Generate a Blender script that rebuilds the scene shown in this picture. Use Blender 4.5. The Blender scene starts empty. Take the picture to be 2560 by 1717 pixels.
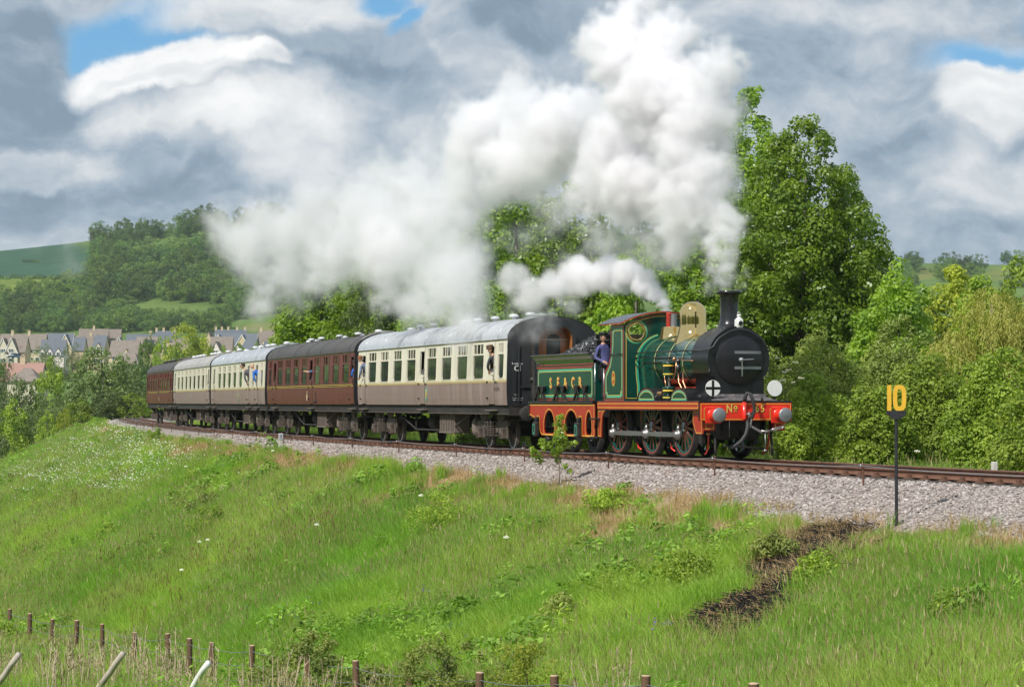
import bpy, bmesh, math, random
import numpy as np
from mathutils import Vector, Matrix
from mathutils.geometry import tessellate_polygon

R = math.radians
scene = bpy.context.scene
col = scene.collection
random.seed(7)
rng = np.random.default_rng(11)
DO_STEAM = True

# ------------------------------------------------------------------ camera
EYE = 1.40                     # metres above the rail heads
FPX = 6600.0                   # focal length in pixels of a 2560-wide frame
HOR = 1004.8                   # row of the horizon in that frame
cam_data = bpy.data.cameras.new('camera')
cam = bpy.data.objects.new('camera', cam_data)
col.objects.link(cam)
cam_data.sensor_width = 36.0
cam_data.lens = FPX / 2560 * 36.0
cam_data.clip_start = 0.5
cam_data.clip_end = 30000
cam.location = (0, 0, EYE)
cam.rotation_euler = (R(90) + math.atan((HOR - 858.5) / FPX), 0, 0)
scene.camera = cam

# ------------------------------------------------------------------ sun and sky
SUN_EL = R(47)
SUN_VEC = Vector((-0.66 * math.cos(SUN_EL), -0.75 * math.cos(SUN_EL), math.sin(SUN_EL))).normalized()
sun_data = bpy.data.lights.new('sun', 'SUN')
sun_data.energy = 4.2
sun_data.angle = R(0.53)
sun_data.color = (1.0, 0.965, 0.92)
sun = bpy.data.objects.new('sun', sun_data)
col.objects.link(sun)
sun.rotation_euler = SUN_VEC.to_track_quat('Z', 'Y').to_euler()
sun.location = (0, 0, 60)

world = bpy.data.worlds.new('World')
scene.world = world
world.use_nodes = True


class NT:
    """short hand for building node trees"""
    def __init__(self, tree):
        self.t = tree
        tree.nodes.clear()

    def n(self, kind, ins=None, **props):
        nd = self.t.nodes.new(kind)
        for k, v in props.items():
            setattr(nd, k, v)
        for k, v in (ins or {}).items():
            self.put(nd.inputs[k], v)
        return nd

    def put(self, sock, v):
        if isinstance(v, bpy.types.NodeSocket):
            self.t.links.new(v, sock)
        elif isinstance(v, bpy.types.Node):
            self.t.links.new(v.outputs[0], sock)
        else:
            sock.default_value = v

    def m(self, op, a, b=None, c=None, clamp=False):
        nd = self.n('ShaderNodeMath', operation=op, use_clamp=clamp)
        self.put(nd.inputs[0], a)
        if b is not None:
            self.put(nd.inputs[1], b)
        if c is not None:
            self.put(nd.inputs[2], c)
        return nd.outputs[0]

    def vm(self, op, a, b=None, scale=None):
        nd = self.n('ShaderNodeVectorMath', operation=op)
        self.put(nd.inputs[0], a)
        if b is not None:
            self.put(nd.inputs[1], b)
        if scale is not None:
            self.put(nd.inputs['Scale'], scale)
        return nd.outputs[1] if op in ('LENGTH', 'DOT_PRODUCT', 'DISTANCE') else nd.outputs[0]

    def noise(self, vec, scale, detail=4.0, rough=0.55, dist=0.0, out=0):
        nd = self.n('ShaderNodeTexNoise')
        if vec is not None:
            self.put(nd.inputs['Vector'], vec)
        nd.inputs['Scale'].default_value = scale
        nd.inputs['Detail'].default_value = detail
        nd.inputs['Roughness'].default_value = rough
        nd.inputs['Distortion'].default_value = dist
        return nd.outputs[out]

    def mix(self, f, a, b, blend='MIX'):
        nd = self.n('ShaderNodeMix', data_type='RGBA', blend_type=blend)
        self.put(nd.inputs['Factor'], f)
        for i, v in ((6, a), (7, b)):
            if isinstance(v, tuple) and len(v) == 3:
                v = v + (1,)
            self.put(nd.inputs[i], v)
        return nd.outputs[2]

    def ramp(self, f, stops, interp='LINEAR'):
        nd = self.n('ShaderNodeValToRGB')
        self.put(nd.inputs[0], f)
        cr = nd.color_ramp
        cr.interpolation = interp
        while len(cr.elements) < len(stops):
            cr.elements.new(0.5)
        for e, (p, c) in zip(cr.elements, stops):
            e.position = p
            e.color = (c, c, c, 1) if isinstance(c, (int, float)) else tuple(c) + (1,)
        return nd.outputs[0]

    def maprange(self, v, a, b, c=0.0, d=1.0, smooth=True):
        nd = self.n('ShaderNodeMapRange')
        nd.interpolation_type = 'SMOOTHSTEP' if smooth else 'LINEAR'
        self.put(nd.inputs[0], v)
        for i, x in enumerate((a, b, c, d)):
            self.put(nd.inputs[i + 1], x)
        return nd.outputs[0]


def build_world():
    k = NT(world.node_tree)
    sky = k.n('ShaderNodeTexSky', sky_type='NISHITA', sun_disc=False)
    sky.sun_elevation = SUN_EL
    sky.sun_rotation = math.atan2(SUN_VEC.x, SUN_VEC.y)
    sky.altitude = 100
    sky.air_density = 1.0
    sky.dust_density = 0.6
    sky.ozone_density = 2.0
    skyc = k.vm('SCALE', sky.outputs[0], scale=0.12)
    g = k.n('ShaderNodeTexCoord').outputs['Generated']
    d = k.vm('NORMALIZE', g)
    # cloud coordinates: wrap azimuth softly, stretch height; warped by noise for billowed edges
    w1 = k.noise(k.vm('ADD', d, (3.1, 7.7, 1.3)), 16.0, 3.0, 0.5, out=1)
    w2 = k.noise(k.vm('ADD', d, (9.1, 2.2, 5.3)), 70.0, 5.0, 0.6, out=1)
    wa = k.vm('SCALE', k.vm('SUBTRACT', w1, (0.5, 0.5, 0.5)), scale=0.034)
    wb = k.vm('SCALE', k.vm('SUBTRACT', w2, (0.5, 0.5, 0.5)), scale=0.011)
    dw = k.vm('ADD', k.vm('ADD', d, wa), wb)
    ds = k.vm('ADD', d, k.vm('SCALE', wa, scale=1.6))
    # general texture of the cloud deck over the whole sky
    n_big = k.noise(k.vm('MULTIPLY', ds, (1.0, 1.0, 2.3)), 6.0, 3.0, 0.5)
    n_mid = k.noise(k.vm('MULTIPLY', ds, (1.0, 1.0, 2.2)), 19.0, 5.0, 0.5)
    n_up = k.noise(k.vm('ADD', k.vm('MULTIPLY', ds, (1.0, 1.0, 2.2)), (0.006, 0, -0.022)), 19.0, 5.0, 0.5)
    shade = k.m('SUBTRACT', n_mid, n_up)              # lit tops against shaded bases
    bright = k.m('ADD', 0.47, k.m('MULTIPLY', k.m('SUBTRACT', n_big, 0.5), 0.30))
    bright = k.m('ADD', bright, k.m('MULTIPLY', shade, 0.34))
    bright = k.m('ADD', bright, k.m('MULTIPLY', k.m('SUBTRACT', n_mid, 0.5), 0.16))

    n_fine = k.noise(k.vm('MULTIPLY', dw, (1.0, 1.0, 1.6)), 75.0, 5.0, 0.6)
    n_f2 = k.noise(k.vm('ADD', k.vm('MULTIPLY', dw, (1.0, 1.0, 1.6)), (0.002, 0, -0.006)), 75.0, 5.0, 0.6)
    n_m2 = k.noise(k.vm('MULTIPLY', dw, (1.0, 1.0, 1.7)), 38.0, 5.0, 0.55)
    n_m3 = k.noise(k.vm('ADD', k.vm('MULTIPLY', dw, (1.0, 1.0, 1.7)), (0.004, 0, -0.011)), 38.0, 5.0, 0.55)
    bright = k.m('ADD', bright, k.m('MULTIPLY', k.m('SUBTRACT', n_fine, 0.5), 0.16))
    bright = k.m('ADD', bright, k.m('MULTIPLY', k.m('SUBTRACT', n_fine, n_f2), 0.14))
    bright = k.m('ADD', bright, k.m('MULTIPLY', k.m('SUBTRACT', n_m2, n_m3), 0.20))
    sep = k.n('ShaderNodeSeparateXYZ', {0: dw})
    yy = k.m('MAXIMUM', sep.outputs[1], 0.05)
    tx = k.m('DIVIDE', sep.outputs[0], yy)
    tz = k.m('DIVIDE', sep.outputs[2], yy)
    front = k.maprange(sep.outputs[1], 0.0, 0.3)

    def blob(px, py, rx, ry, soft=1.0, rot=0.0):
        """cloud mass in the direction of the place px,py with half sizes rx,ry; 1 inside, 0 outside"""
        cx, cz = (px - 1280) / FPX, (HOR - py) / FPX
        a = k.m('SUBTRACT', tx, cx)
        b = k.m('SUBTRACT', tz, cz)
        if rot:
            c_, s_ = math.cos(R(rot)), math.sin(R(rot))
            a2 = k.m('ADD', k.m('MULTIPLY', a, c_), k.m('MULTIPLY', b, s_))
            b = k.m('SUBTRACT', k.m('MULTIPLY', b, c_), k.m('MULTIPLY', a, s_))
            a = a2
        a = k.m('MULTIPLY', a, FPX / rx)
        b = k.m('MULTIPLY', b, FPX / ry)
        r = k.m('SQRT', k.m('ADD', k.m('MULTIPLY', a, a), k.m('MULTIPLY', b, b)))
        return k.m('MULTIPLY', k.maprange(r, 1.0 + soft * 0.6, max(0.0, 1.0 - soft * 0.6)), front)

    def addb(v, bl, amt):
        return k.m('ADD', v, k.m('MULTIPLY', bl, amt))
    for (px, py, rx, ry, soft, rot, amt) in CLOUD_MASSES:
        bright = addb(bright, blob(px, py, rx, ry, soft * 0.85, rot), amt * 1.12)
    bright = k.m('MAXIMUM', bright, 0.24)
    cloud = k.ramp(k.m('MULTIPLY', bright, 0.8), [(0.0, (0.10, 0.15, 0.21)), (0.24, (0.235, 0.315, 0.405)), (0.38, (0.40, 0.465, 0.54)),
                                (0.55, (0.66, 0.685, 0.71)), (0.74, (0.86, 0.865, 0.87)), (1.0, (1.0, 1.0, 1.0))])
    hole = k.maprange(n_big, 0.34, 0.27)
    for (px, py, rx, ry, soft, rot) in BLUE_HOLES:
        hole = k.m('MAXIMUM', hole, blob(px, py, rx, ry, soft, rot))
    for (px, py, rx, ry, soft, rot) in HOLE_COVERS:
        hole = k.m('MULTIPLY', hole, k.m('SUBTRACT', 1.0, blob(px, py, rx, ry, soft, rot)))
    colr = k.mix(hole, cloud, k.mix(0.7, skyc, (0.07, 0.32, 0.62)))
    bg = k.n('ShaderNodeBackground', {'Color': colr, 'Strength': 1.0})
    out = k.n('ShaderNodeOutputWorld', {'Surface': bg.outputs[0]})


CLOUD_MASSES = [   # direction (column,row), half sizes, softness, tilt, brightness added
    (40, 250, 170, 300, 0.5, 8, -0.12), (60, 330, 220, 150, 0.9, 0, -0.05), (410, 158, 250, 60, 0.5, 9, 0.44), (640, 140, 80, 34, 0.5, 0, 0.26),
    (480, 178, 230, 20, 1.0, 8, -0.13), (480, 240, 260, 34, 0.9, 4, -0.06), (430, 275, 230, 70, 0.5, 0, 0.19), (690, 330, 240, 120, 0.55, -15, 0.19),
    (830, 230, 200, 60, 0.7, 8, 0.10), (1010, 310, 110, 60, 0.9, 0, 0.07), (450, 410, 130, 110, 0.9, 0, -0.09), (300, 520, 500, 60, 1.0, 0, -0.06),
    (100, 410, 170, 60, 0.5, 0, 0.2), (600, 20, 330, 60, 0.7, 0, 0.18), (760, 110, 300, 60, 1.0, -14, -0.05), (940, 190, 170, 70, 0.9, -30, -0.10),
    (1180, 120, 170, 60, 0.6, -38, 0.12), (1300, 50, 220, 70, 0.8, 0, -0.14), (760, 470, 300, 50, 0.9, 0, -0.05), (950, 380, 110, 80, 0.8, 0, -0.08),
    (1950, 150, 450, 160, 1.0, 0, -0.05), (2250, 25, 260, 50, 0.9, 0, 0.09), (1860, 40, 180, 60, 0.9, 0, 0.05), (2520, 230, 160, 120, 0.45, -8, 0.30),
    (2500, 330, 130, 40, 0.8, -20, -0.1), (2440, 420, 190, 70, 0.9, -10, 0.06), (2250, 380, 130, 60, 1.0, 0, -0.10), (2180, 250, 160, 60, 1.0, 0, 0.03), (2480, 560, 300, 60, 1.0, 0, -0.08), (2350, 500, 200, 40, 0.9, 5, 0.06),
]
BLUE_HOLES = [(320, 85, 260, 86, 0.6, 6), (960, 2, 70, 34, 0.9, 0), (2500, 150, 150, 50, 1.0, -10), (1010, 40, 60, 20, 1.0, 30)]
HOLE_COVERS = [(420, 168, 300, 66, 0.45, 9), (30, 160, 130, 300, 0.4, 8), (2560, 235, 200, 70, 0.3, -8), (600, 30, 190, 50, 0.7, 0)]
build_world()

scene.view_settings.view_transform = 'Standard'
scene.view_settings.look = 'None'
scene.view_settings.exposure = 0.2
scene.view_settings.gamma = 1.0
scene.view_settings.use_curve_mapping = False
cy = scene.cycles
cy.max_bounces = 20
cy.diffuse_bounces = 3
cy.glossy_bounces = 3
cy.transmission_bounces = 4
cy.transparent_max_bounces = 12
cy.volume_bounces = 16
cy.use_adaptive_sampling = True
cy.adaptive_threshold = 0.02
cy.use_denoising = True
try:
    cy.denoiser = 'OPENIMAGEDENOISE'
    cy.denoising_input_passes = 'RGB_ALBEDO_NORMAL'
except Exception:
    pass
cy.caustics_reflective = False
cy.caustics_refractive = False
cy.sample_clamp_indirect = 6.0
# ------------------------------------------------------------------ materials
MATS = {}


def new_mat(name):
    m = bpy.data.materials.new(name)
    m.use_nodes = True
    MATS[name] = m
    return m, NT(m.node_tree)


def paint(name, c, rough=0.4, metal=0.0, var=0.12, scale=6.0, dirt=None, dirt_amt=0.0, dirt_scale=2.0, bump=0.0, bump_scale=40.0,
          coat=0.0, spec=0.5, streak=False, rvar=0.25):
    """a painted / solid surface: slight colour mottling, optional dirt in a second colour, optional relief"""
    m, k = new_mat(name)
    tc = k.n('ShaderNodeTexCoord').outputs['Object']
    v = k.noise(tc, scale, 4.0, 0.6)
    f = k.maprange(v, 0.25, 0.75, 1 - var, 1 + var, smooth=False)
    colr = k.vm('SCALE', tuple(c), scale=f)
    rr = k.m('ADD', rough, k.m('MULTIPLY', k.m('SUBTRACT', v, 0.5), rvar), clamp=True)
    if dirt is not None:
        vec = k.vm('MULTIPLY', tc, (1.0, 1.0, 0.12)) if streak else tc
        dn = k.noise(vec, dirt_scale, 6.0, 0.65)
        df = k.m('MULTIPLY', k.maprange(dn, 0.45, 0.75), dirt_amt, clamp=True)
        colr = k.mix(df, colr, tuple(dirt))
        rr = k.m('ADD', rr, k.m('MULTIPLY', df, 0.3), clamp=True)
    ins = {'Base Color': colr, 'Roughness': rr, 'Metallic': metal, 'Coat Weight': coat, 'Specular IOR Level': spec}
    if bump:
        b = k.n('ShaderNodeBump', {'Strength': bump, 'Distance': 0.02, 'Height': k.noise(tc, bump_scale, 5.0, 0.6)})
        ins['Normal'] = b.outputs[0]
    ins['Coat Roughness'] = 0.08
    p = k.n('ShaderNodeBsdfPrincipled', ins)
    k.n('ShaderNodeOutputMaterial', {'Surface': p.outputs[0]})
    return m


def foliage(name, dark, light, trans=0.35, patch=0.0, hue=False, rough=0.55, tone_var=0.25, spec=0.3):
    """leaf material: per-leaf colour from the 'shade' attribute, part of the light passes through"""
    m, k = new_mat(name)
    at = k.n('ShaderNodeAttribute', attribute_name='shade').outputs['Fac']
    oi = k.n('ShaderNodeObjectInfo').outputs['Random']
    c = k.mix(at, dark, light)
    f = k.maprange(oi, 0.0, 1.0, 1 - tone_var, 1 + tone_var, smooth=False)  # random tone per object, part of the leaves' own colour
    c = k.vm('SCALE', c, scale=f)
    if hue:        # some trees yellower, some bluer
        c = k.vm('MULTIPLY', c, k.ramp(k.m('FRACT', k.m('MULTIPLY', oi, 7.13)), [(0, (.72, .88, 1.05)), (.4, (1, 1, 1)), (.75, (1.25, 1.12, .85)), (1, (.85, .80, .9))]))
    if patch:      # drifts of yellower and darker growth over the ground
        g = k.n('ShaderNodeNewGeometry').outputs['Position']
        n1 = k.noise(g, .16, 4.0, .6)
        n2 = k.noise(k.vm('ADD', g, (37, 11, 5)), .45, 4.0, .6)
        c = k.vm('MULTIPLY', c, k.mix(k.maprange(n1, .36, .66), (.80, .92, .78), (1.28, 1.12, 1.30)))
        c = k.mix(k.m('MULTIPLY', k.maprange(n2, .52, .72), patch), c, (.36, .30, .13))
    p = k.n('ShaderNodeBsdfPrincipled', {'Base Color': c, 'Roughness': rough, 'Specular IOR Level': spec})
    t = k.n('ShaderNodeBsdfTranslucent', {'Color': k.vm('MULTIPLY', c, (1.25, 1.35, 0.55))})
    mx = k.n('ShaderNodeMixShader', {0: trans, 1: p.outputs[0], 2: t.outputs[0]})
    k.n('ShaderNodeOutputMaterial', {'Surface': mx.outputs[0]})
    return m


# ------------------------------------------------------------------ mesh helpers
class MB:
    """collects geometry with material slots and links it as ONE mesh object"""
    def __init__(self):
        self.v, self.f, self.mi, self.sm, self.mats = [], [], [], [], []

    def slot(self, m):
        if m not in self.mats:
            self.mats.append(m)
        return self.mats.index(m)

    def add(self, verts, faces, m, smooth=False):
        b = len(self.v)
        self.v.extend([tuple(p) for p in verts])
        s = self.slot(m)
        for f in faces:
            self.f.append(tuple(i + b for i in f))
            self.mi.append(s)
            self.sm.append(smooth)
        return self

    def box(self, x0, x1, y0, y1, z0, z1, m):
        v = [(x0, y0, z0), (x1, y0, z0), (x1, y1, z0), (x0, y1, z0), (x0, y0, z1), (x1, y0, z1), (x1, y1, z1), (x0, y1, z1)]
        return self.add(v, [(0, 3, 2, 1), (4, 5, 6, 7), (0, 1, 5, 4), (1, 2, 6, 5), (2, 3, 7, 6), (3, 0, 4, 7)], m)

    def bbox(self, x0, x1, y0, y1, z0, z1, m, b=0.01):
        """box with chamfered vertical and top edges"""
        b = min(b, (x1 - x0) * .45, (y1 - y0) * .45, (z1 - z0) * .45)
        bm = bmesh.new()
        bmesh.ops.create_cube(bm, size=1.0)
        for q in bm.verts:
            q.co = Vector(((x0 + x1) / 2 + q.co.x * (x1 - x0), (y0 + y1) / 2 + q.co.y * (y1 - y0), (z0 + z1) / 2 + q.co.z * (z1 - z0)))
        bmesh.ops.bevel(bm, geom=bm.edges[:], offset=b, segments=1, affect='EDGES', profile=0.5)
        self.bm(bm, m)
        return self

    def bm(self, bm, m, smooth=False):
        bm.verts.index_update()
        self.add([q.co[:] for q in bm.verts], [[q.index for q in f.verts] for f in bm.faces], m, smooth)
        bm.free()
        return self

    def rod(self, p, q, r0, m, r1=None, n=8, caps=True, smooth=True):
        p, q = Vector(p), Vector(q)
        r1 = r0 if r1 is None else r1
        d = (q - p)
        if d.length < 1e-6:
            return self
        d.normalize()
        a = d.orthogonal().normalized()
        b = d.cross(a)
        vs = []
        for c, r in ((p, r0), (q, r1)):
            for i in range(n):
                t = 2 * math.pi * i / n
                vs.append(c + a * math.cos(t) * r + b * math.sin(t) * r)
        fs = [(i, (i + 1) % n, n + (i + 1) % n, n + i) for i in range(n)]
        self.add(vs, fs, m, smooth)
        if caps:
            self.add(vs, [tuple(range(n - 1, -1, -1)), tuple(range(n, 2 * n))], m, False)
        return self

    def tube(self, pts, r, m, n=6, closed=False, radii=None):
        pts = [Vector(p) for p in pts]
        k = len(pts)
        vs = []
        up = Vector((0.013, 0.021, 1))
        for i, p in enumerate(pts):
            t = (pts[(i + 1) % k] - pts[i - 1]) if closed else (pts[min(i + 1, k - 1)] - pts[max(i - 1, 0)])
            t.normalize()
            a = t.cross(up)
            if a.length < 0.05:
                a = t.cross(Vector((1, 0, 0)))
            a.normalize()
            b = a.cross(t)
            rr = radii[i] if radii else r
            for j in range(n):
                th = 2 * math.pi * j / n
                vs.append(p + a * math.cos(th) * rr + b * math.sin(th) * rr)
        fs = []
        for i in range(k if closed else k - 1):
            i2 = (i + 1) % k
            for j in range(n):
                fs.append((i * n + j, i * n + (j + 1) % n, i2 * n + (j + 1) % n, i2 * n + j))
        if not closed:
            fs.append(tuple(range(n - 1, -1, -1)))
            fs.append(tuple((k - 1) * n + j for j in range(n)))
        return self.add(vs, fs, m, True)

    def lathe(self, prof, m, center=(0, 0, 0), axis='Z', n=24, smooth=True, a0=0.0, a1=2 * math.pi, bend=None):
        """prof: (radius, height) pairs from bottom to top"""
        full = abs(a1 - a0 - 2 * math.pi) < 1e-6
        cnt = n if full else n + 1
        vs = []
        for (r, h) in prof:
            for i in range(cnt):
                t = a0 + (a1 - a0) * i / n
                x, y, z = r * math.cos(t), r * math.sin(t), h
                if bend:
                    x, y, z = bend(x, y, z)
                if axis == 'X':
                    x, y, z = z, x, y
                elif axis == 'Y':
                    x, y, z = y, z, x
                vs.append((x + center[0], y + center[1], z + center[2]))
        fs = []
        for k in range(len(prof) - 1):
            for i in range(n):
                j = (i + 1) % cnt
                fs.append((k * cnt + i, k * cnt + j, (k + 1) * cnt + j, (k + 1) * cnt + i))
        return self.add(vs, fs, m, smooth)

    def plate(self, loops, thick, to3d, m, edge=None):
        """flat plate from a 2-D outline plus hole loops; to3d(a, b, depth) places it; depth 0 = front face"""
        L = [[Vector((p[0], p[1], 0)) for p in lp] for lp in loops]
        tris = tessellate_polygon(L)
        flat = [p for lp in L for p in lp]
        n = len(flat)
        vf = [to3d(p.x, p.y, 0.0) for p in flat]
        self.add(vf, [tuple(t) for t in tris], m)
        if thick:
            vb = [to3d(p.x, p.y, thick) for p in flat]
            self.add(vb, [tuple(reversed(t)) for t in tris], m)
            st = 0
            for lp in L:
                k = len(lp)
                fs = [(st + i, st + (i + 1) % k, n + st + (i + 1) % k, n + st + i) for i in range(k)]
                self.add(vf + vb, fs, edge or m)
                st += k
        return self

    def strip(self, pts, w, to3d, m, closed=False, lift=0.0):
        """painted line of width w along a 2-D path, laid through to3d(a, b, depth)"""
        P = [Vector((p[0], p[1])) for p in pts]
        k = len(P)
        vs = []
        for i in range(k):
            a = P[(i - 1) % k] if closed or i > 0 else None
            b = P[(i + 1) % k] if closed or i < k - 1 else None
            d1 = (P[i] - a).normalized() if a is not None else None
            d2 = (b - P[i]).normalized() if b is not None else None
            if d1 is None:
                d1 = d2
            if d2 is None:
                d2 = d1
            n1 = Vector((-d1.y, d1.x))
            n2 = Vector((-d2.y, d2.x))
            nn = n1 + n2
            if nn.length < 1e-4:
                nn = n1
            nn.normalize()
            c = max(0.5, nn.dot(n1))
            for sg in (-1, 1):
                q = P[i] + nn * (sg * w / 2 / c)
                vs.append(to3d(q.x, q.y, -lift))
        fs = []
        for i in range(k if closed else k - 1):
            j = (i + 1) % k
            fs.append((2 * i, 2 * j, 2 * j + 1, 2 * i + 1))
        return self.add(vs, fs, m)

    def mesh(self, name):
        me = bpy.data.meshes.new(name)
        me.from_pydata(self.v, [], self.f)
        for m in self.mats:
            me.materials.append(m)
        me.polygons.foreach_set('material_index', self.mi)
        me.polygons.foreach_set('use_smooth', self.sm)
        me.update()
        return me

    def build(self, name, parent=None, label=None, kind=None):
        return link_mesh(name, self.mesh(name), parent, label, kind)


def link_mesh(name, me, parent=None, label=None, kind=None):
    o = bpy.data.objects.new(name, me)
    col.objects.link(o)
    if parent is not None:
        o.parent = parent
    if label:
        o['label'] = label
    if kind:
        o['kind'] = kind
    return o


def tag(o, label, cat, group=None, kind=None):
    o['label'] = label
    o['category'] = cat
    if group:
        o['group'] = group
    if kind:
        o['kind'] = kind
    return o


def thing(name, label, cat, loc=(0, 0, 0), rotz=0.0, group=None):
    o = bpy.data.objects.new(name, None)
    o.empty_display_size = 0.3
    col.objects.link(o)
    o.location = loc
    o.rotation_euler = (0, 0, rotz)
    return tag(o, label, cat, group)


def copy_tree(o, parent=None, link=True):
    c = o.copy()
    col.objects.link(c)
    if parent is not None:
        c.parent = parent
        c.matrix_parent_inverse = o.matrix_parent_inverse.copy()
    for ch in list(KIDS.get(o.name, o.children)):
        copy_tree(ch, c)
    return c


KIDS = {}


def np_mesh(name, verts, faces, mats, shade=None, smooth=False, mat_idx=None):
    """mesh from numpy arrays; faces all of the same size; shade = one value per face"""
    me = bpy.data.meshes.new(name)
    nv, (nf, fs) = len(verts), faces.shape
    me.vertices.add(nv)
    me.vertices.foreach_set('co', np.asarray(verts, np.float32).ravel())
    me.loops.add(nf * fs)
    me.loops.foreach_set('vertex_index', faces.astype(np.int32).ravel())
    me.polygons.add(nf)
    me.polygons.foreach_set('loop_start', np.arange(0, nf * fs, fs, dtype=np.int32))
    if smooth:
        me.polygons.foreach_set('use_smooth', np.ones(nf, bool))
    for m in mats:
        me.materials.append(m)
    if mat_idx is not None:
        me.polygons.foreach_set('material_index', np.asarray(mat_idx, np.int32))
    if shade is not None:
        at = me.attributes.new('shade', 'FLOAT', 'FACE')
        at.data.foreach_set('value', np.asarray(shade, np.float32))
    me.update(calc_edges=True)
    me.validate()
    return me


_ORD = 'first second third fourth fifth sixth seventh eighth ninth tenth eleventh twelfth thirteenth fourteenth fifteenth sixteenth seventeenth eighteenth nineteenth twentieth'.split()
for _t, _n in (('twenty', 'thirtieth'), ('thirty', 'fortieth'), ('forty', 'fiftieth')):
    _ORD += [_t + '-' + q for q in _ORD[:9]] + [_n]


def ordinal(i):
    return _ORD[i] if i < len(_ORD) else 'number %d' % (i + 1)


_font_cache = {}


def text_mesh(s, size, to3d, m, mb, bold=0.0, depth=0.0, xs=1.0, align='CENTER', shear=0.0):
    """flat lettering: glyph outlines from the built-in font, placed through to3d(a, b, depth)"""
    key = (s, size, bold, align, shear)
    if key not in _font_cache:
        cu = bpy.data.curves.new('lettering', 'FONT')
        cu.body = s
        cu.size = size
        cu.align_x = align
        cu.align_y = 'CENTER'
        cu.offset = bold
        cu.shear = shear
        cu.resolution_u = 3
        ob = bpy.data.objects.new('lettering', cu)
        col.objects.link(ob)
        dg = bpy.context.evaluated_depsgraph_get()
        me = bpy.data.meshes.new_from_object(ob.evaluated_get(dg))
        _font_cache[key] = ([v.co[:] for v in me.vertices], [tuple(p.vertices) for p in me.polygons])
        bpy.data.objects.remove(ob)
        bpy.data.meshes.remove(me)
        bpy.data.curves.remove(cu)
    vs, fs = _font_cache[key]
    mb.add([to3d(v[0] * xs, v[1], -depth) for v in vs], fs, m)
    return mb


def side3d(t):
    """letters and lining on the near side face t=const of a vehicle (front of train to the right)"""
    return lambda a, b, dp: (-a, t - dp, b)


def side_at(u0, z0, t):
    return lambda a, b, dp: (u0 - a, t - dp, z0 + b)


def front_at(t0, z0, u):
    return lambda a, b, dp: (u + dp, t0 - a, z0 + b)


# ------------------------------------------------------------------ the line of the railway
def _kap(s):
    if s > 175:
        return .003
    if s > 95:
        return .00097
    return .00173 - .178e-4 * max(s, -45)


_ds = 0.5
TS = np.arange(-75, 340 + _ds, _ds)
_i0 = int(75 / _ds)
TA = np.zeros(len(TS))
TP = np.zeros((len(TS), 2))
TA[_i0] = .2995
TP[_i0] = (1.272, 78.0)
for _i in range(_i0 + 1, len(TS)):
    TA[_i] = TA[_i - 1] - _kap(TS[_i] - _ds / 2) * _ds
    _m = (TA[_i] + TA[_i - 1]) / 2
    TP[_i] = TP[_i - 1] + _ds * np.array([-math.sin(_m), math.cos(_m)])
for _i in range(_i0 - 1, -1, -1):
    TA[_i] = TA[_i + 1] + _kap(TS[_i] + _ds / 2) * _ds
    _m = (TA[_i] + TA[_i + 1]) / 2
    TP[_i] = TP[_i + 1] - _ds * np.array([-math.sin(_m), math.cos(_m)])


def track(s, t=0.0):
    """point at distance s back along the line (0 = front of the first coach), t metres to the near side, and the heading"""
    x = np.interp(s, TS, TP[:, 0])
    y = np.interp(s, TS, TP[:, 1])
    a = np.interp(s, TS, TA)
    return x - t * np.cos(a), y - t * np.sin(a), a


def to_track(X, Y):
    """(s, t) of plan points, vectorised"""
    X, Y = np.atleast_1d(np.asarray(X, float)), np.atleast_1d(np.asarray(Y, float))
    cs = TS[::4]
    cp = TP[::4]
    best = np.full(X.shape, 1e18)
    bi = np.zeros(X.shape, int)
    for i in range(len(cs)):
        d = (X - cp[i, 0]) ** 2 + (Y - cp[i, 1]) ** 2
        w = d < best
        best[w] = d[w]
        bi[w] = i
    p = cp[bi]
    a = TA[::4][bi]
    dx, dy = X - p[..., 0], Y - p[..., 1]
    s = cs[bi] + dx * -np.sin(a) + dy * np.cos(a)
    t = dx * -np.cos(a) + dy * -np.sin(a)
    return s, t


def chord(s0, s1):
    x0, y0, _ = track(s0)
    x1, y1, _ = track(s1)
    return (float(x0), float(y0), 0.0), math.atan2(y1 - y0, x1 - x0)


def sstep(a, b, x):
    t = np.clip((x - a) / (b - a), 0, 1)
    return t * t * (3 - 2 * t)
# ------------------------------------------------------------------ the lie of the land
def vnoise(x, y, sc, seed=0):
    """smooth value noise, numpy"""
    x = np.asarray(x) / sc
    y = np.asarray(y) / sc
    xi, yi = np.floor(x).astype(np.int64), np.floor(y).astype(np.int64)
    fx, fy = x - xi, y - yi
    fx, fy = fx * fx * (3 - 2 * fx), fy * fy * (3 - 2 * fy)

    def h(i, j):
        n = (i * 374761393 + j * 668265263 + seed * 982451653) & 0x7fffffff
        n = ((n ^ (n >> 13)) * 1274126177) & 0x7fffffff
        return ((n ^ (n >> 16)) & 0xffff) / 65535.0
    return (h(xi, yi) * (1 - fx) + h(xi + 1, yi) * fx) * (1 - fy) + (h(xi, yi + 1) * (1 - fx) + h(xi + 1, yi + 1) * fx) * fy


def fnoise(x, y, sc, seed=0, o=3):
    v, a, t = 0, 1.0, 0
    for i in range(o):
        v = v + a * vnoise(x, y, sc / 2 ** i, seed + i)
        t += a
        a *= .5
    return v / t


def ridge(X):
    return np.interp(X, [-1500, -600, -330, -280, -230, -175, -120, 0, 150, 237, 330, 700, 1500],
                     [70, 90, 99, 104, 111, 117, 122, 116, 104, 92, 89, 80, 60])


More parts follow.
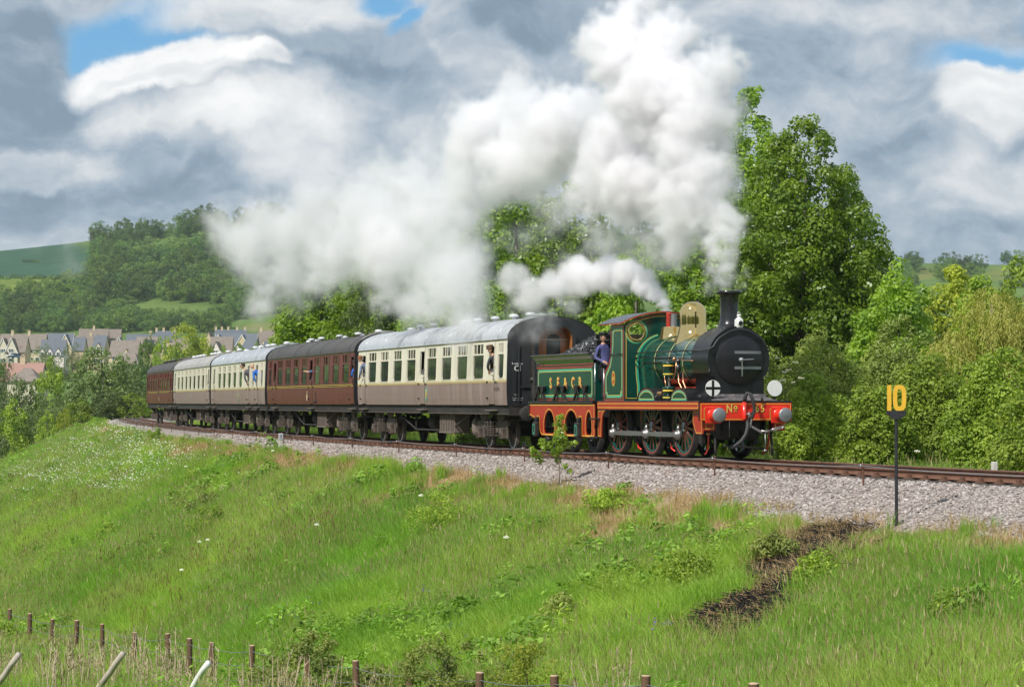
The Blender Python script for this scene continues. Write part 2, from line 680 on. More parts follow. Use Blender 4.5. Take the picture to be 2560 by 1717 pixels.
def height(X, Y):
    X, Y = np.atleast_1d(np.asarray(X, float)), np.atleast_1d(np.asarray(Y, float))
    s, t = to_track(X, Y)
    zb = np.interp(s, [-75, -60, -41, -32, -20, 2, 20, 60, 340], [-2.3, -2.5, -3.25, -3.95, -4.7, -5.4, -5.7, -5.9, -6])
    w = np.clip((t - 3.4) / 11.0, 0, 1)
    w = np.where(w > .8, .8 + .2 * np.sin((w - .8) / .2 * math.pi / 2), w)
    near = -.68 + (zb + .68) * w
    bump = (fnoise(X, Y, 4.0, 3) - .5) * .5 * sstep(3.5, 6.5, t) + .45 * sstep(15.2, 17, t) * (1 - sstep(-15, 0, s))
    near = near + bump
    farside = -.62 - 2.5 * sstep(25, 70, -t) + (fnoise(X, Y, 6, 9) - .5) * .4 * sstep(3.5, 8, -t)
    z = np.where(t >= 0, near, farside)
    # ground under the camera's feet
    z = np.where((Y < 30) & (Y > -60), np.maximum(z, -.35 - np.maximum(0, np.abs(Y) - 2) * .16 - .003 * np.abs(X) * 4), z)
    # valley floor, village slope and hill
    k = np.interp(Y, [330, 400, 480, 800, 1050, 1250, 1500, 1700], [0, .035, .085, .135, .30, .55, .86, 1.0])
    rg = ridge(X * 1700 / np.maximum(Y, 1000))
    hill = -6 + (rg + 6) * k + (fnoise(X, Y, 160, 5) - .5) * 14 * sstep(850, 1100, Y) * (1 - .7 * sstep(1550, 1700, Y))
    hill = np.where(Y > 1700, rg - (Y - 1700) * .06, hill)
    hill = np.where(Y > 3500, rg - 108 + (Y - 3500) * -.005, hill)
    f = sstep(300, 420, Y)
    return z * (1 - f) + hill * f


def hit(px, py, lift=0.0, ymax=2600):
    """where the line of sight through column px, row py (2560-wide frame) meets the ground"""
    px, py = np.atleast_1d(np.asarray(px, float)), np.atleast_1d(np.asarray(py, float))
    Y = np.full(px.shape, 24.0)
    done = np.zeros(px.shape, bool)
    while Y[~done].size and Y[~done].min() < ymax:
        X = (px - 1280) / FPX * Y
        z = EYE + (HOR - py) / FPX * Y
        done |= (height(X, Y) + lift >= z) | (Y >= ymax)
        Y = np.where(done, Y, Y + np.maximum(.12, Y * .004))
        if done.all():
            break
    X = (px - 1280) / FPX * Y
    return X, Y, height(X, Y)


def ray(px, Y):
    return (px - 1280) / FPX * Y


def zrow(py, Y):
    return EYE + (HOR - py) / FPX * Y


def in_poly(x, y, poly):
    r = np.zeros(np.shape(x), bool)
    n = len(poly)
    for i in range(n):
        x0, y0 = poly[i]
        x1, y1 = poly[(i + 1) % n]
        c = ((y0 > y) != (y1 > y)) & (x < (x1 - x0) * (y - y0) / ((y1 - y0) or 1e-9) + x0)
        r ^= c
    return r


def seen_at(X, Y, Z):
    return 1280 + FPX * X / Y, HOR - FPX * (Z - EYE) / Y


# scorched patches on the bank (plan positions found once from where they lie on the slope)
BURNS = []
for _p, _q, _w in (((1845, 1532), (1985, 1452), 1.0), ((1975, 1412), (2055, 1350), .9), ((2088, 1418), (2140, 1380), .42),
                   ((2118, 1438), (2175, 1412), .32)):
    a_ = hit(_p[0], _p[1])
    b_ = hit(_q[0], _q[1])
    BURNS.append(((float(a_[0][0]), float(a_[1][0])), (float(b_[0][0]), float(b_[1][0])), _w))


def burn(X, Y):
    m = np.zeros(np.shape(X))
    for (a, b, w) in BURNS:
        dx, dy = b[0] - a[0], b[1] - a[1]
        l2 = dx * dx + dy * dy
        u = np.clip(((X - a[0]) * dx + (Y - a[1]) * dy) / l2, 0, 1)
        d = np.hypot(X - a[0] - u * dx, (Y - a[1] - u * dy) * .6)
        m = np.maximum(m, 1 - sstep(.5, 1.6, d / w + (fnoise(X, Y, .8, 21) - .5) * 1.6))
    return m


def straw(s, t, X, Y):
    """dry sprayed grass along the foot of the ballast, patchy"""
    n = fnoise(X, Y, 2.2, 31)
    e = edge_t(s)
    band = sstep(e - 1.0, e - .1, t) * (1 - sstep(e + .6 + 2.3 * n, e + 1.2 + 2.8 * n, t))
    amt = np.interp(s, [-50, -30, -20, -8, 6, 16, 30, 60, 120], [.5, .75, .9, 1, .7, 1, 1, .8, .6])
    return np.clip(band * amt * (.35 + 1.3 * sstep(.38, .62, n)), 0, 1)


def edge_t(s):
    """how far down the slope the ballast shows"""
    return np.interp(s, [-60, -30, -18, -8, 4, 18, 40, 80, 300], [4.4, 4.1, 3.7, 3.6, 3.1, 2.8, 2.6, 2.5, 2.4])


def build_ground():
    def axis(parts):
        a = np.concatenate([np.arange(p, q, st) for p, q, st in parts])
        return np.unique(np.round(a, 4))
    xs = axis([(-9000, -1500, 1500), (-1500, -400, 100), (-400, -60, 7), (-60, -16, .8), (-16, 12, .3), (12, 60, 1.2), (60, 420, 9), (420, 1500, 100), (1500, 9001, 1500)])
    ys = axis([(-3000, -200, 700), (-200, 20, 10), (20, 80, .35), (80, 140, .8), (140, 340, 2.5), (340, 700, 12), (700, 1800, 9), (1800, 2600, 50), (2600, 4000, 200), (4000, 14001, 2000)])
    X, Y = np.meshgrid(xs, ys)
    Z = height(X.ravel(), Y.ravel()).reshape(X.shape)
    nx, ny = len(xs), len(ys)
    v = np.stack([X.ravel(), Y.ravel(), Z.ravel()], 1)
    i = np.arange(nx * ny).reshape(ny, nx)
    f = np.stack([i[:-1, :-1].ravel(), i[:-1, 1:].ravel(), i[1:, 1:].ravel(), i[1:, :-1].ravel()], 1)
    # colours of the ground itself: turf, dry litter, scorched earth, fields on the hill
    xr, yr, zr = v[:, 0], v[:, 1], v[:, 2]
    s, t = to_track(xr, yr)
    turf = np.array([.085, .15, .022])
    c = np.tile(turf, (len(v), 1))
    n1 = fnoise(xr, yr, 9, 41)
    c *= (.75 + .5 * n1)[:, None]
    st = straw(s, t, xr, yr) * (yr < 320) * (t > 0)
    c = c * (1 - st[:, None]) + np.array([.34, .24, .14]) * st[:, None]
    b = burn(xr, yr) * (yr < 100)
    c = c * (1 - b[:, None]) + np.array([.028, .022, .021]) * b[:, None]
    fs = sstep(1, 3, -t) * (1 - sstep(6, 9, -t)) * (yr < 300)
    c = c * (1 - fs[:, None]) + np.array([.11, .17, .035]) * fs[:, None]
    far = yr > 330
    px, py = seen_at(xr, np.maximum(yr, 1), zr)
    fc = np.tile(np.array([.105, .165, .04]), (len(v), 1))
    n2 = fnoise(xr, yr, 120, 61)
    fc *= (.8 + .4 * n2)[:, None]
    for poly, colr in HILL_FIELDS:
        m = in_poly(px, py, poly)
        fc[m] = np.array(colr) * (.94 + .12 * n2[m])[:, None]
    c[far] = fc[far]
    me = np_mesh('ground', v, f, [MATS['ground']], smooth=True)
    at = me.attributes.new('tint', 'FLOAT_COLOR', 'POINT')
    at.data.foreach_set('color', np.concatenate([c, np.ones((len(c), 1))], 1).astype(np.float32).ravel())
    o = link_mesh('ground', me, kind='structure')
    o['label'] = 'green ground of bank, valley fields and hillside under everything'
    return o


HILL_FIELDS = [
    ([(-60, 640), (60, 616), (130, 610), (200, 612), (245, 640), (235, 690), (-60, 694)], (.040, .095, .055)),
    ([(-60, 700), (60, 697), (150, 700), (150, 716), (100, 740), (0, 740), (-60, 730)], (.14, .19, .035)),
    ([(-60, 765), (25, 768), (25, 790), (-60, 790)], (.040, .095, .055)),
    ([(310, 780), (380, 755), (470, 765), (530, 772), (535, 812), (400, 805), (330, 800)], (.125, .18, .045)),
    ([(330, 625), (430, 600), (520, 600), (530, 622), (450, 632), (340, 640)], (.10, .165, .045)),
    ([(600, 808), (720, 804), (720, 832), (600, 832)], (.17, .19, .06)),
    ([(2470, 668), (2560, 672), (2600, 700), (2480, 700)], (.15, .18, .045)),
    ([(2290, 665), (2340, 672), (2340, 700), (2290, 700)], (.17, .18, .05)),
    ([(2180, 655), (2260, 662), (2260, 674), (2180, 670)], (.16, .18, .05)),
]


def ground_materials():
    m, k = new_mat('ground')
    a = k.n('ShaderNodeAttribute', attribute_name='tint').outputs['Color']
    g = k.n('ShaderNodeNewGeometry').outputs['Position']
    n = k.noise(g, 2.2, 6.0, 0.65)
    n2 = k.noise(g, 0.05, 3.0, 0.5)
    n3 = k.noise(g, 18.0, 3.0, 0.6)
    f = k.m('MULTIPLY', k.maprange(n, .25, .75, .7, 1.3, smooth=False), k.maprange(n2, .3, .7, .85, 1.15, smooth=False))
    f = k.m('MULTIPLY', f, k.maprange(n3, .3, .7, .75, 1.25, smooth=False))
    c = k.vm('SCALE', a, scale=f)
    b = k.n('ShaderNodeBump', {'Strength': .6, 'Distance': .08, 'Height': n3})
    p = k.n('ShaderNodeBsdfPrincipled', {'Base Color': c, 'Roughness': .95, 'Specular IOR Level': .1, 'Normal': b.outputs[0]})
    k.n('ShaderNodeOutputMaterial', {'Surface': p.outputs[0]})

    m, k = new_mat('ballast')
    g = k.n('ShaderNodeNewGeometry').outputs['Position']
    vo = k.n('ShaderNodeTexVoronoi', {'Vector': g, 'Scale': 17.0}, feature='F1')
    vd = k.n('ShaderNodeTexVoronoi', {'Vector': g, 'Scale': 17.0}, feature='DISTANCE_TO_EDGE')
    hue = k.n('ShaderNodeSeparateColor', {0: vo.outputs['Color']}).outputs[0]
    c = k.ramp(hue, [(0, (.20, .17, .15)), (.3, (.31, .265, .235)), (.6, (.37, .32, .29)), (.85, (.45, .40, .37)), (1, (.26, .22, .20))])
    c = k.mix(k.maprange(vd.outputs[0], 0.0, .05, 1.0, 0.0), c, (.07, .06, .05))
    rust = k.maprange(k.noise(g, .5, 3.0), .45, .7, 0, .3)
    c = k.mix(rust, c, (.30, .20, .14))
    b = k.n('ShaderNodeBump', {'Strength': 1.0, 'Distance': .04, 'Height': vd.outputs[0]})
    p = k.n('ShaderNodeBsdfPrincipled', {'Base Color': c, 'Roughness': .9, 'Normal': b.outputs[0]})
    k.n('ShaderNodeOutputMaterial', {'Surface': p.outputs[0]})

    m, k = new_mat('stone')
    r = k.n('ShaderNodeObjectInfo').outputs['Random']
    g = k.n('ShaderNodeNewGeometry').outputs['Position']
    wn = k.n('ShaderNodeTexWhiteNoise', {'Vector': k.vm('SCALE', g, scale=1.0)}, noise_dimensions='3D')
    c = k.ramp(r, [(0, (.18, .155, .14)), (.25, (.30, .255, .23)), (.55, (.37, .325, .295)), (.8, (.43, .38, .35)), (.93, (.53, .48, .45)), (1, (.27, .20, .16))])
    nn = k.noise(g, 30.0, 4.0)
    c = k.vm('SCALE', c, scale=k.maprange(nn, .3, .7, .85, 1.12, smooth=False))
    p = k.n('ShaderNodeBsdfPrincipled', {'Base Color': c, 'Roughness': .9})
    k.n('ShaderNodeOutputMaterial', {'Surface': p.outputs[0]})

    paint('rail_rust', (.155, .072, .042), .8, var=.25, scale=3, dirt=(.09, .05, .035), dirt_amt=.7, bump=.3)
    paint('rail_head', (.48, .44, .40), .3, .9, var=.1, dirt=(.2, .12, .08), dirt_amt=.3)
    paint('sleeper', (.072, .058, .048), .9, var=.35, scale=4, bump=.5, dirt=(.20, .17, .14), dirt_amt=.6, dirt_scale=3)
    paint('stake', (.17, .075, .045), .85, var=.25, scale=8, bump=.3)
    paint('wire', (.36, .38, .40), .45, .7)
    paint('concrete', (.52, .50, .45), .9, var=.12, scale=12, dirt=(.3, .27, .22), dirt_amt=.5, bump=.3)


ground_materials()
GROUND = build_ground()


# ------------------------------------------------------------------ instancing carrier for things nobody could count
def scatter(name, sources, pts, rotz, scale, label, tilt=None, pick=None):
    """one object: copies of the source meshes on the points, through geometry nodes"""
    n = len(pts)
    me = bpy.data.meshes.new(name)
    me.vertices.add(n)
    me.vertices.foreach_set('co', np.asarray(pts, np.float32).ravel())
    rot = np.zeros((n, 3), np.float32)
    rot[:, 2] = rotz
    if tilt is not None:
        rot[:, :2] = tilt
    a = me.attributes.new('rot', 'FLOAT_VECTOR', 'POINT')
    a.data.foreach_set('vector', rot.ravel())
    a = me.attributes.new('size', 'FLOAT', 'POINT')
    a.data.foreach_set('value', np.asarray(scale, np.float32))
    a = me.attributes.new('pick', 'INT', 'POINT')
    a.data.foreach_set('value', np.asarray(rng.integers(0, len(sources), n) if pick is None else pick, np.int32))
    o = bpy.data.objects.new(name, me)
    col.objects.link(o)
    o['kind'] = 'stuff'
    o['label'] = label
    ng = bpy.data.node_groups.new(name, 'GeometryNodeTree')
    ng.interface.new_socket('Geometry', in_out='INPUT', socket_type='NodeSocketGeometry')
    ng.interface.new_socket('Geometry', in_out='OUTPUT', socket_type='NodeSocketGeometry')
    N, Lk = ng.nodes, ng.links
    gi, go = N.new('NodeGroupInput'), N.new('NodeGroupOutput')
    gti = N.new('GeometryNodeGeometryToInstance')
    for src in reversed(sources):
        so = bpy.data.objects.new(name + '_piece', src)
        oi = N.new('GeometryNodeObjectInfo')
        oi.inputs['Object'].default_value = so
        oi.inputs['As Instance'].default_value = True
        Lk.new(oi.outputs['Geometry'], gti.inputs[0])

    def attr(nm, ty):
        q = N.new('GeometryNodeInputNamedAttribute')
        q.data_type = ty
        q.inputs['Name'].default_value = nm
        return q.outputs[0]
    iop = N.new('GeometryNodeInstanceOnPoints')
    Lk.new(gi.outputs[0], iop.inputs['Points'])
    Lk.new(gti.outputs[0], iop.inputs['Instance'])
    iop.inputs['Pick Instance'].default_value = True
    Lk.new(attr('pick', 'INT'), iop.inputs['Instance Index'])
    e2r = N.new('FunctionNodeEulerToRotation')
    Lk.new(attr('rot', 'FLOAT_VECTOR'), e2r.inputs[0])
    Lk.new(e2r.outputs[0], iop.inputs['Rotation'])
    Lk.new(attr('size', 'FLOAT'), iop.inputs['Scale'])
    Lk.new(iop.outputs[0], go.inputs[0])
    md = o.modifiers.new('scatter', 'NODES')
    md.node_group = ng
    return o


# ------------------------------------------------------------------ track
def build_track():
    def sweep(prof, t0, s0, s1, step, m_of, name, parent):
        ss = np.arange(s0, s1, step)
        x, y, a = track(ss)
        n = len(prof)
        vs = []
        for (dt, z) in prof:
            vs.append(np.stack([x - (t0 + dt) * np.cos(a), y - (t0 + dt) * np.sin(a), np.full(len(ss), z)], 1))
        V = np.stack(vs, 1).reshape(-1, 3)
        fs, mi = [], []
        for i in range(len(ss) - 1):
            for j in range(n):
                j2 = (j + 1) % n
                fs.append((i * n + j, i * n + j2, (i + 1) * n + j2, (i + 1) * n + j))
                mi.append(m_of(j))
        return link_mesh(name, np_mesh(name, V, np.array(fs), [MATS['rail_rust'], MATS['rail_head']], mat_idx=mi), parent)
    tr = thing('railway_track', 'single curved railway track of rusty rails on wooden sleepers', 'track')
    tr['kind'] = 'structure'
    prof = [(-.034, 0), (.034, 0), (.036, -.012), (.034, -.045), (.011, -.052), (.011, -.125), (.035, -.135), (.066, -.150), (.066, -.158),
            (-.066, -.158), (-.066, -.150), (-.035, -.135), (-.011, -.125), (-.011, -.052), (-.034, -.045), (-.036, -.012)]
    for sg in (1, -1):
        sweep(prof, sg * .7525, -62, 330, 1.0, lambda j: 1 if j == 0 else 0, 'rail', tr)
    mb = MB()
    mb.bbox(-.125, .125, -1.3, 1.3, -.32, -.185, MATS['sleeper'], .012)
    for sg in (-1, 1):
        y = sg * .7525
        mb.bbox(-.09, .09, y - .19, y + .19, -.19, -.160, MATS['rail_rust'], .01)
        mb.box(-.06, .06, y + .072, y + .13, -.162, -.085, MATS['rail_rust'])
        mb.box(-.06, .06, y - .13, y - .072, -.162, -.085, MATS['rail_rust'])
    sm = mb.mesh('sleeper')
    ss = np.arange(-46, 330, .72)
    rest = MB()
    for i, s in enumerate(ss):
        s = s + random.uniform(-.03, .03)
        x, y, a = (float(q) for q in track(s))
        if i < 290:
            o = link_mesh('sleeper', sm, tr)
            o.location = (x, y, random.uniform(-.006, .006))
            o.rotation_euler = (0, 0, math.pi / 2 + a + random.uniform(-.01, .01))
        else:
            u = Vector((-math.sin(a), math.cos(a), 0))
            n = Vector((-math.cos(a), -math.sin(a), 0))
            p = Vector((x, y, 0))
            vs = [p + u * du + n * dn + Vector((0, 0, dz)) for dz in (-.32, -.185) for du, dn in ((-.12, -1.3), (.12, -1.3), (.12, 1.3), (-.12, 1.3))]
            rest.add(vs, [(4, 5, 6, 7), (0, 1, 5, 4), (1, 2, 6, 5), (2, 3, 7, 6), (3, 0, 4, 7)], MATS['sleeper'])
    rest.build('distant_sleepers', tr, kind='stuff')

    # ballast bed: a rounded strip, stones on the nearer part
    ss = np.arange(-62, 331, 1.0)
    prof = [(-3.6, -.80), (-2.6, -.52), (-1.9, -.29), (-1.5, -.225), (-.5, -.235), (0, -.235), (.5, -.235), (1.4, -.225), (1.9, -.28), (2.6, -.43), (3.3, -.62), (4.1, -.88), (5.0, -1.45), (5.5, -1.9)]
    x, y, a = track(ss)
    rows = []
    for t, z in prof:
        ed = edge_t(ss)
        tt = np.where(t > 2.0, 2.0 + (t - 2.0) * (ed - 1.4) / 2.6, t)
        rows.append(np.stack([x - tt * np.cos(a), y - tt * np.sin(a), z + 0 * tt], 1))
    V = np.stack(rows, 1).reshape(-1, 3)
    n = len(prof)
    i = np.arange(len(ss) * n).reshape(len(ss), n)
    f = np.stack([i[:-1, :-1].ravel(), i[:-1, 1:].ravel(), i[1:, 1:].ravel(), i[1:, :-1].ravel()], 1)
    o = link_mesh('ballast', np_mesh('ballast', V, f, [MATS['ballast']], smooth=True), kind='structure')
    o['label'] = 'sloping bed of pinkish grey ballast under the track'

    stones = []
    for q in range(5):
        bm = bmesh.new()
        bmesh.ops.create_icosphere(bm, subdivisions=1, radius=1.0)
        for v in bm.verts:
            v.co *= random.uniform(.65, 1.15)
            v.co.z *= random.uniform(.55, .8)
            v.co.x *= 1.15
        m2 = MB()
        m2.bm(bm, MATS['stone'])
        stones.append(m2.mesh('stone'))
    N = 95000
    s = rng.uniform(-48, 60, N)
    keep = rng.random(N) < np.interp(s, [-48, -20, 10, 60], [1, .85, .5, .2])
    t = rng.uniform(-1.9, 4.9, N)
    keep &= (t < edge_t(s) + .5 + rng.normal(0, .35, N))
    keep &= ~((t < 1.25) & (t > -1.25) & (rng.random(N) < .55))
    s, t = s[keep], t[keep]
    ed = edge_t(s)
    pt = np.array([p[0] for p in prof])
    pt = pt[None, :].repeat(len(s), 0)
    pt = np.where(pt > 2.0, 2.0 + (pt - 2.0) * ((ed - 1.4) / 2.6)[:, None], pt)
    pz = np.array([p[1] for p in prof])
    z = np.empty(len(s))
    j = np.clip((pt < t[:, None]).sum(1) - 1, 0, n - 2)
    r_ = np.arange(len(s))
    w = (t - pt[r_, j]) / (pt[r_, j + 1] - pt[r_, j])
    z = pz[j] * (1 - w) + pz[j + 1] * w
    x, y, a = track(s, t)
    size = rng.uniform(.022, .045, len(s)) * np.interp(s, [-48, 0, 60], [1, 1.15, 1.7])
    scatter('ballast_stones', stones, np.stack([x, y, z + size * .2], 1), rng.uniform(0, 6.28, len(s)), size,
            'loose grey and pink ballast stones along the track', tilt=rng.uniform(-.5, .5, (len(s), 2)))


build_track()


def solve_s(px, t):
    ss = np.arange(-45, 175, .25)
    x, y, a = track(ss, t)
    q = 1280 + FPX * x / y
    i = np.argsort(q)
    return float(np.interp(px, q[i], ss[i]))


def build_lineside():
    # rusty stakes carrying the signal wire
    mb = MB()
    mb.bbox(-.022, .022, -.006, .006, -.35, .45, MATS['stake'], .004)
    mb.bbox(-.006, .006, -.028, .006, -.35, .45, MATS['stake'], .003)
    post = mb.mesh('post')
    mb = MB()
    mb.rod((0, -.01, .40), (0, .05, .40), .012, MATS['wire'], n=6)
    mb.lathe([(.0, -.012), (.034, -.012), (.034, .012), (.0, .012)], MATS['wire'], (.0, .055, .40), axis='Y', n=10)
    pul = mb.mesh('pulley')
    tops = []
    px = [2700, 2157, 1785, 1520, 1310, 1140, 997, 881, 783, 708, 640, 582, 535, 497, 460, 429, 402, 381, 359, 341, 327]
    for i, q in enumerate(px):
        s = solve_s(q, 2.0) if q > 330 else 140.0
        if q == 2700:
            s = -34.0
        x, y, a = (float(v) for v in track(s, 2.0))
        where = ('just outside the picture', 'beside the 10 sign', 'under the front buffers of the locomotive', 'below the driving wheels', 'below the tender wheels',
                 'below the front bogie of the leading coach')
        o = thing('wire_stake', 'rusty wire stake, ' + ordinal(max(0, i - 1)) + ' from the right edge' + (', ' + where[i] if i < len(where) else ' along the ballast'), 'stake', (x, y, -.30), math.pi / 2 + a, 'rusty stakes carrying the signal wire')
        o.rotation_euler = (random.uniform(-.04, .04), random.uniform(-.04, .04), math.pi / 2 + a)
        link_mesh('post', post, o)
        link_mesh('pulley', pul, o)
        nx, ny, _ = (float(v) for v in track(s, 2.055))
        tops.append(Vector((nx, ny, .10)))
    pts = []
    for a_, b_ in zip(tops[:-1], tops[1:]):
        for w in range(6):
            p = a_.lerp(b_, w / 6)
            p.z -= .06 * 4 * (w / 6) * (1 - w / 6)
            pts.append(p)
    pts.append(tops[-1])
    mb = MB()
    mb.tube(pts, .008, MATS['wire'], n=5)
    o = mb.build('signal_wire')
    tag(o, 'thin grey wire strung along the rusty stakes beside the track', 'wire')


build_lineside()
# ------------------------------------------------------------------ rolling stock: paints
paint('loco_green', (.004, .054, .039), .2, var=.08, scale=2, coat=.6, dirt=(.012, .045, .034), dirt_amt=.25, dirt_scale=3)
paint('line_green', (.055, .47, .29), .35, var=.05)
paint('line_yellow', (.80, .58, .08), .4, var=.05)
paint('line_red', (.62, .06, .035), .4, var=.05)
paint('chestnut', (.42, .032, .012), .4, var=.10, scale=3, coat=.1, dirt=(.16, .05, .03), dirt_amt=.35, dirt_scale=4)
paint('vermilion', (.74, .030, .014), .3, var=.06, scale=3, coat=.4, dirt=(.4, .03, .02), dirt_amt=.2)
paint('gloss_black', (.012, .012, .013), .28, var=.15, scale=5, coat=.4, dirt=(.05, .05, .05), dirt_amt=.3, dirt_scale=3)
paint('smokebox_black', (.010, .010, .012), .33, var=.2, scale=4, dirt=(.04, .038, .036), dirt_amt=.35, dirt_scale=2.2, bump=.08, bump_scale=20)
paint('frame_black', (.014, .013, .012), .6, var=.3, scale=6, dirt=(.07, .055, .045), dirt_amt=.5, dirt_scale=5)
paint('steel', (.36, .345, .335), .42, .85, var=.12, scale=8, dirt=(.22, .2, .18), dirt_amt=.4, dirt_scale=6)
paint('bright_steel', (.55, .55, .55), .3, .9, var=.08)
paint('dull_steel', (.27, .28, .29), .5, .6, var=.1, dirt=(.2, .19, .18), dirt_amt=.3)
paint('brass', (.84, .62, .26), .04, .98, var=.04, scale=3, rvar=.0)
paint('copper', (.72, .36, .20), .3, .9, var=.1)
paint('white_paint', (.80, .80, .77), .45, var=.05, dirt=(.6, .58, .52), dirt_amt=.25)
paint('gold', (.83, .58, .12), .35, .2, var=.05)
paint('rubber', (.035, .036, .038), .65, var=.2)
paint('coal', (.020, .020, .022), .38, var=.5, scale=9, bump=.5, bump_scale=14, spec=.7)
paint('dark_grey_paint', (.035, .038, .042), .45, var=.2, scale=3, dirt=(.10, .095, .09), dirt_amt=.4, dirt_scale=3)
paint('ashy_apron', (.09, .08, .08), .55, var=.5, scale=9, dirt=(.35, .30, .30), dirt_amt=.7, dirt_scale=8)


def glass_mat(name, tint, clear, rough=.02):
    m, k = new_mat(name)
    bf = k.n('ShaderNodeNewGeometry').outputs['Backfacing']
    fr = k.n('ShaderNodeFresnel', {'IOR': k.maprange(bf, 0, 1, 1.5, 1 / 1.5, smooth=False)}).outputs[0]
    tr = k.n('ShaderNodeBsdfTransparent', {'Color': tint + (1,)})
    df = k.n('ShaderNodeBsdfDiffuse', {'Color': (.03, .032, .034, 1)})
    base = k.n('ShaderNodeMixShader', {0: clear, 1: df.outputs[0], 2: tr.outputs[0]})
    gl = k.n('ShaderNodeBsdfGlossy', {'Roughness': rough, 'Color': (1, 1, 1, 1)})
    mx = k.n('ShaderNodeMixShader', {0: k.m('ADD', k.m('MULTIPLY', fr, 1.1), .02, clamp=True), 1: base.outputs[0], 2: gl.outputs[0]})
    k.n('ShaderNodeOutputMaterial', {'Surface': mx.outputs[0]})
    return m


glass_mat('clear_glass', (.9, .93, .92), .92)
glass_mat('carriage_glass', (.22, .25, .25), .62)
M = MATS


def SP(t):
    return lambda u, z, dp: (u, t - dp, z)


def FP(u):
    return lambda t, z, dp: (u + dp, t, z)


def inset(poly, d):
    """polygon moved inward by d (outline given counter-clockwise or clockwise)"""
    n = len(poly)
    ar = sum(poly[i][0] * poly[(i + 1) % n][1] - poly[(i + 1) % n][0] * poly[i][1] for i in range(n))
    sg = 1 if ar > 0 else -1
    out = []
    for i in range(n):
        p, q, r = Vector(poly[i - 1]), Vector(poly[i]), Vector(poly[(i + 1) % n])
        a, b = (q - p).normalized(), (r - q).normalized()
        n1, n2 = Vector((-a.y, a.x)) * sg, Vector((-b.y, b.x)) * sg
        m = n1 + n2
        if m.length < 1e-5:
            m = n1
        m.normalize()
        c = max(.45, m.dot(n1))
        out.append(tuple(q + m * (d / c)))
    return out


def arc(cx, cy, r, a0, a1, n, ry=None):
    ry = r if ry is None else ry
    return [(cx + r * math.cos(a0 + (a1 - a0) * i / n), cy + ry * math.sin(a0 + (a1 - a0) * i / n)) for i in range(n + 1)]


def lined(parent, name, loops, to3d, spec, closed=True):
    """painted lining: for every loop the strips in spec = [(inset, width, material)]"""
    mb = MB()
    for lp in loops:
        for d, w, mt in spec:
            path = inset(lp, d) if closed else lp
            mb.strip(path, w, to3d, M[mt], closed=closed, lift=.004)
    return mb.build(name, parent)


def chamfer_rect(u0, u1, z0, z1, c=.08):
    """rectangle with scooped corners"""
    P = []
    for (cx, cz, a0) in ((u0, z0, 90), (u1, z0, 180), (u1, z1, 270), (u0, z1, 0)):
        P += list(reversed(arc(cx, cz, c, R(a0 - 90), R(a0), 3)))
    return P


GREEN_LINES = [(0.0, .046, 'line_green'), (.038, .014, 'line_yellow'), (-.045, .012, 'line_red')]


def spoked_wheel(name, parent, u, side, rad, n_sp, face, edge, tyre_m, hub_face, gauge_t=.70, share={}):
    """wheel on the near (side=1) or far (-1) rail; parts spokes, tyre"""
    key = (rad, n_sp, face)
    if key not in share:
        a = MB()      # rim and hub
        a.lathe([(rad - .155, -.05), (rad - .155, .05), (rad - .095, .06), (rad - .095, -.06), (rad - .155, -.05)], M[face], axis='Y', n=40)
        a.lathe([(rad - .098, .0605), (rad - .092, .0610)], M[edge], axis='Y', n=40)
        a.lathe([(0, .095), (.085, .095), (.10, .085)], M[hub_face], axis='Y', n=20)
        a.lathe([(.10, .085), (.16, .075), (.175, .05), (.175, -.05)], M[face], axis='Y', n=24)
        a.lathe([(.163, .0765), (.172, .062)], M[edge], axis='Y', n=24)
        t = MB()
        t.lathe([(rad - .095, -.062), (rad + .028, -.062), (rad + .03, -.035), (rad, -.028), (rad - .004, .066), (rad - .095, .066), (rad - .095, -.062)],
                M[tyre_m], axis='Y', n=48)
        t.lathe([(rad - .093, .0675), (rad - .080, .0675)], M[edge], axis='Y', n=40)
        sp = MB()
        r0, r1 = .15, rad - .14
        w0, w1 = .036, .026
        vs = [(r0, .045, w0), (r0, .045, -w0), (r1, .032, -w1), (r1, .032, w1), (r0, -.03, w0), (r0, -.03, -w0), (r1, -.03, -w1), (r1, -.03, w1)]
        sp.add([(v[2], v[1], v[0]) for v in vs], [(0, 1, 2, 3)], M[face])
        sp.add([(v[2], v[1], v[0]) for v in vs], [(0, 4, 5, 1), (4, 7, 6, 5), (2, 1, 5, 6), (0, 3, 7, 4)], M[face])
        if face != 'frame_black':
            for sx in (1, -1):
                sp.add([(sx * w0 * .98, .047, r0), (sx * w0 * .72, .047, r0), (sx * w1 * .70, .034, r1), (sx * w1 * .98, .034, r1)], [(0, 1, 2, 3)], M[edge])
        share[key] = (a.mesh('wheel'), t.mesh('tyre'), sp.mesh('spoke'))
    wm, tm, sm = share[key]
    o = link_mesh('wheel', wm, parent)
    o.location = (u, side * gauge_t, rad)
    if side < 0:
        o.rotation_euler = (0, 0, math.pi)
    ph = random.uniform(0, .3)
    o.rotation_euler.y = ph
    link_mesh('tyre', tm, o)
    for i in range(n_sp):
        q = link_mesh('spoke', sm, o)
        q.rotation_euler = (0, 2 * math.pi * i / n_sp, 0)
    return o


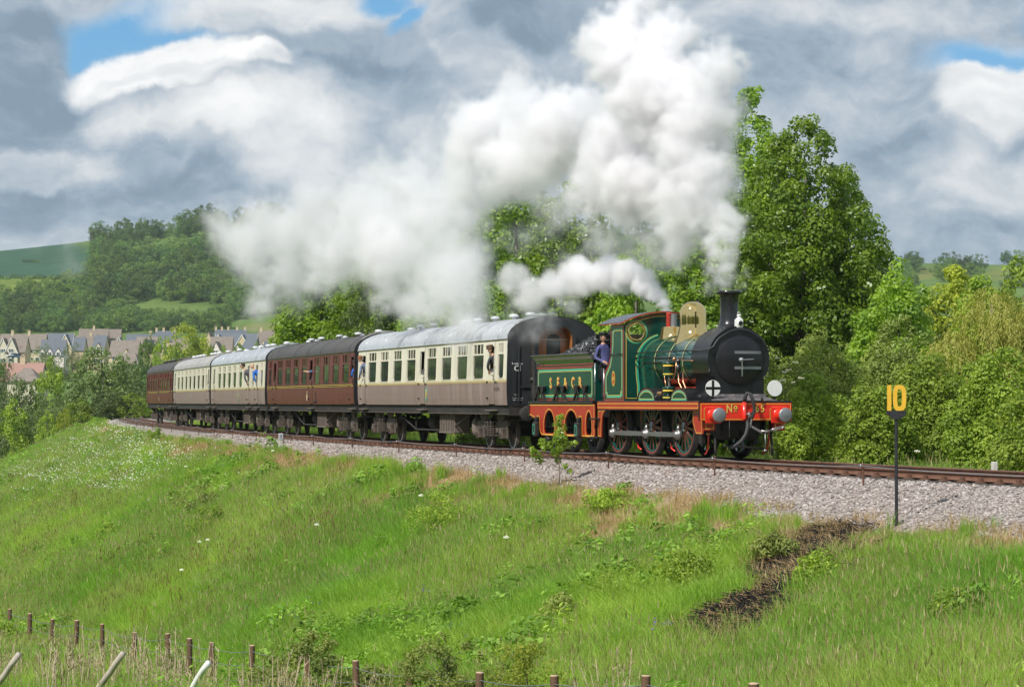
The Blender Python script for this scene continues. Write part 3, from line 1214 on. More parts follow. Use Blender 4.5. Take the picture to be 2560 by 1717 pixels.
def buffer_pair(parent, u, hm, facing=-1, z=1.085, t=.87, big=.175):
    """two buffers whose heads face along facing*u"""
    for sg in (1, -1):
        b = MB()
        f = facing
        prof = [(.20, 0), (.20, .02), (.155, .03), (.135, .08), (.115, .24), (.115, .25)]
        b.lathe([(r, h * f) for r, h in prof], M[hm], (u, sg * t, z), axis='X', n=20)
        b.bbox(min(u, u + .03 * f), max(u, u + .03 * f), sg * t - .21, sg * t + .21, z - .2, z + .2, M[hm], .02)
        o = b.build('buffer', parent)
        h = MB()
        prof = [(.05, .2), (.05, .36), (big * .6, .37), (big, .385), (big, .41), (big * .8, .425), (0.0, .44)]
        h.lathe([(r, q * f) for r, q in prof], M['dull_steel'], (u, sg * t, z), axis='X', n=28)
        h.build('buffer_head', o)


def build_loco():
    loc, rz = chord(-14.3, -7.4)
    L = thing('steam_locomotive', 'green steam locomotive with brass dome, black smokebox and red buffer beam', 'locomotive', loc, rz)
    # --- frames and footplate
    b = MB()
    b.bbox(-.09, 7.10, -1.22, 1.22, 1.405, 1.435, M['gloss_black'], .008)
    b.build('running_plate', L)
    for sg in (1, -1):
        b = MB()
        b.plate([[(-.04, 1.21), (7.10, 1.21), (7.10, 1.404), (-.04, 1.404)]], .02, SP(sg * 1.215) if sg > 0 else (lambda u, z, dp: (u, -1.215 + dp, z)), M['chestnut'])
        b.box(-.04, 7.10, sg * 1.205 - .012, sg * 1.205 + .012, 1.190, 1.209, M['gloss_black'])
        v = b.build('valance', L)
        if sg > 0:
            lined(v, 'lining', [[(-.02, 1.225), (7.07, 1.225), (7.07, 1.39), (-.02, 1.39)]], SP(1.2175), [(.012, .012, 'line_red'), (.03, .014, 'line_yellow')])
        # inside main frames
        f = MB()
        f.box(.1, 7.0, sg * .60 - .015, sg * .60 + .015, .62, 1.40, M['frame_black'])
        f.build('main_frame', L)
    # brackets hanging below the valance (lined chestnut plates beside the wheels)
    brs = [[(.02, 1.19), (.62, 1.19), (.62, .88), (.42, .62), (.02, .62)],
           [(4.98, 1.19), (5.42, 1.19), (5.42, .82), (5.30, .68), (5.15, .68), (4.98, .9)],
           [(2.66, 1.19), (3.02, 1.19), (3.02, .72), (2.84, .72), (2.66, .86)]]
    for i, p in enumerate(brs):
        t = 1.10 if i == 0 else .62
        f = MB()
        f.plate([p], .03, SP(t), M['chestnut'])
        o = f.build('frame_bracket', L)
        lined(o, 'lining', [p], SP(t + .002), [(.03, .014, 'line_yellow'), (.012, .012, 'line_red')])
    p = [(6.62, 1.19), (7.10, 1.19), (7.10, .46), (6.82, .46)] 
    p = [(7.10, 1.19), (7.10, .46), (6.86, .46)] + arc(7.0, 1.0, .2, R(180), R(110), 5)[::1] + [(6.5, 1.19)]
    p = [(7.10, 1.19), (7.10, .46), (6.84, .46), (6.82, .8), (6.77, 1.0), (6.66, 1.12), (6.5, 1.19)]
    f = MB()
    f.plate([p], .03, SP(1.20), M['chestnut'])
    o = f.build('rear_splash_plate', L)
    lined(o, 'lining', [p], SP(1.202), [(.035, .014, 'line_yellow')])
    # --- buffer beam
    b = MB()
    b.bbox(-.09, -.04, -1.22, 1.22, .95, 1.40, M['vermilion'], .006)
    b.box(-.094, -.036, -1.225, 1.225, 1.385, 1.403, M['gloss_black'])
    b.box(-.093, -.037, -1.227, -1.212, .945, 1.39, M['gloss_black'])
    b.box(-.093, -.037, 1.212, 1.227, .945, 1.39, M['gloss_black'])
    beam = b.build('buffer_beam', L)
    fp = FP(-.0925)
    lined(beam, 'lining', [[(-1.2, .96), (1.2, .96), (1.2, 1.375), (-1.2, 1.375)]], fp, [(.018, .012, 'line_yellow')])
    for sg in (1, -1):
        q = [(sg * .66, .955), (sg * .66, 1.20), (sg * .70, 1.26), (sg * 1.04, 1.26), (sg * 1.08, 1.20), (sg * 1.08, .955)]
        m2 = MB()
        m2.strip(q, .016, fp, M['gloss_black'], lift=.004)
        m2.strip([(a - sg * .02 * (1 if i < 3 else -1), z + (.02 if 0 < i < 5 else 0)) for i, (a, z) in enumerate(q)], .013, fp, M['line_yellow'], lift=.0045)
        m2.build('buffer_lining', beam)
    tx, t65 = MB(), MB()
    for (dx, dz, mt, dp) in ((-.014, -.014, 'gloss_black', .003), (0, 0, 'gold', .006)):
        text_mesh('N', .255, front_at(.44 + dx, 1.235 + dz, -.0925), M[mt], tx, .006, dp, xs=.85)
        text_mesh('o', .19, front_at(.275 + dx, 1.28 + dz, -.0925), M[mt], tx, .006, dp)
        tx.box(-.0925 - dp - .001, -.0925 - dp, .235 + dx, .315 + dx, 1.168 + dz, 1.183 + dz, M[mt])
        for tt in (.375, .505):     # serifs
            tx.box(-.0925 - dp - .001, -.0925 - dp, tt - .028 + dx, tt + .028 + dx, (1.137 if tt > .4 else 1.322) + dz, (1.150 if tt > .4 else 1.335) + dz, M[mt])
        text_mesh('6', .245, front_at(-.295 + dx, 1.235 + dz, -.0925), M[mt], t65, .004, dp)
        text_mesh('5', .245, front_at(-.435 + dx, 1.235 + dz, -.0925), M[mt], t65, .004, dp)
    tx.build('number', beam)
    t65.build('number', beam)
    buffer_pair(L, -.095, 'vermilion')
    # draw hook, shackle links, pipes
    b = MB()
    b.bbox(-.13, -.09, -.11, .11, 1.0, 1.2, M['vermilion'], .01)
    b.tube([(-.1, 0, 1.10), (-.22, 0, 1.10), (-.30, 0, 1.13), (-.33, 0, 1.07), (-.28, 0, 1.02)], .032, M['steel'], 8)
    b.build('draw_hook', L)

    def link(c, ax, ln, w, r=.018):
        ax = Vector(ax).normalized()
        sd = ax.cross(Vector((0.2, 1, .1))).normalized()
        pts = []
        for i in range(14):
            th = 2 * math.pi * i / 14
            pts.append(Vector(c) + ax * (math.cos(th) * ln + (math.copysign(ln * .5, math.cos(th)))) + sd * math.sin(th) * w)
        return pts
    b = MB()
    b.tube(link((-.24, -.06, .92), (0, -.1, 1), .10, .055), .02, M['steel'], 6, True)
    b.tube(link((-.25, -.22, .73), (0, 1, .55), .11, .05), .02, M['steel'], 6, True)
    b.tube([(-.25, -.33, .70), (-.26, -.48, .68), (-.26, -.56, .70)], .028, M['steel'], 8)
    b.tube(link((-.27, -.76, .76), (0, 1, -.25), .12, .05), .018, M['bright_steel'], 6, True)
    b.tube([(-.25, -.44, .68), (-.26, -.44, .40), (-.26, -.43, .24)], .014, M['steel'], 6)
    b.lathe([(0, -.03), (.04, -.02), (.045, .01), (0, .04)], M['steel'], (-.26, -.43, .22), n=10)
    b.build('coupling', L)
    b = MB()
    b.tube([(-.13, .05, 1.42), (-.16, .05, 1.5), (-.2, .02, 1.62), (-.26, -.04, 1.60), (-.3, -.1, 1.42), (-.3, -.13, 1.2), (-.27, -.08, 1.02), (-.22, 0, .94)], .045, M['rubber'], 10)
    for i in range(7):
        b.lathe([(.045, -.012), (.054, 0), (.045, .012)], M['rubber'], (-.3, -.105 - .006 * i, 1.44 - .05 * i), n=12)
    b.tube([(-.2, .0, .94), (-.24, .02, .80), (-.28, .08, .62), (-.28, .2, .45), (-.22, .34, .34), (-.16, .44, .28)], .05, M['rubber'], 10)
    b.build('vacuum_hose', L)
    b = MB()
    b.tube([(-.12, .06, 1.40), (-.12, .06, 1.0), (-.12, .05, .94)], .055, M['vermilion'], 10)
    b.build('brake_pipe', L)
    b = MB()
    b.tube([(-.14, -.4, 1.40), (-.14, -.4, 1.56)], .03, M['gloss_black'], 8)
    b.build('lamp_iron', L)
    b = MB()
    b.tube([(-.14, -1.0, .98), (-.16, -1.0, 1.06), (-.2, -.98, 1.12)], .03, M['gloss_black'], 8)
    b.build('lamp_iron', L)
    b = MB()
    for i in range(9):
        b.tube(link((-.14, .46, .92 - i * .045), (0, .05, 1), .012, .012, .004), .005, M['steel'], 4, True)
    b.build('chain', L)
    for sg in (1, -1):
        b = MB()
        b.bbox(.0, .30, sg * .92 - .16, sg * .92 + .16, .70, .93, M['chestnut'], .02)
        o = b.build('beam_bracket', L)
        b = MB()
        b.strip([(sg * .92 - .1, .75), (sg * .92 + .1, .75), (sg * .92 + .1, .88), (sg * .92 - .1, .88)], .012, FP(-.002), M['line_yellow'], closed=True, lift=.004)
        b.build('lining', o)
        b = MB()     # sand pipe
        b.lathe([(.03, 0), (.06, .01), (.06, .05), (.03, .06)], M['copper'], (.35, sg * .80, .60), n=10)
        b.tube([(.35, sg * .80, .70), (.36, sg * .80, .42), (.42, sg * .79, .25), (.58, sg * .77, .14), (.7, sg * .76, .12)], .022, M['vermilion'], 8)
        b.build('sand_pipe', L)
        b = MB()     # guard iron
        b.tube([(.12, sg * .74, 1.0), (.1, sg * .74, .6), (.05, sg * .75, .3), (.02, sg * .75, .1)], .035, M['frame_black'], 6)
        b.build('guard_iron', L)
    b = MB()
    b.bbox(.2, 6.9, -.55, .55, .72, 1.38, M['frame_black'], .05)
    b.lathe([(0, 0), (.25, 0), (.25, .55), (0, .55)], M['frame_black'], (.25, .28, .72), axis='X', n=18)
    b.lathe([(0, 0), (.25, 0), (.25, .55), (0, .55)], M['frame_black'], (.25, -.28, .72), axis='X', n=18)
    b.bbox(4.6, 6.3, -.5, .5, .30, .74, M['frame_black'], .06)
    b.tube([(.15, .5, .34), (.15, -.1, .30), (.15, -.62, .25)], .03, M['frame_black'], 6)
    for uu in (1.0, 3.1, 5.4):
        b.bbox(uu - .07, uu + .07, .62, .78, .35, .75, M['frame_black'], .03)
        b.bbox(uu - .07, uu + .07, -.78, -.62, .35, .75, M['frame_black'], .03)
    b.build('underframe', L)
    for uu, tt in ((3.05, .72), (5.4, .72)):
        b = MB()
        b.tube([(uu, tt, .65), (uu, tt, .35), (uu - .08, tt, .22), (uu - .35, tt + .02, .16)], .022, M['vermilion'], 8)
        b.build('brake_pipe', L)
    # --- wheels
    hubs = (1.95, 4.15, 6.60)
    for sg in (1, -1):
        for u in hubs:
            spoked_wheel('wheel', L, u, sg, .775, 14, 'loco_green', 'line_red', 'frame_black', 'dull_steel', .745)
    for u in hubs:
        b = MB()
        b.rod((u, -.7, .775), (u, .7, .775), .085, M['frame_black'], n=12)
        b.build('axle', L)
    for sg in (1, -1):
        t0 = sg * .905
        pin = [(u + .11, .585) for u in hubs]
        for (a, c) in ((0, 1), (1, 2)):
            b = MB()
            x0, x1 = pin[a][0], pin[c][0]
            pts = [(x0, .585 - .05), ((x0 + x1) / 2, .585 - .065), (x1, .585 - .05), (x1, .585 + .05), ((x0 + x1) / 2, .585 + .065), (x0, .585 + .05)]
            b.plate([pts], .045 * sg, SP(t0 + .022 * sg), M['steel'])
            o = b.build('coupling_rod', L)
        for (u, z) in pin:
            b = MB()
            b.lathe([(.125, -.045), (.13, 0), (.125, .045), (.09, .05), (.085, .10), (.05, .115), (0, .12)] if sg > 0 else
                    [(.125, .045), (.13, 0), (.125, -.045), (.09, -.05), (.085, -.10), (.05, -.115), (0, -.12)], M['steel'], (u, t0, z), axis='Y', n=20)
            b.lathe([(.035, 0), (.05, .03), (.045, .07), (.02, .085), (.028, .1), (0, .12)], M['steel'], (u, t0, z + .12), n=10)
            b.rod((u, sg * .72, z), (u, t0, z), .06, M['steel'], n=10)
            b.build('crank_pin', L)
    # --- boiler
    ZC = 2.43
    b = MB()
    rb = .66
    b.lathe([(rb, 1.30), (rb, 4.34)], M['loco_green'], (0, 0, ZC), axis='X', n=64)
    b.build('boiler', L)
    fb = []
    for i in range(29):
        th = math.pi * i / 28
        fb.append((math.cos(th) * .69, ZC + math.sin(th) * .685))
    fb = [(.60, 1.44), (.62, 1.75), (.655, 2.05)] + fb + [(-.655, 2.05), (-.62, 1.75), (-.60, 1.44)]
    b = MB()
    n = len(fb)
    vs = [(4.34, t, z) for t, z in fb] + [(5.39, t, z) for t, z in fb]
    b.add(vs, [(i, i + 1, n + i + 1, n + i) for i in range(n - 1)], M['loco_green'], True)
    b.plate([fb], .01, FP(4.335), M['loco_green'])
    for (uu, z) in [(4.55 + .24 * j, zz) for j in range(4) for zz in (1.66, 1.98)] + [(4.6, 2.66), (4.95, 2.7)]:
        tt = np.interp(z, [1.44, 1.75, 2.05, 2.43, 2.7], [.60, .62, .655, .69, .63])
        b.rod((uu, tt, z), (uu, tt + .018, z), .017, M['loco_green'], n=6)
    b.build('firebox', L)
    for u, w in ((1.50, .05), (2.37, .045), (3.30, .045), (4.30, .05)):
        b = MB()
        b.lathe([(rb + .001, u - w / 2), (rb + .008, u - w / 2), (rb + .008, u + w / 2), (rb + .001, u + w / 2)], M['loco_green'], (0, 0, ZC), axis='X', n=64)
        b.lathe([(rb + .010, u - w * .32), (rb + .010, u + w * .32)], M['line_green'], (0, 0, ZC), axis='X', n=64)
        for d, mt in ((-.52, 'line_red'), (.52, 'line_yellow')):
            b.lathe([(rb + .009, u + w * d - .008), (rb + .009, u + w * d + .008)], M[mt], (0, 0, ZC), axis='X', n=64)
        b.build('boiler_band', L)
    b = MB()         # lower boiler cradle and cylinder cover, dark red
    b.bbox(.9, 4.3, -.55, .55, 1.435, 1.78, M['chestnut'], .12)
    b.build('frame_top', L)
    # --- smokebox
    b = MB()
    rs = .80
    ring = arc(0, ZC + .02, rs, R(-28), R(208), 40)
    prof = [(.67, 1.44), (.67, ZC - .36)] + ring + [(-.67, ZC - .36), (-.67, 1.44)]
    n = len(prof)
    b.add([(.36, t, z) for t, z in prof] + [(1.48, t, z) for t, z in prof], [(i, i + 1, n + i + 1, n + i) for i in range(n - 1)], M['smokebox_black'], True)
    b.plate([prof], .012, FP(1.468), M['smokebox_black'])
    o = b.build('smokebox', L)
    fp_ = FP(.345)
    b = MB()
    rf = .82
    ring = arc(0, ZC + .01, rf, R(-27), R(207), 40)
    prof = [(.66, 1.48), (.66, ZC - .38)] + [(.735, ZC - .38)] + ring + [(-.735, ZC - .38), (-.66, ZC - .38), (-.66, 1.48)]
    b.plate([prof], .022, fp_, M['smokebox_black'])
    for i in range(44):
        th = 2 * math.pi * i / 44
        b.rod((.345, math.cos(th) * .68, ZC + math.sin(th) * .68), (.333, math.cos(th) * .68, ZC + math.sin(th) * .68), .011, M['smokebox_black'], n=6)
    for i in range(30):
        th = R(-20) + R(220) * i / 29
        for uu in (1.42,):
            b.rod((uu, math.cos(th) * rs, ZC + .02 + math.sin(th) * rs), (uu, math.cos(th) * (rs + .012), ZC + .02 + math.sin(th) * (rs + .012)), .012, M['smokebox_black'], n=6)
    b.build('smokebox_front', o)
    b = MB()
    b.lathe([(.625, 0.0), (.625, -.02), (.61, -.035), (.55, -.06), (.44, -.095), (.3, -.12), (.15, -.13), (0, -.133)], M['smokebox_black'], (.343, 0, ZC), axis='X', n=56)
    door = b.build('smokebox_door', o)
    for z in (ZC + .185, ZC - .195):
        b = MB()
        pts = []
        for i in range(9):
            t = .17 - i * .093
            r = math.hypot(t, z - ZC)
            dp = np.interp(r, [0, .15, .3, .44, .55, .61, .63], [.133, .13, .12, .095, .06, .035, .03]) + .012
            pts.append((.343 - dp, t))
        for (u1, t1), (u2, t2) in zip(pts[:-1], pts[1:]):
            b.add([(u1, t1, z - .034), (u2, t2, z - .034), (u2, t2, z + .034), (u1, t1, z + .034)], [(0, 1, 2, 3)], M['dull_steel'])
            b.add([(u1, t1, z + .034), (u2, t2, z + .034), (u2 + .03, t2, z + .034), (u1 + .03, t1, z + .034)], [(0, 1, 2, 3)], M['dull_steel'])
            b.add([(u1, t1, z - .034), (u2, t2, z - .034), (u2 + .03, t2, z - .034), (u1 + .03, t1, z - .034)], [(0, 1, 2, 3)], M['dull_steel'])
        b.build('hinge_strap', door)
    b = MB()
    b.rod((.318, -.60, ZC - .28), (.318, -.60, ZC + .26), .02, M['smokebox_black'], n=8)
    b.build('hinge_pin', door)
    b = MB()
    b.lathe([(.06, 0), (.06, -.05), (.03, -.06), (.03, -.12), (0, -.12)], M['dull_steel'], (.215, 0, ZC), axis='X', n=14)
    b.rod((.12, 0, ZC), (.115, -.30, ZC + .02), .016, M['bright_steel'], .011)
    b.rod((.145, 0, ZC), (.14, .0, ZC - .40), .016, M['bright_steel'], .013)
    b.build('door_handle', door)
    b = MB()   # apron and valve chest cover in front of the smokebox
    b.add([(.30, .72, 1.52), (.30, -.72, 1.52), (-.02, -.88, 1.437), (-.02, .88, 1.437), (.36, .72, 1.62), (.36, -.72, 1.62)],
          [(0, 1, 2, 3), (4, 5, 1, 0)], M['ashy_apron'])
    b.add([(.30, .72, 1.52), (-.02, .88, 1.437), (.36, .72, 1.437), (.36, .72, 1.62)], [(0, 1, 2, 3)], M['ashy_apron'])
    b.add([(.30, -.72, 1.52), (-.02, -.88, 1.437), (.36, -.72, 1.437), (.36, -.72, 1.62)], [(0, 1, 2, 3)], M['ashy_apron'])
    b.build('smokebox_apron', L)
    b = MB()    # angle irons at the smokebox foot
    for sg in (1, -1):
        b.tube([(.31, sg * .80, ZC - .22), (.31, sg * .80, ZC - .36), (.31, sg * .77, ZC - .40), (.31, sg * .66, ZC - .40)], .016, M['smokebox_black'], 6)
    b.build('lamp_iron', L)
    # --- chimney
    b = MB()

    def saddle(x, y, z):
        # foot of the chimney follows the round top of the smokebox
        if z < .12:
            k = (1 - z / .12)
            return x, y, z - k * (rs - math.sqrt(max(0, rs * rs - y * y)))
        return x, y, z
    zt = ZC + .02 + rs
    b.lathe([(.42, .0), (.36, .015), (.29, .05), (.255, .11), (.235, .2), (.225, .35), (.225, .60), (.235, .76), (.25, .80), (.30, .82), (.315, .85), (.315, .885), (.27, .90),
             (.20, .90), (.19, .80), (.19, .6)], M['gloss_black'], (.93, 0, zt), n=36, bend=saddle)
    b.build('chimney', L)
    # --- dome and safety valves

    def saddle2(x, y, z):
        if z < .16:
            k = (1 - z / .16)
            return x, y, z - k * (.66 - math.sqrt(max(0, .66 ** 2 - y * y)))
        return x, y, z
    b = MB()
    b.lathe([(.50, .0), (.47, .006), (.43, .04), (.385, .10), (.352, .18), (.342, .25), (.34, .28), (.3398, .31), (.3394, .38), (.339, .45), (.338, .52), (.336, .56), (.332, .61), (.325, .66), (.285, .75), (.22, .82), (.13, .865), (0, .882)], M['brass'], (3.30, 0, ZC + .66), n=48, bend=saddle2)
    b.build('dome', L)
    b = MB()

    def saddle3(x, y, z):
        if z < .1:
            return x, y, z - (1 - z / .1) * (.685 - math.sqrt(max(0, .685 ** 2 - y * y)))
        return x, y, z
    b.lathe([(.36, 0), (.345, .02), (.325, .06), (.29, .22), (.29, .235), (.26, .245), (0, .245)], M['brass'], (4.72, 0, ZC + .685), n=32, bend=saddle3)
    o = b.build('safety_valve_cover', L)
    b = MB()
    b.rod((4.62, .0, ZC + .90), (4.62, .0, ZC + 1.27), .085, M['dull_steel'], n=16)
    b.rod((4.80, .0, ZC + .90), (4.80, .0, ZC + 1.27), .085, M['dull_steel'], n=16)
    b.build('safety_valve', o)
    b = MB()
    pts = [(4.72 + .06 * math.cos(i * .9), .11 + .06 * math.sin(i * .9) * .9, ZC + .92 + i * .0068) for i in range(52)]
    b.tube(pts, .017, M['line_red'], 5)
    b.rod((4.6, .1, ZC + 1.27), (4.85, .1, ZC + 1.28), .025, M['line_red'], n=6)
    b.build('spring', o)
    # --- cab
    ZE, ZT = 3.44, 3.73
    side = [(5.36, 1.44), (5.36, 3.43), (6.28, 3.43)] + [(6.30, 3.3), (6.29, 3.0), (6.31, 2.75), (6.38, 2.5), (6.52, 2.34), (6.72, 2.22), (6.80, 2.15), (6.80, 1.44)]
    panel = [(5.46, 1.56), (5.46, 3.32), (6.02, 3.32), (6.14, 3.25), (6.15, 2.95), (6.20, 2.68), (6.34, 2.38), (6.62, 2.14), (6.68, 2.06), (6.68, 1.64), (6.60, 1.62), (6.58, 1.54), (5.56, 1.54), (5.54, 1.62)]
    for sg in (1, -1):
        b = MB()
        b.plate([side], .02 * sg, SP(sg * 1.12), M['loco_green'], M['gloss_black'])
        o = b.build('cab_side', L)
        if sg > 0:
            lined(o, 'lining', [panel], SP(1.1215), GREEN_LINES)
            b = MB()
            b.strip(side, .022, SP(1.1215), M['line_red'], closed=True, lift=.004)
            b.build('edge_lining', o)
            b = MB()
            b.plate([[(6.10 + .13 * math.cos(i * R(15)), 2.02 + .20 * math.sin(i * R(15))) for i in range(24)]], 0, SP(1.128), M['line_yellow'])
            b.plate([[(6.10 + .112 * math.cos(i * R(15)), 2.02 + .175 * math.sin(i * R(15))) for i in range(24)]], 0, SP(1.131), M['chestnut'])
            b.strip([(6.10 + .085 * math.cos(i * R(15)), 2.02 + .145 * math.sin(i * R(15))) for i in range(24)], .010, SP(1.131), M['gold'], closed=True, lift=.003)
            text_mesh('65', .15, side_at(6.10, 2.02, 1.131), M['gold'], b, .004, .004)
            b.build('number_plate', o)
            # handrail pillars by the cab entrance
        b = MB()
        b.tube([(6.9, sg * 1.10, 1.45), (6.9, sg * 1.10, 2.3)], .018, M['bright_steel'], 8)
        b.tube([(6.35, sg * 1.16, 2.66), (5.9, sg * 1.16, 2.66), (5.4, sg * 1.16, 2.66)], .016, M['gloss_black'], 8)
        b.build('cab_handrail', L)
    # cab front: arched plate with two round windows
    arch = [(-1.12 + 2.24 * i / 20, ZE + (ZT - ZE) * (1 - ((-1 + i / 10)) ** 2)) for i in range(21)]
    out = [(-1.12, 1.44)] + arch + [(1.12, 1.44)]
    h1 = [(.77 + .205 * math.cos(R(i * 15)), 3.24 + .205 * math.sin(R(i * 15))) for i in range(24)]
    h2 = [(-x, z) for x, z in h1]
    b = MB()
    b.plate([out, h1, h2], .015, FP(5.345), M['loco_green'])
    o = b.build('cab_front', L)
    b = MB()
    fpc = FP(5.343)
    b.strip([(-1.08, 1.47)] + [(x * .965, z - .045) for x, z in arch] + [(1.08, 1.47)], .05, fpc, M['loco_green'], lift=.002)
    b.strip([(1.055, 1.50), (1.055, 3.36)] + [(x * .94, z - .075) for x, z in reversed(arch)], .016, fpc, M['line_yellow'], lift=.004)
    b.strip([(1.085, 1.47), (1.085, 3.42)] + [(x * .97, z - .04) for x, z in reversed(arch)], .012, fpc, M['line_red'], lift=.004)
    rim = [(.0 + .745 * math.cos(R(a)), ZC + .745 * math.sin(R(a))) for a in range(0, 91, 6)]
    edge = [(.70, 1.50), (.70, 1.8), (.735, 2.1)] + rim[:14]
    b.strip(edge, .06, fpc, M['line_green'], lift=.003)
    b.strip([(x * 1.055, z + .01 * i / 16) for i, (x, z) in enumerate(edge)], .016, fpc, M['line_yellow'], lift=.004)
    b.strip([(1.04, 1.50), (.70, 1.50)], .016, fpc, M['line_yellow'], lift=.004)
    for sg in (1, -1):
        b.strip([(sg * .77 + .30 * math.cos(R(i * 15)), 3.24 + .30 * math.sin(R(i * 15))) for i in range(24)], .028, fpc, M['line_green'], closed=True, lift=.003)
        b.strip([(sg * .77 + .275 * math.cos(R(i * 15)), 3.24 + .275 * math.sin(R(i * 15))) for i in range(24)], .014, fpc, M['line_yellow'], closed=True, lift=.004)
    b.build('lining', o)
    for sg in (1, -1):
        b = MB()
        b.lathe([(.20, .01), (.20, -.03), (.245, -.03), (.25, -.005), (.25, .002)], M['brass'], (5.345, sg * .77, 3.24), axis='X', n=28)
        w = b.build('round_window', o)
        b = MB()
        b.plate([[(sg * .77 + .203 * math.cos(R(i * 15)), 3.24 + .203 * math.sin(R(i * 15))) for i in range(24)]], 0, FP(5.352), M['clear_glass'])
        b.build('pane', w)
    b = MB()
    roof = [(-1.24 + 2.48 * i / 20, ZE + .005 + (ZT - ZE + .02) * (1 - ((-1 + i / 10)) ** 2)) for i in range(21)]
    n = len(roof)
    vs = [(5.24, t, z) for t, z in roof] + [(6.95, t, z) for t, z in roof] + [(5.24, t, z + .03) for t, z in roof] + [(6.95, t, z + .03) for t, z in roof]
    b.add(vs, [(i, i + 1, n + i + 1, n + i) for i in range(n - 1)] + [(2 * n + i, 2 * n + i + 1, 3 * n + i + 1, 3 * n + i) for i in range(n - 1)], M['gloss_black'], True)
    b.add(vs, [(i, i + 1, 2 * n + i + 1, 2 * n + i) for i in range(n - 1)] + [(n + i, n + i + 1, 3 * n + i + 1, 3 * n + i) for i in range(n - 1)], M['gloss_black'])
    b.tube([(5.235, t, z + .004) for t, z in roof], .011, M['line_red'], 5)
    b.tube([(u, roof[0][0] * -1 - .003 + (1.24 + roof[0][0]), roof[0][1] + .004) for u in (5.24, 6.95)], .011, M['line_red'], 5)
    b.add(vs, [(n - 1, 2 * n - 1, 4 * n - 1, 3 * n - 1), (0, n, 3 * n, 2 * n)], M['gloss_black'])
    b.build('cab_roof', L)
    b = MB()
    b.bbox(5.42, 5.75, -.68, .68, 1.45, 2.95, M['frame_black'], .05)
    b.bbox(5.4, 7.05, -1.1, 1.1, 1.44, 1.50, M['frame_black'], .01)
    b.rod((5.8, .3, 2.3), (5.75, .3, 2.3), .12, M['brass'], n=12)
    b.rod((5.8, -.2, 2.6), (5.75, -.2, 2.6), .09, M['brass'], n=12)
    b.tube([(5.8, -.3, 2.1), (5.9, .1, 2.3), (5.9, .35, 2.5)], .02, M['bright_steel'], 6)
    b.build('backhead', L)
    # cab steps
    b = MB()
    for sg in (1, -1):
        b.bbox(7.0, 7.18, sg * 1.13 - .02, sg * 1.13 + .02, .45, 1.40, M['frame_black'], .01)
        for z in (.46, .95):
            b.bbox(6.92, 7.30, sg * 1.22 - .16, sg * 1.22 + .16, z - .03, z + .02, M['frame_black'], .01)
            b.bbox(6.92, 7.30, sg * 1.10 - .02, sg * 1.10 + .02, z, z + .12, M['frame_black'], .01)
    b.build('cab_step', L)
    # --- splashers
    for (u0, half, hgt) in ((4.02, .64, .34), (1.78, .60, .32)):
        for sg in (1, -1):
            b = MB()
            p = arc(u0, 1.437, half, 0, math.pi, 18, ry=hgt)
            b.plate([p], .006 * sg, SP(sg * 1.0), M['loco_green'])
            n = len(p)
            vs = [(u, sg * 1.015, z) for u, z in p] + [(u, sg * .60, z) for u, z in p]
            b.add(vs, [(i, i + 1, n + i + 1, n + i) for i in range(n - 1)], M['gloss_black'], True)
            o = b.build('splasher', L)
            if sg > 0:
                b = MB()
                b.strip(arc(u0, 1.437, half - .03, 0, math.pi, 18, ry=hgt - .03), .06, SP(1.002), M['gloss_black'], lift=.003)
                q = arc(u0, 1.455, half - .12, 0, math.pi, 18, ry=hgt - .10)
                b.strip(q, .035, SP(1.002), M['line_green'], closed=True, lift=.004)
                b.strip(inset(q, .028), .012, SP(1.002), M['line_yellow'], closed=True, lift=.005)
                b.strip(inset(q, -.03), .010, SP(1.002), M['line_red'], closed=True, lift=.005)
                b.build('lining', o)
    # --- air pump on the footplate
    b = MB()
    b.lathe([(.15, 0), (.155, .02), (.155, .30), (.17, .30), (.17, .335), (.1, .36), (.06, .40), (0, .40)], M['loco_green'], (2.62, .93, 2.06), n=24)
    b.lathe([(.15, 0), (.16, .02), (.16, .26), (.17, .26), (.17, .30), (.08, .33)], M['loco_green'], (2.62, .93, 1.47), n=24)
    b.lathe([(.157, .03), (.157, .06)], M['line_yellow'], (2.62, .93, 2.06), n=24)
    b.lathe([(.157, .24), (.157, .28)], M['line_yellow'], (2.62, .93, 2.06), n=24)
    b.lathe([(.1625, .03), (.1625, .06)], M['line_yellow'], (2.62, .93, 1.47), n=24)
    b.lathe([(.1625, .20), (.1625, .24)], M['line_yellow'], (2.62, .93, 1.47), n=24)
    o = b.build('air_pump', L)
    b = MB()
    b.rod((2.62, .93, 1.75), (2.62, .93, 2.08), .03, M['bright_steel'])
    for du in (-.11, .11):
        b.rod((2.62 + du, .93, 1.78), (2.62 + du, .93, 2.08), .014, M['gloss_black'], n=6)
    b.bbox(2.5, 2.74, .84, 1.02, 2.36, 2.45, M['gloss_black'], .02)
    b.rod((2.72, 1.06, 1.62), (2.92, 1.1, 1.62), .05, M['copper'], n=10)
    b.rod((2.86, 1.0, 2.15), (2.86, 1.0, 2.34), .03, M['gloss_black'], n=8)
    b.lathe([(0, 0), (.06, .02), (.07, .1), (.05, .2), (0, .22)], M['gloss_black'], (2.12, .88, 2.14), n=12)
    b.lathe([(0, 0), (.05, .02), (.055, .1), (0, .16)], M['gloss_black'], (2.12, .88, 2.34), n=12)
    b.lathe([(0, 0), (.04, .02), (.05, .06), (.02, .11), (0, .12)], M['copper'], (2.35, .9, 2.42), n=10)
    b.build('pump_fittings', o)
    b = MB()
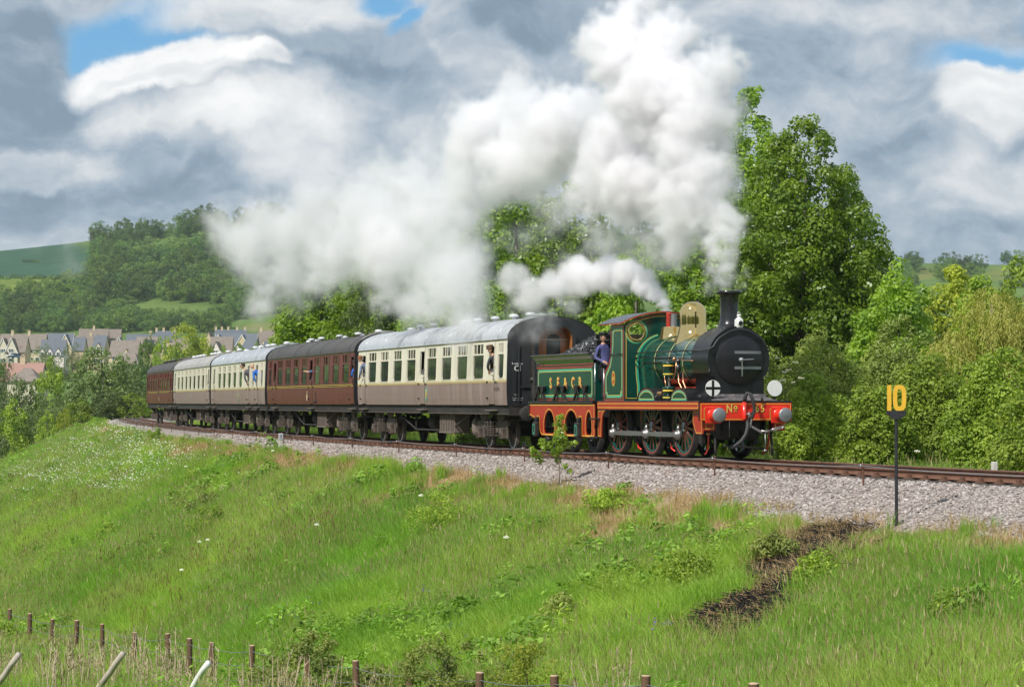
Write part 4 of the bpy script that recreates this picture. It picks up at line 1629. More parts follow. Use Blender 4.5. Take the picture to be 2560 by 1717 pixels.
    for pts, mt, r in (([(2.2, .9, 2.45), (2.2, .92, 2.2), (2.25, .95, 1.98), (2.6, .98, 1.95)], 'copper', .013),
                       ([(1.95, .82, 2.15), (1.9, .84, 1.9), (1.7, .84, 1.72), (1.6, .84, 1.5)], 'copper', .02),
                       ([(2.12, .88, 2.16), (2.1, .88, 1.9), (1.95, .86, 1.75), (1.9, .86, 1.5)], 'copper', .016),
                       ([(2.75, .95, 2.3), (2.8, 1.0, 2.1), (2.7, 1.0, 1.9), (2.62, 1.02, 1.75)], 'copper', .014)):
        b.tube(pts, r, M[mt], 6)
    b.build('copper_pipe', L)
    b = MB()
    b.tube([(5.34, .80, 2.55), (4.3, .78, 2.54), (3.2, .77, 2.53), (2.5, .80, 2.53)], .02, M['gloss_black'], 6)
    b.tube([(5.30, .82, 2.42), (5.2, .82, 2.34), (4.9, .82, 2.30), (4.6, .80, 2.42), (3.0, .80, 2.42), (2.7, .84, 2.40)], .014, M['gloss_black'], 6)
    b.tube([(2.4, .82, 2.50), (1.9, .84, 2.44), (1.2, .86, 2.42)], .013, M['copper'], 6)
    b.build('steam_pipe', L)
    # --- handrail along the boiler and over the smokebox door
    b = MB()
    for sg in (1, -1):
        b.tube([(5.34, sg * .76, 2.68), (1.4, sg * .84, 2.68)], .017, M['gloss_black'], 8)
        for u in (4.9, 3.95, 3.1, 2.3, 1.5):
            b.rod((u, sg * .60, 2.70), (u, sg * .78, 2.68), .02, M['gloss_black'], n=6)
    b.build('handrail', L)
    b = MB()
    pts = [(1.4, .84, 2.68), (.6, .86, 2.67), (.34, .85, 2.68), (.27, .80, 2.70)]
    for i in range(15):
        th = R(24 + 132 * i / 14)
        rr = .745 if 2 < i < 12 else .77
        pts.append((.25, math.cos(th) * rr, ZC + .02 + math.sin(th) * rr * (1.0 if i in (0, 14) else .98)))
    pts += [(.27, -.80, 2.70), (.34, -.83, 2.67), (.6, -.83, 2.67), (1.4, -.83, 2.68)]
    b.tube(pts, .017, M['dark_grey_paint'], 8)
    b.build('smokebox_handrail', L)
    return L


LOCO = build_loco()


def on_loco(u, t, z):
    return LOCO.matrix_basis @ Vector((u, t, z))


def build_loco_extras():
    rz = LOCO.rotation_euler.z
    # white head lamp on its bracket
    o = thing('head_lamp', 'small white oil lamp on top of the smokebox in front of the chimney', 'lamp', on_loco(.40, -.03, 3.22), rz)
    b = MB()
    b.bbox(-.075, .085, -.085, .085, 0, .21, M['white_paint'], .012)
    b.build('body', o)
    b = MB()
    b.lathe([(.085, .20), (.07, .235), (.04, .25), (.045, .285), (.055, .29), (.05, .315), (.03, .33), (0, .335)], M['white_paint'], (0, 0, 0), n=16)
    b.tube([(0, -.035, .32), (0, -.035, .37), (0, 0, .39), (0, .035, .37), (0, .035, .32)], .007, M['white_paint'], 6)
    b.build('cap', o)
    b = MB()
    b.lathe([(.065, .0), (.068, -.03), (.058, -.035)], M['white_paint'], (-.075, -.0, .115), axis='X', n=18)
    b.lathe([(.058, -.03), (.05, -.038), (.03, -.045), (0, -.048)], M['gloss_black'], (-.075, 0, .115), axis='X', n=18)
    b.build('lens', o)
    # two route discs
    for (t, cross, lab) in ((.78, True, 'white route disc with a black cross beside the smokebox'), (-.86, False, 'plain white route disc above the far buffer')):
        o = thing('route_disc', lab, 'route disc', on_loco(.12, t, 1.437), rz, 'white route discs on the front of the locomotive')
        b = MB()
        b.lathe([(0, -.006), (.195, -.006), (.198, 0), (.195, .006), (0, .006)], M['white_paint'], (0, 0, .30), axis='X', n=36, smooth=False)
        d = b.build('disc', o)
        if cross:
            b = MB()
            b.box(-.0095, -.0075, -.032, .032, .11, .49, M['gloss_black'])
            b.box(-.0100, -.0080, -.192, -.0325, .268, .332, M['gloss_black'])
            b.box(-.0100, -.0080, .0325, .192, .268, .332, M['gloss_black'])
            b.build('cross', d)
        b = MB()
        b.bbox(.012, .03, -.03, .03, 0, .34, M['gloss_black'], .005)
        b.bbox(-.03, .08, -.12, .12, 0, .02, M['gloss_black'], .005)
        b.build('bracket', o)


build_loco_extras()
# ------------------------------------------------------------------ tender
def build_tender():
    loc, rz = chord(-6.5, -.6)
    T = thing('coal_tender', 'green lined tender loaded with coal, lettered along its side', 'tender', loc, rz)
    b = MB()
    b.bbox(-.40, 5.25, -1.24, 1.24, 1.36, 1.425, M['gloss_black'], .01)
    for i in range(24):
        u = -.3 + i * .235
        b.rod((u, 1.24, 1.39), (u, 1.252, 1.39), .014, M['gloss_black'], n=6)
    b.build('footplate', T)
    # outer frame with oval openings and axlebox slots
    ff = []

    def oval(c, w, z0, z1):
        h = z1 - z0
        pts = [(c + w * math.cos(R(a)), z0 + h * .5 + h * .5 * math.sin(R(a)) if a <= 180 else z0 + h * .5 * (1 + math.sin(R(a)))) for a in range(0, 360, 18)]
        return [(c - w, z0 + .10)] + [(c - w + .04, z0 + .02), (c - w * .7, z0)] + [(c + w * .7, z0), (c + w - .04, z0 + .02), (c + w, z0 + .10)] + \
               [(c + w * math.cos(R(a)), z0 + .10 + (h - .10) * math.sin(R(a)) ** .8) for a in range(9, 180, 9)]
    slot = lambda c: [(c - .13, .455), (c - .13, .92), (c - .08, .98), (c + .08, .98), (c + .13, .92), (c + .13, .455)]
    outer = [(-.46, 1.345), (-.46, .46), (.47, .46)]
    ax = (.72, 2.58, 4.42)
    outer = [(-.46, 1.345), (-.46, .455)]
    for c in (.72,):
        outer += slot(c)
    outer += [(4.05, .455)]
    outer += [(4.18, .50), (4.28, .62), (4.30, .92), (4.36, .98), (4.48, .98), (4.56, .93), (4.66, .90), (4.85, .96), (5.05, 1.0), (5.25, 1.02), (5.25, 1.345)]
    # the middle axle is behind the panel between the ovals, the rear one in the curved end
    holes = [oval(.02, .24, .52, 1.13), oval(1.50, .54, .52, 1.16), oval(3.42, .46, .52, 1.16)]
    for sg in (1, -1):
        b = MB()
        b.plate([outer] + holes, .025 * sg, SP(sg * 1.20), M['chestnut'])
        for i in range(7):
            b.rod((.1 + i * .8, sg * 1.2, 1.24), (.1 + i * .8, sg * 1.212, 1.24), .014, M['chestnut'], n=6)
        o = b.build('side_frame', T)
        if sg > 0:
            b = MB()
            sp = SP(1.2015)
            for h in holes:
                for d, w, mt in ((-.045, .018, 'line_yellow'), (-.018, .014, 'line_red'), (-.022, .012, 'line_red')):
                    b.strip(inset(h, d), w, sp, M[mt], closed=True, lift=.003 + w * .05)
            b.strip(inset(outer, .03), .018, sp, M['line_yellow'], closed=True, lift=.004)
            b.strip(inset(outer, .010), .012, sp, M['line_red'], closed=True, lift=.003)
            b.strip([(1.05, .485), (3.95, .485)], .016, sp, M['line_yellow'], lift=.005)
            b.build('lining', o)
    b = MB()
    b.box(-.3, 5.2, -.95, .95, 1.0, 1.36, M['frame_black'])
    b.box(-.3, 5.2, -.62, .62, .5, 1.0, M['frame_black'])
    b.bbox(5.2, 5.28, -1.23, 1.23, .98, 1.36, M['gloss_black'], .01)
    b.build('underframe', T)
    for c in (.72, 4.42):
        b = MB()
        b.bbox(c - .14, c + .14, 1.20, 1.34, .42, .84, M['frame_black'], .03)
        b.bbox(c - .06, c + .06, 1.20, 1.30, .84, .98, M['frame_black'], .02)
        o = b.build('axlebox', T)
        b = MB()
        b.strip(chamfer_rect(c - .09, c + .09, .50, .76, .03), .022, SP(1.3405), M['line_green'], closed=True, lift=.003)
        b.build('lining', o)
    for sg in (1, -1):
        for c in ax:
            spoked_wheel('wheel', T, c, sg, .60, 10, 'frame_black', 'frame_black', 'frame_black', 'frame_black', .745)
    for c in ax:
        b = MB()
        b.rod((c, -1.2, .60), (c, 1.2, .60), .07, M['frame_black'], n=10)
        b.build('axle', T)
    # tank
    b = MB()
    b.bbox(-.12, 4.85, -1.10, 1.10, 1.43, 2.42, M['loco_green'], .02)
    tank = b.build('tank', T)
    b = MB()
    fl = [(1.10, 2.42), (1.105, 2.47), (1.13, 2.54), (1.18, 2.62), (1.235, 2.68), (1.24, 2.715)]
    nn = len(fl)
    for sg in (1, -1):
        vs = [(-.12, sg * t, z) for t, z in fl] + [(4.85, sg * t, z) for t, z in fl]
        b.add(vs, [(i, i + 1, nn + i + 1, nn + i) for i in range(nn - 1)], M['loco_green'], True)
        b.rod((-.12, sg * 1.245, 2.715), (4.95, sg * 1.245, 2.715), .024, M['gloss_black'], n=8)
    vs = [(4.85 + (t - 1.10), -t, z) for t, z in fl] + [(4.85 + (t - 1.10), t, z) for t, z in fl]
    b.add(vs, [(i, i + 1, nn + i + 1, nn + i) for i in range(nn - 1)], M['loco_green'], True)
    b.rod((4.99, -1.245, 2.715), (4.99, 1.245, 2.715), .024, M['gloss_black'], n=8)
    fl_o = b.build('flared_top', tank)
    b = MB()
    sp = SP(1.1)
    b.strip([(-.12, 2.41), (4.85, 2.41)], .05, sp, M['gloss_black'], lift=.012)
    b.strip([(-.12, 2.445), (4.85, 2.445)], .014, sp, M['line_red'], lift=.014)
    b.strip([(-.12, 2.375), (4.85, 2.375)], .014, sp, M['line_red'], lift=.014)
    pan = chamfer_rect(.02, 4.70, 1.56, 2.29, .06)
    for d, w, mt in GREEN_LINES:
        b.strip(inset(pan, d), w, sp, M[mt], closed=True, lift=.004 + d * .02)
    b.strip([(-.1, 1.46), (4.83, 1.46)], .018, sp, M['line_red'], lift=.004)
    pan2 = chamfer_rect(-.32, -.18, 1.56, 2.29, .02)
    b.build('lining', tank)
    b = MB()
    for ch, u in zip('SE&CR', (3.58, 2.92, 2.28, 1.62, 1.02)):
        text_mesh(ch, .40, side_at(u - .03, 1.93 - .025, 1.1), M['line_red'], b, .012, .005)
        text_mesh(ch, .40, side_at(u - .015, 1.93 - .012, 1.1), M['line_red'], b, .012, .0055)
        text_mesh(ch, .40, side_at(u, 1.93, 1.1), M['gold'], b, .012, .008)
    b.build('lettering', tank)
    # spring hangers standing on the footplate, in pairs
    for u in (4.62, 4.12, 2.90, 2.30, 1.15, .45):
        b = MB()
        i = (4.62, 4.12, 2.90, 2.30, 1.15, .45).index(u)
        ln = -1 if i % 2 == 0 else 1
        b.bbox(u - .16, u + .16, 1.125, 1.21, 1.80, 1.86, M['frame_black'], .015)
        b.add([(u - .15, 1.13, 1.80), (u + .15, 1.13, 1.80), (u + .15, 1.2, 1.80), (u - .15, 1.2, 1.80), (u - .05 , 1.13, 1.64), (u + .05, 1.13, 1.64), (u + .05, 1.2, 1.64), (u - .05, 1.2, 1.64)],
              [(0, 1, 5, 4), (3, 2, 6, 7), (0, 3, 7, 4), (1, 2, 6, 5)], M['frame_black'])
        b.add([(u - .05, 1.14, 1.66), (u + .05, 1.14, 1.66), (u + .05 - ln * .26, 1.14, 1.43), (u - .05 - ln * .26, 1.14, 1.43),
               (u - .05, 1.19, 1.66), (u + .05, 1.19, 1.66), (u + .05 - ln * .26, 1.19, 1.43), (u - .05 - ln * .26, 1.19, 1.43)],
              [(0, 1, 2, 3), (4, 5, 6, 7), (0, 4, 7, 3), (1, 5, 6, 2)], M['frame_black'])
        b.rod((u + ln * .11, 1.165, 1.80), (u + ln * .09, 1.165, 1.43), .022, M['frame_black'], n=6)
        b.build('spring_hanger', T)
    # front coal plate and tool boxes
    b = MB()
    for z0, z1, u0 in ((2.43, 2.62, -.12), (2.64, 2.86, -.08), (2.88, 3.08, -.05), (3.10, 3.24, -.02)):
        b.bbox(u0, u0 + .05, -1.0, 1.0, z0, z1, M['gloss_black'], .01)
    b.bbox(-.35, -.13, -1.0, 1.0, 2.0, 2.42, M['gloss_black'], .02)
    b.build('coal_plate', T)
    b = MB()
    b.tube([(-.30, 1.13, 1.43), (-.30, 1.13, 2.45)], .018, M['bright_steel'], 8)
    b.build('handrail', T)
    b = MB()
    p = [(1.19 + .0, 2.74), (3.2, 3.05), (4.9, 2.74)]
    b.tube([(.9, .55, 2.72), (1.8, .5, 3.0), (3.0, .45, 2.98), (4.3, .5, 2.78), (4.8, .6, 2.72)], .03, M['gloss_black'], 6)
    b.build('fire_iron', T)
    # coal
    lumps = MB()
    pr = []
    for q in range(6):
        bm = bmesh.new()
        bmesh.ops.create_icosphere(bm, subdivisions=1, radius=1.0)
        for v in bm.verts:
            v.co *= random.uniform(.6, 1.2)
        pr.append(([v.co.copy() for v in bm.verts], [[v.index for v in f.verts] for f in bm.faces]))
        bm.free()

    def heap(u, t):
        return 2.50 + .74 * math.exp(-((u - 1.5) / 1.35) ** 2) * (1 - (abs(t) / 1.25) ** 2) + .30 * math.exp(-((u - 3.3) / 1.3) ** 2) * (1 - (abs(t) / 1.25) ** 2)
    for i in range(3000):
        u, t = random.uniform(-.02, 4.75), random.uniform(-1.1, 1.1)
        z = heap(u, t) - random.uniform(0, .06)
        r = random.choice((.035, .05, .06, .08))
        vs, fs = random.choice(pr)
        rot = Matrix.Rotation(random.uniform(0, 6.28), 3, Vector((random.random(), random.random(), random.random() + .01)).normalized())
        lumps.add([rot @ (v * r) + Vector((u, t, z)) for v in vs], fs, M['coal'])
    lumps.build('coal', T, kind='stuff')
    # rear buffers, hose
    buffer_pair(T, 5.27, 'dark_grey_paint', facing=1)
    return T


TENDER = build_tender()
# ------------------------------------------------------------------ carriages
paint('cream', (.78, .725, .585), .35, var=.05, scale=1.5, coat=.3, dirt=(.50, .40, .27), dirt_amt=.35, dirt_scale=2.5, streak=True)
paint('faded_brown', (.235, .165, .145), .5, var=.10, scale=1.2, dirt=(.36, .28, .25), dirt_amt=.65, dirt_scale=2.2, streak=True)
paint('maroon', (.120, .028, .023), .42, var=.07, scale=1.4, coat=.08, spec=.25, dirt=(.22, .075, .06), dirt_amt=.4, dirt_scale=2.4, streak=True)
paint('silver_roof', (.50, .52, .54), .30, .25, var=.08, scale=1.0, dirt=(.16, .16, .165), dirt_amt=.65, dirt_scale=1.2, bump=.05, bump_scale=2)
paint('pale_roof', (.40, .38, .36), .5, .1, var=.10, scale=1.0, dirt=(.22, .2, .19), dirt_amt=.6, dirt_scale=1.3)
paint('dark_roof', (.060, .055, .052), .55, var=.2, scale=1.0, dirt=(.12, .10, .09), dirt_amt=.6, dirt_scale=1.0)
paint('vent_white', (.66, .67, .68), .4, .1, var=.06, dirt=(.4, .4, .4), dirt_amt=.4)
paint('end_black', (.022, .024, .028), .4, var=.2, scale=2, dirt=(.07, .068, .065), dirt_amt=.5, dirt_scale=1.5, streak=True)
paint('running_gear', (.075, .058, .046), .8, var=.35, scale=7, dirt=(.17, .13, .10), dirt_amt=.75, dirt_scale=4, bump=.3)
paint('gear_dark', (.022, .019, .017), .8, var=.3, scale=5, dirt=(.07, .055, .045), dirt_amt=.5)
paint('battery_wood', (.17, .135, .11), .85, var=.3, scale=4, dirt=(.08, .06, .05), dirt_amt=.6, streak=True, dirt_scale=5)
paint('wood_orange', (.42, .15, .045), .45, var=.2, scale=3, coat=.2)
paint('seat_cloth', (.10, .05, .04), .9, var=.2)
paint('curtain_cream', (.62, .50, .32), .8, var=.1)
paint('inside_wall', (.20, .14, .09), .6, var=.1)
paint('rubber_seal', (.05, .045, .04), .6)

ZB, ZW, ZV, ZT_, ZCAN = 1.31, 2.02, 2.84, 3.165, 3.27


def side_t(z):
    return float(np.interp(z, [1.31, 1.5, 1.75, 2.1, 2.7, 3.27], [1.375, 1.393, 1.402, 1.402, 1.388, 1.36]))


def skin(mb, us, zs, openings, m_of, sg, off=0.0):
    """one side of the body as a grid of panels with real openings"""
    us = sorted(set(round(u, 4) for u in us))
    zs = sorted(set(round(z, 4) for z in zs))
    for i in range(len(us) - 1):
        for j in range(len(zs) - 1):
            uc, zc = (us[i] + us[i + 1]) / 2, (zs[j] + zs[j + 1]) / 2
            if any(o[0] < uc < o[1] and o[2] < zc < o[3] for o in openings):
                continue
            q = [(us[a], sg * (side_t(zs[b]) + off), zs[b]) for a, b in ((i, j), (i + 1, j), (i + 1, j + 1), (i, j + 1))]
            mb.add(q, [(0, 1, 2, 3)], m_of(zc), False)


def rrect(u0, u1, z0, z1, r, n=4, top=True):
    P = []
    for (cx, cz, a0, rr) in ((u1 - r, z0 + r, 270, r), (u1 - (r if top else .012), z1 - (r if top else .012), 0, r if top else .012),
                             (u0 + (r if top else .012), z1 - (r if top else .012), 90, r if top else .012), (u0 + r, z0 + r, 180, r)):
        P += arc(cx, cz, rr, R(a0), R(a0 + 90), n)
    return P


_win = {}


def coach_window(parent, uc, w, sg, fm, style):
    """framed window: fixed lower pane and two sliding top panes"""
    key = (round(w, 2), fm, style)
    if key not in _win:
        h = w / 2
        z0, z1 = 2.12 - ZV, ZT_ - ZV
        to = lambda u, z, dp: (u, -dp, z)
        f = MB()
        outer = [(-h - .03, z0 - .03), (h + .03, z0 - .03), (h + .03, z1 + .03), (-h - .03, z1 + .03)]
        low = rrect(-h + .012, h - .012, z0 + .012, -.03, .09, top=False)
        up = rrect(-h + .012, h - .012, .03, z1 - .012, .05)
        f.plate([outer, low, up], .03, to, M[fm])
        f.strip(rrect(-h + .006, h - .006, z0 + .006, -.024, .09, top=False), .016, to, M['rubber_seal'], closed=True, lift=.003)
        p = MB()
        p.add([(-h, -.022, z0), (h, -.022, z0), (h, -.022, -.02), (-h, -.022, -.02)], [(3, 2, 1, 0)], M['carriage_glass'])
        vs = []
        ops = {0: (-.95, -.50, .05, .35), 1: (-.95, -.28, .28, .95)}
        sl = []
        pw = h * .62
        for k in (0, 1):
            v = MB()
            # sliding pane: glass with upright frame bars
            v.add([(-pw / 2, -.018 - .006 * k, .028), (pw / 2, -.018 - .006 * k, .028), (pw / 2, -.018 - .006 * k, z1 - .01), (-pw / 2, -.018 - .006 * k, z1 - .01)], [(0, 1, 2, 3)], M['carriage_glass'])
            for x in (-pw / 2, pw / 2):
                v.box(x - .024, x + .024, -.026, -.004, .028, z1 - .01, M[fm])
            sl.append(v.mesh('sliding_pane'))
        _win[key] = (f.mesh('window'), p.mesh('pane'), sl, pw, h)
    fm_, pm, sl, pw, h = _win[key]
    o = link_mesh('window', fm_, parent)
    o.location = (uc, sg * (side_t(ZV) + .006), ZV)
    if sg < 0:
        o.rotation_euler = (0, 0, math.pi)
    tilt = math.atan2(side_t(3.16) - side_t(2.12), 1.04)
    o.rotation_euler.x = -tilt if sg > 0 else -tilt
    link_mesh('pane', pm, o)
    if style != 'far':
        g = random.choice((.0, .06, .12, .18))
        for k, x in ((0, -h + pw / 2 + g), (1, h - pw / 2 - g * random.choice((0, 1)))):
            q = link_mesh('sliding_pane', sl[k], o)
            q.location = (x, 0, 0)
    else:
        q = link_mesh('sliding_pane', sl[0], o)
        q.location = (-h + pw / 2, 0, 0)
        q = link_mesh('sliding_pane', sl[1], o)
        q.location = (h - pw / 2, 0, 0)
    return o


_bog = {}


def bogie(parent, uc):
    if not _bog:
        g, d = M['running_gear'], M['gear_dark']
        fr = MB()
        for sg in (1, -1):
            t = sg * 1.02
            b0, b1 = sorted((t - .035, t + .035))
            pts = [(-1.75, .70), (-1.75, .82), (-.75, .86), (-.45, .78), (.45, .78), (.75, .86), (1.75, .82), (1.75, .70), (.9, .62), (.5, .46), (-.5, .46), (-.9, .62)]
            fr.plate([pts], .07 * sg, SP(t + .035 * sg), g)
            for c in (-1.3, 1.3):
                for dd in (-.24, .24):
                    fr.bbox(c + dd - .06, c + dd + .06, b0, b1, .28, .72, g, .02)
            fr.box(-.55, .55, b0 - .02 * (sg < 0), b1 + .02 * (sg > 0), .36, .42, g)
            # V-shaped equaliser brackets above
            for c in (-.95, .95):
                fr.plate([[(c - .42, 1.02), (c + .42, 1.02), (c + .40, .95), (c + .1, .80), (c - .1, .80), (c - .40, .95)]], .05 * sg, SP(t + .06 * sg), g)
        fr.box(-.28, .28, -1.0, 1.0, .48, .82, d)
        for c in (-1.62, 1.62, -.7, .7):
            fr.box(c - .05, c + .05, -.98, .98, .60, .72, d)
        sp = MB()
        pts = []
        for i in range(49):
            th = i * 2 * math.pi / 8
            pts.append((.065 * math.cos(th), .065 * math.sin(th), i * .0075))
        sp.tube(pts, .015, g, 5)
        sp.lathe([(0, 0), (.11, 0), (.11, .02), (0, .02)], g, (0, 0, -.03), n=12)
        sp.lathe([(0, 0), (.11, 0), (.11, .02), (0, .02)], g, (0, 0, .365), n=12)
        bx = MB()
        bx.bbox(-.15, .15, -.10, .12, -.17, .17, g, .03)
        bx.lathe([(0, .15), (.09, .145), (.11, .12), (.11, .0)], g, (0, 0, 0), axis='Y', n=14)
        hg = MB()
        hg.rod((0, 0, -.02), (0, 0, .62), .022, g, n=6)
        hg.lathe([(0, 0), (.07, .01), (.08, .05), (.05, .10), (0, .11)], g, (0, 0, .60), n=12)
        wh = MB()
        wh.lathe([(0, .05), (.09, .05), (.10, .03), (.36, .0), (.39, .045), (.457, .045), (.462, -.03), (.487, -.04), (.487, -.07), (.40, -.07), (.36, -.03), (0, -.05)], g, axis='Y', n=32)
        wh.lathe([(.40, .047), (.455, .047)], M['dull_steel'], axis='Y', n=32)
        ax = MB()
        ax.rod((0, -.75, 0), (0, .75, 0), .08, d, n=10)
        _bog.update(frame=fr.mesh('bogie'), spring=sp.mesh('spring'), box=bx.mesh('axlebox'), wheel=wh.mesh('wheel'), axle=ax.mesh('axle'), hanger=hg.mesh('hanger'))
    o = link_mesh('bogie', _bog['frame'], parent)
    o.location = (uc, 0, 0)
    for c in (-1.3, 1.3):
        a = link_mesh('axle', _bog['axle'], o)
        a.location = (c, 0, .457)
        for sg in (1, -1):
            w = link_mesh('wheel', _bog['wheel'], o)
            w.location = (c, sg * .745, .457)
            if sg < 0:
                w.rotation_euler = (0, 0, math.pi)
            x = link_mesh('axlebox', _bog['box'], o)
            x.location = (c, sg * 1.06, .457)
            if sg < 0:
                x.rotation_euler = (0, 0, math.pi)
    for sg in (1, -1):
        for c in (-.30, .0, .30):
            s = link_mesh('spring', _bog['spring'], o)
            s.location = (c, sg * 1.13, .40)
        for c in (-.16, .16):
            s = link_mesh('hanger', _bog['hanger'], o)
            s.location = (c, sg * 1.16, .42)
    return o


_small = {}


def small_mesh(key):
    if key in _small:
        return _small[key]
    b = MB()
    if key in ('vent_white', 'dark_roof'):
        b.lathe([(.055, 0), (.055, .07), (.13, .075), (.155, .10), (.15, .135), (.11, .165), (.05, .18), (0, .182)], M[key], n=16)
        nm = 'ventilator'
    elif key == 'handle':
        b.rod((0, -.01, 0), (0, .05, 0), .018, M['gear_dark'], n=6)
        b.bbox(-.07, .03, .035, .055, -.014, .014, M['brass'], .006)
        nm = 'door_handle'
    elif key == 'grab':
        b.tube([(0, 0, 0), (0, .05, .01), (0, .05, .40), (0, 0, .41)], .014, M['gear_dark'], 6)
        nm = 'grab_rail'
    elif key == 'stop':
        b.rod((0, -.02, 0), (0, .06, 0), .028, M['gear_dark'], n=8)
        nm = 'door_stop'
    elif key == 'step':
        b.bbox(-.45, .45, -.02, .14, 0, .035, M['battery_wood'], .015)
        nm = 'step_board'
    _small[key] = b.mesh(nm)
    return _small[key]


def place(key, parent, loc, name=None):
    me = small_mesh(key)
    o = link_mesh(name or me.name.split('.')[0], me, parent)
    o.location = loc
    return o


def build_coach(name, label, s0, upper, lower, roof_m, wins, doors, ln=19.66, front=False, n_vent=10, crest=None, lines='line_yellow', vent='vent_white'):
    loc, rz = chord(s0, s0 + ln)
    o = thing(name, label, 'carriage', loc, rz, 'carriages of the steam train')
    u_end = ln
    ops = [(u0, u1, 2.12, ZT_) for u0, u1 in wins]
    dops = [((a + b) / 2 - .28, (a + b) / 2 + .28, 2.28, 3.08) for a, b, *_ in doors]
    dspan = [((a + b) / 2 - .34, (a + b) / 2 + .34) for a, b, *_ in doors]
    zs_low = [ZB, 1.5, 1.75, ZW]
    zs_up = [ZW, 2.12, 2.28, 2.5, ZV, 3.08, ZT_, ZCAN]
    cuts = [0, u_end] + [q for w in wins for q in w] + [q for d in dspan for q in d]
    gap = [(a, b, 0, 9) for a, b in dspan]
    for sg in (1, -1):
        ed = [0.0] + ([q for d in dspan for q in d] if sg > 0 else []) + [u_end]
        for a_, b_ in zip(ed[::2], ed[1::2]):
            if b_ - a_ < .01:
                continue
            cs = [q for q in cuts if a_ - 1e-6 <= q <= b_ + 1e-6]
            b = MB()
            skin(b, cs, zs_low, [], lambda z: M[lower], sg)
            b.build('lower_panel', o)
            b = MB()
            skin(b, cs, zs_up, ops, lambda z: M[upper], sg)
            b.build('upper_panel', o)
        for u0, u1 in wins:
            coach_window(o, (u0 + u1) / 2, u1 - u0, sg, upper if sg > 0 else upper, 'near' if sg > 0 else 'far')
    # waist and cantrail lining
    b = MB()
    P = lambda u, z, dp: (u, side_t(z) - dp, z)
    for z, w in ((2.05, .015), (1.99, .012), (3.235, .014)):
        b.strip([(0.0, z), (u_end, z)], w, P, M[lines], lift=.008)
    if upper == 'maroon':
        b.strip([(0, 2.02), (u_end, 2.02)], .03, P, M['gear_dark'], lift=.007)
    else:
        b.strip([(0, 3.258), (u_end, 3.258)], .03, P, M['faded_brown'], lift=.007)
    b.build('lining', o)
    # doors
    for (d, dp_, spec) in zip(dspan, dops, doors):
        b = MB()
        skin(b, [d[0] + .012, d[1] - .012, dp_[0], dp_[1]], zs_low + [1.34], [(0, 99, 0, 1.335)], lambda z: M[lower], 1, .004)
        skin(b, [d[0] + .012, d[1] - .012, dp_[0], dp_[1]], zs_up, [dp_, (0, 99, 3.22, 9)], lambda z: M[upper], 1, .004)
        dr = b.build('door', o)
        b = MB()     # lowered drop light: frame round the opening, glass showing in the bottom of it
        to = lambda u, z, dp: (u, side_t(z) - .012 - dp, z)
        b.plate([[(dp_[0] - .02, 2.26), (dp_[1] + .02, 2.26), (dp_[1] + .02, 3.10), (dp_[0] - .02, 3.10)], rrect(dp_[0] + .02, dp_[1] - .02, 2.30, 3.06, .05)], .02, to, M[upper])
        op = spec[2] if len(spec) > 2 else .25
        b.add([(dp_[0], side_t(2.3) - .03, 2.28), (dp_[1], side_t(2.3) - .03, 2.28), (dp_[1], side_t(3) - .03, 2.28 + .8 * (1 - op)), (dp_[0], side_t(3) - .03, 2.28 + .8 * (1 - op))], [(0, 1, 2, 3)], M['carriage_glass'])
        b.build('drop_light', dr)
        h = place('handle', dr, (d[0] + .09, 1.40, 2.20), 'handle')
        place('grab', o, (d[0] - .06, 1.40, 2.05))
        for zz in (2.0, 1.52):
            for uu in (d[1] + .04, ):
                q = place('stop', o, (uu, 1.39, zz))
        place('stop', o, (d[0] - .25, 1.40, 1.99))
        place('step', o, ((d[0] + d[1]) / 2, 1.33, 1.13))
    # roof
    b = MB()
    nseg = 22
    prof = []
    for i in range(nseg + 1):
        th = math.pi * i / nseg
        prof.append((1.385 * math.cos(th), ZCAN + .68 * math.sin(th) ** .92 if 0 < i < nseg else ZCAN))
    us = [-.02, .05] + [1.0 + i * (ln - 2) / 12 for i in range(13)] + [ln - .05, ln + .02]
    vs = [(u, t, z) for u in us for t, z in prof]
    n = nseg + 1
    b.add(vs, [(k * n + i, k * n + i + 1, (k + 1) * n + i + 1, (k + 1) * n + i) for k in range(len(us) - 1) for i in range(nseg)], M[roof_m], True)
    for sg in (1, -1):
        b.rod((0, sg * 1.39, ZCAN + .005), (ln, sg * 1.39, ZCAN + .005), .022, M[roof_m], n=6)
    rf = b.build('roof', o)
    b = MB()
    for k in range(2, len(us) - 1, 2):
        pts = [(us[k], t * 1.003, z + .004) for t, z in prof]
        b.tube(pts, .012, M[roof_m], 5)
    b.build('roof_seam', rf)
    b = MB()
    for sg in (.16, -.16):
        pts = [(-.02, 1.30 * math.cos(R(a)), ZCAN + .05 + .70 * math.sin(R(a)) ** .92) for a in range(30, 100, 8)] + [(.5 + i * .5, sg, ZCAN + .76) for i in range(4)]
        b.tube([(p[0] + .02, p[1] + sg * .2, p[2]) for p in pts], .014, M[roof_m] if roof_m != 'dark_roof' else M['pale_roof'], 5)
    b.build('roof_pipe', rf)
    for i in range(n_vent):
        u = 1.1 + (ln - 2.2) * (i + random.uniform(-.18, .18)) / (n_vent - 1)
        v = link_mesh('ventilator', small_mesh(vent), rf)
        v.location = (u, random.choice((.28, -.28, .28)), ZCAN + .655)
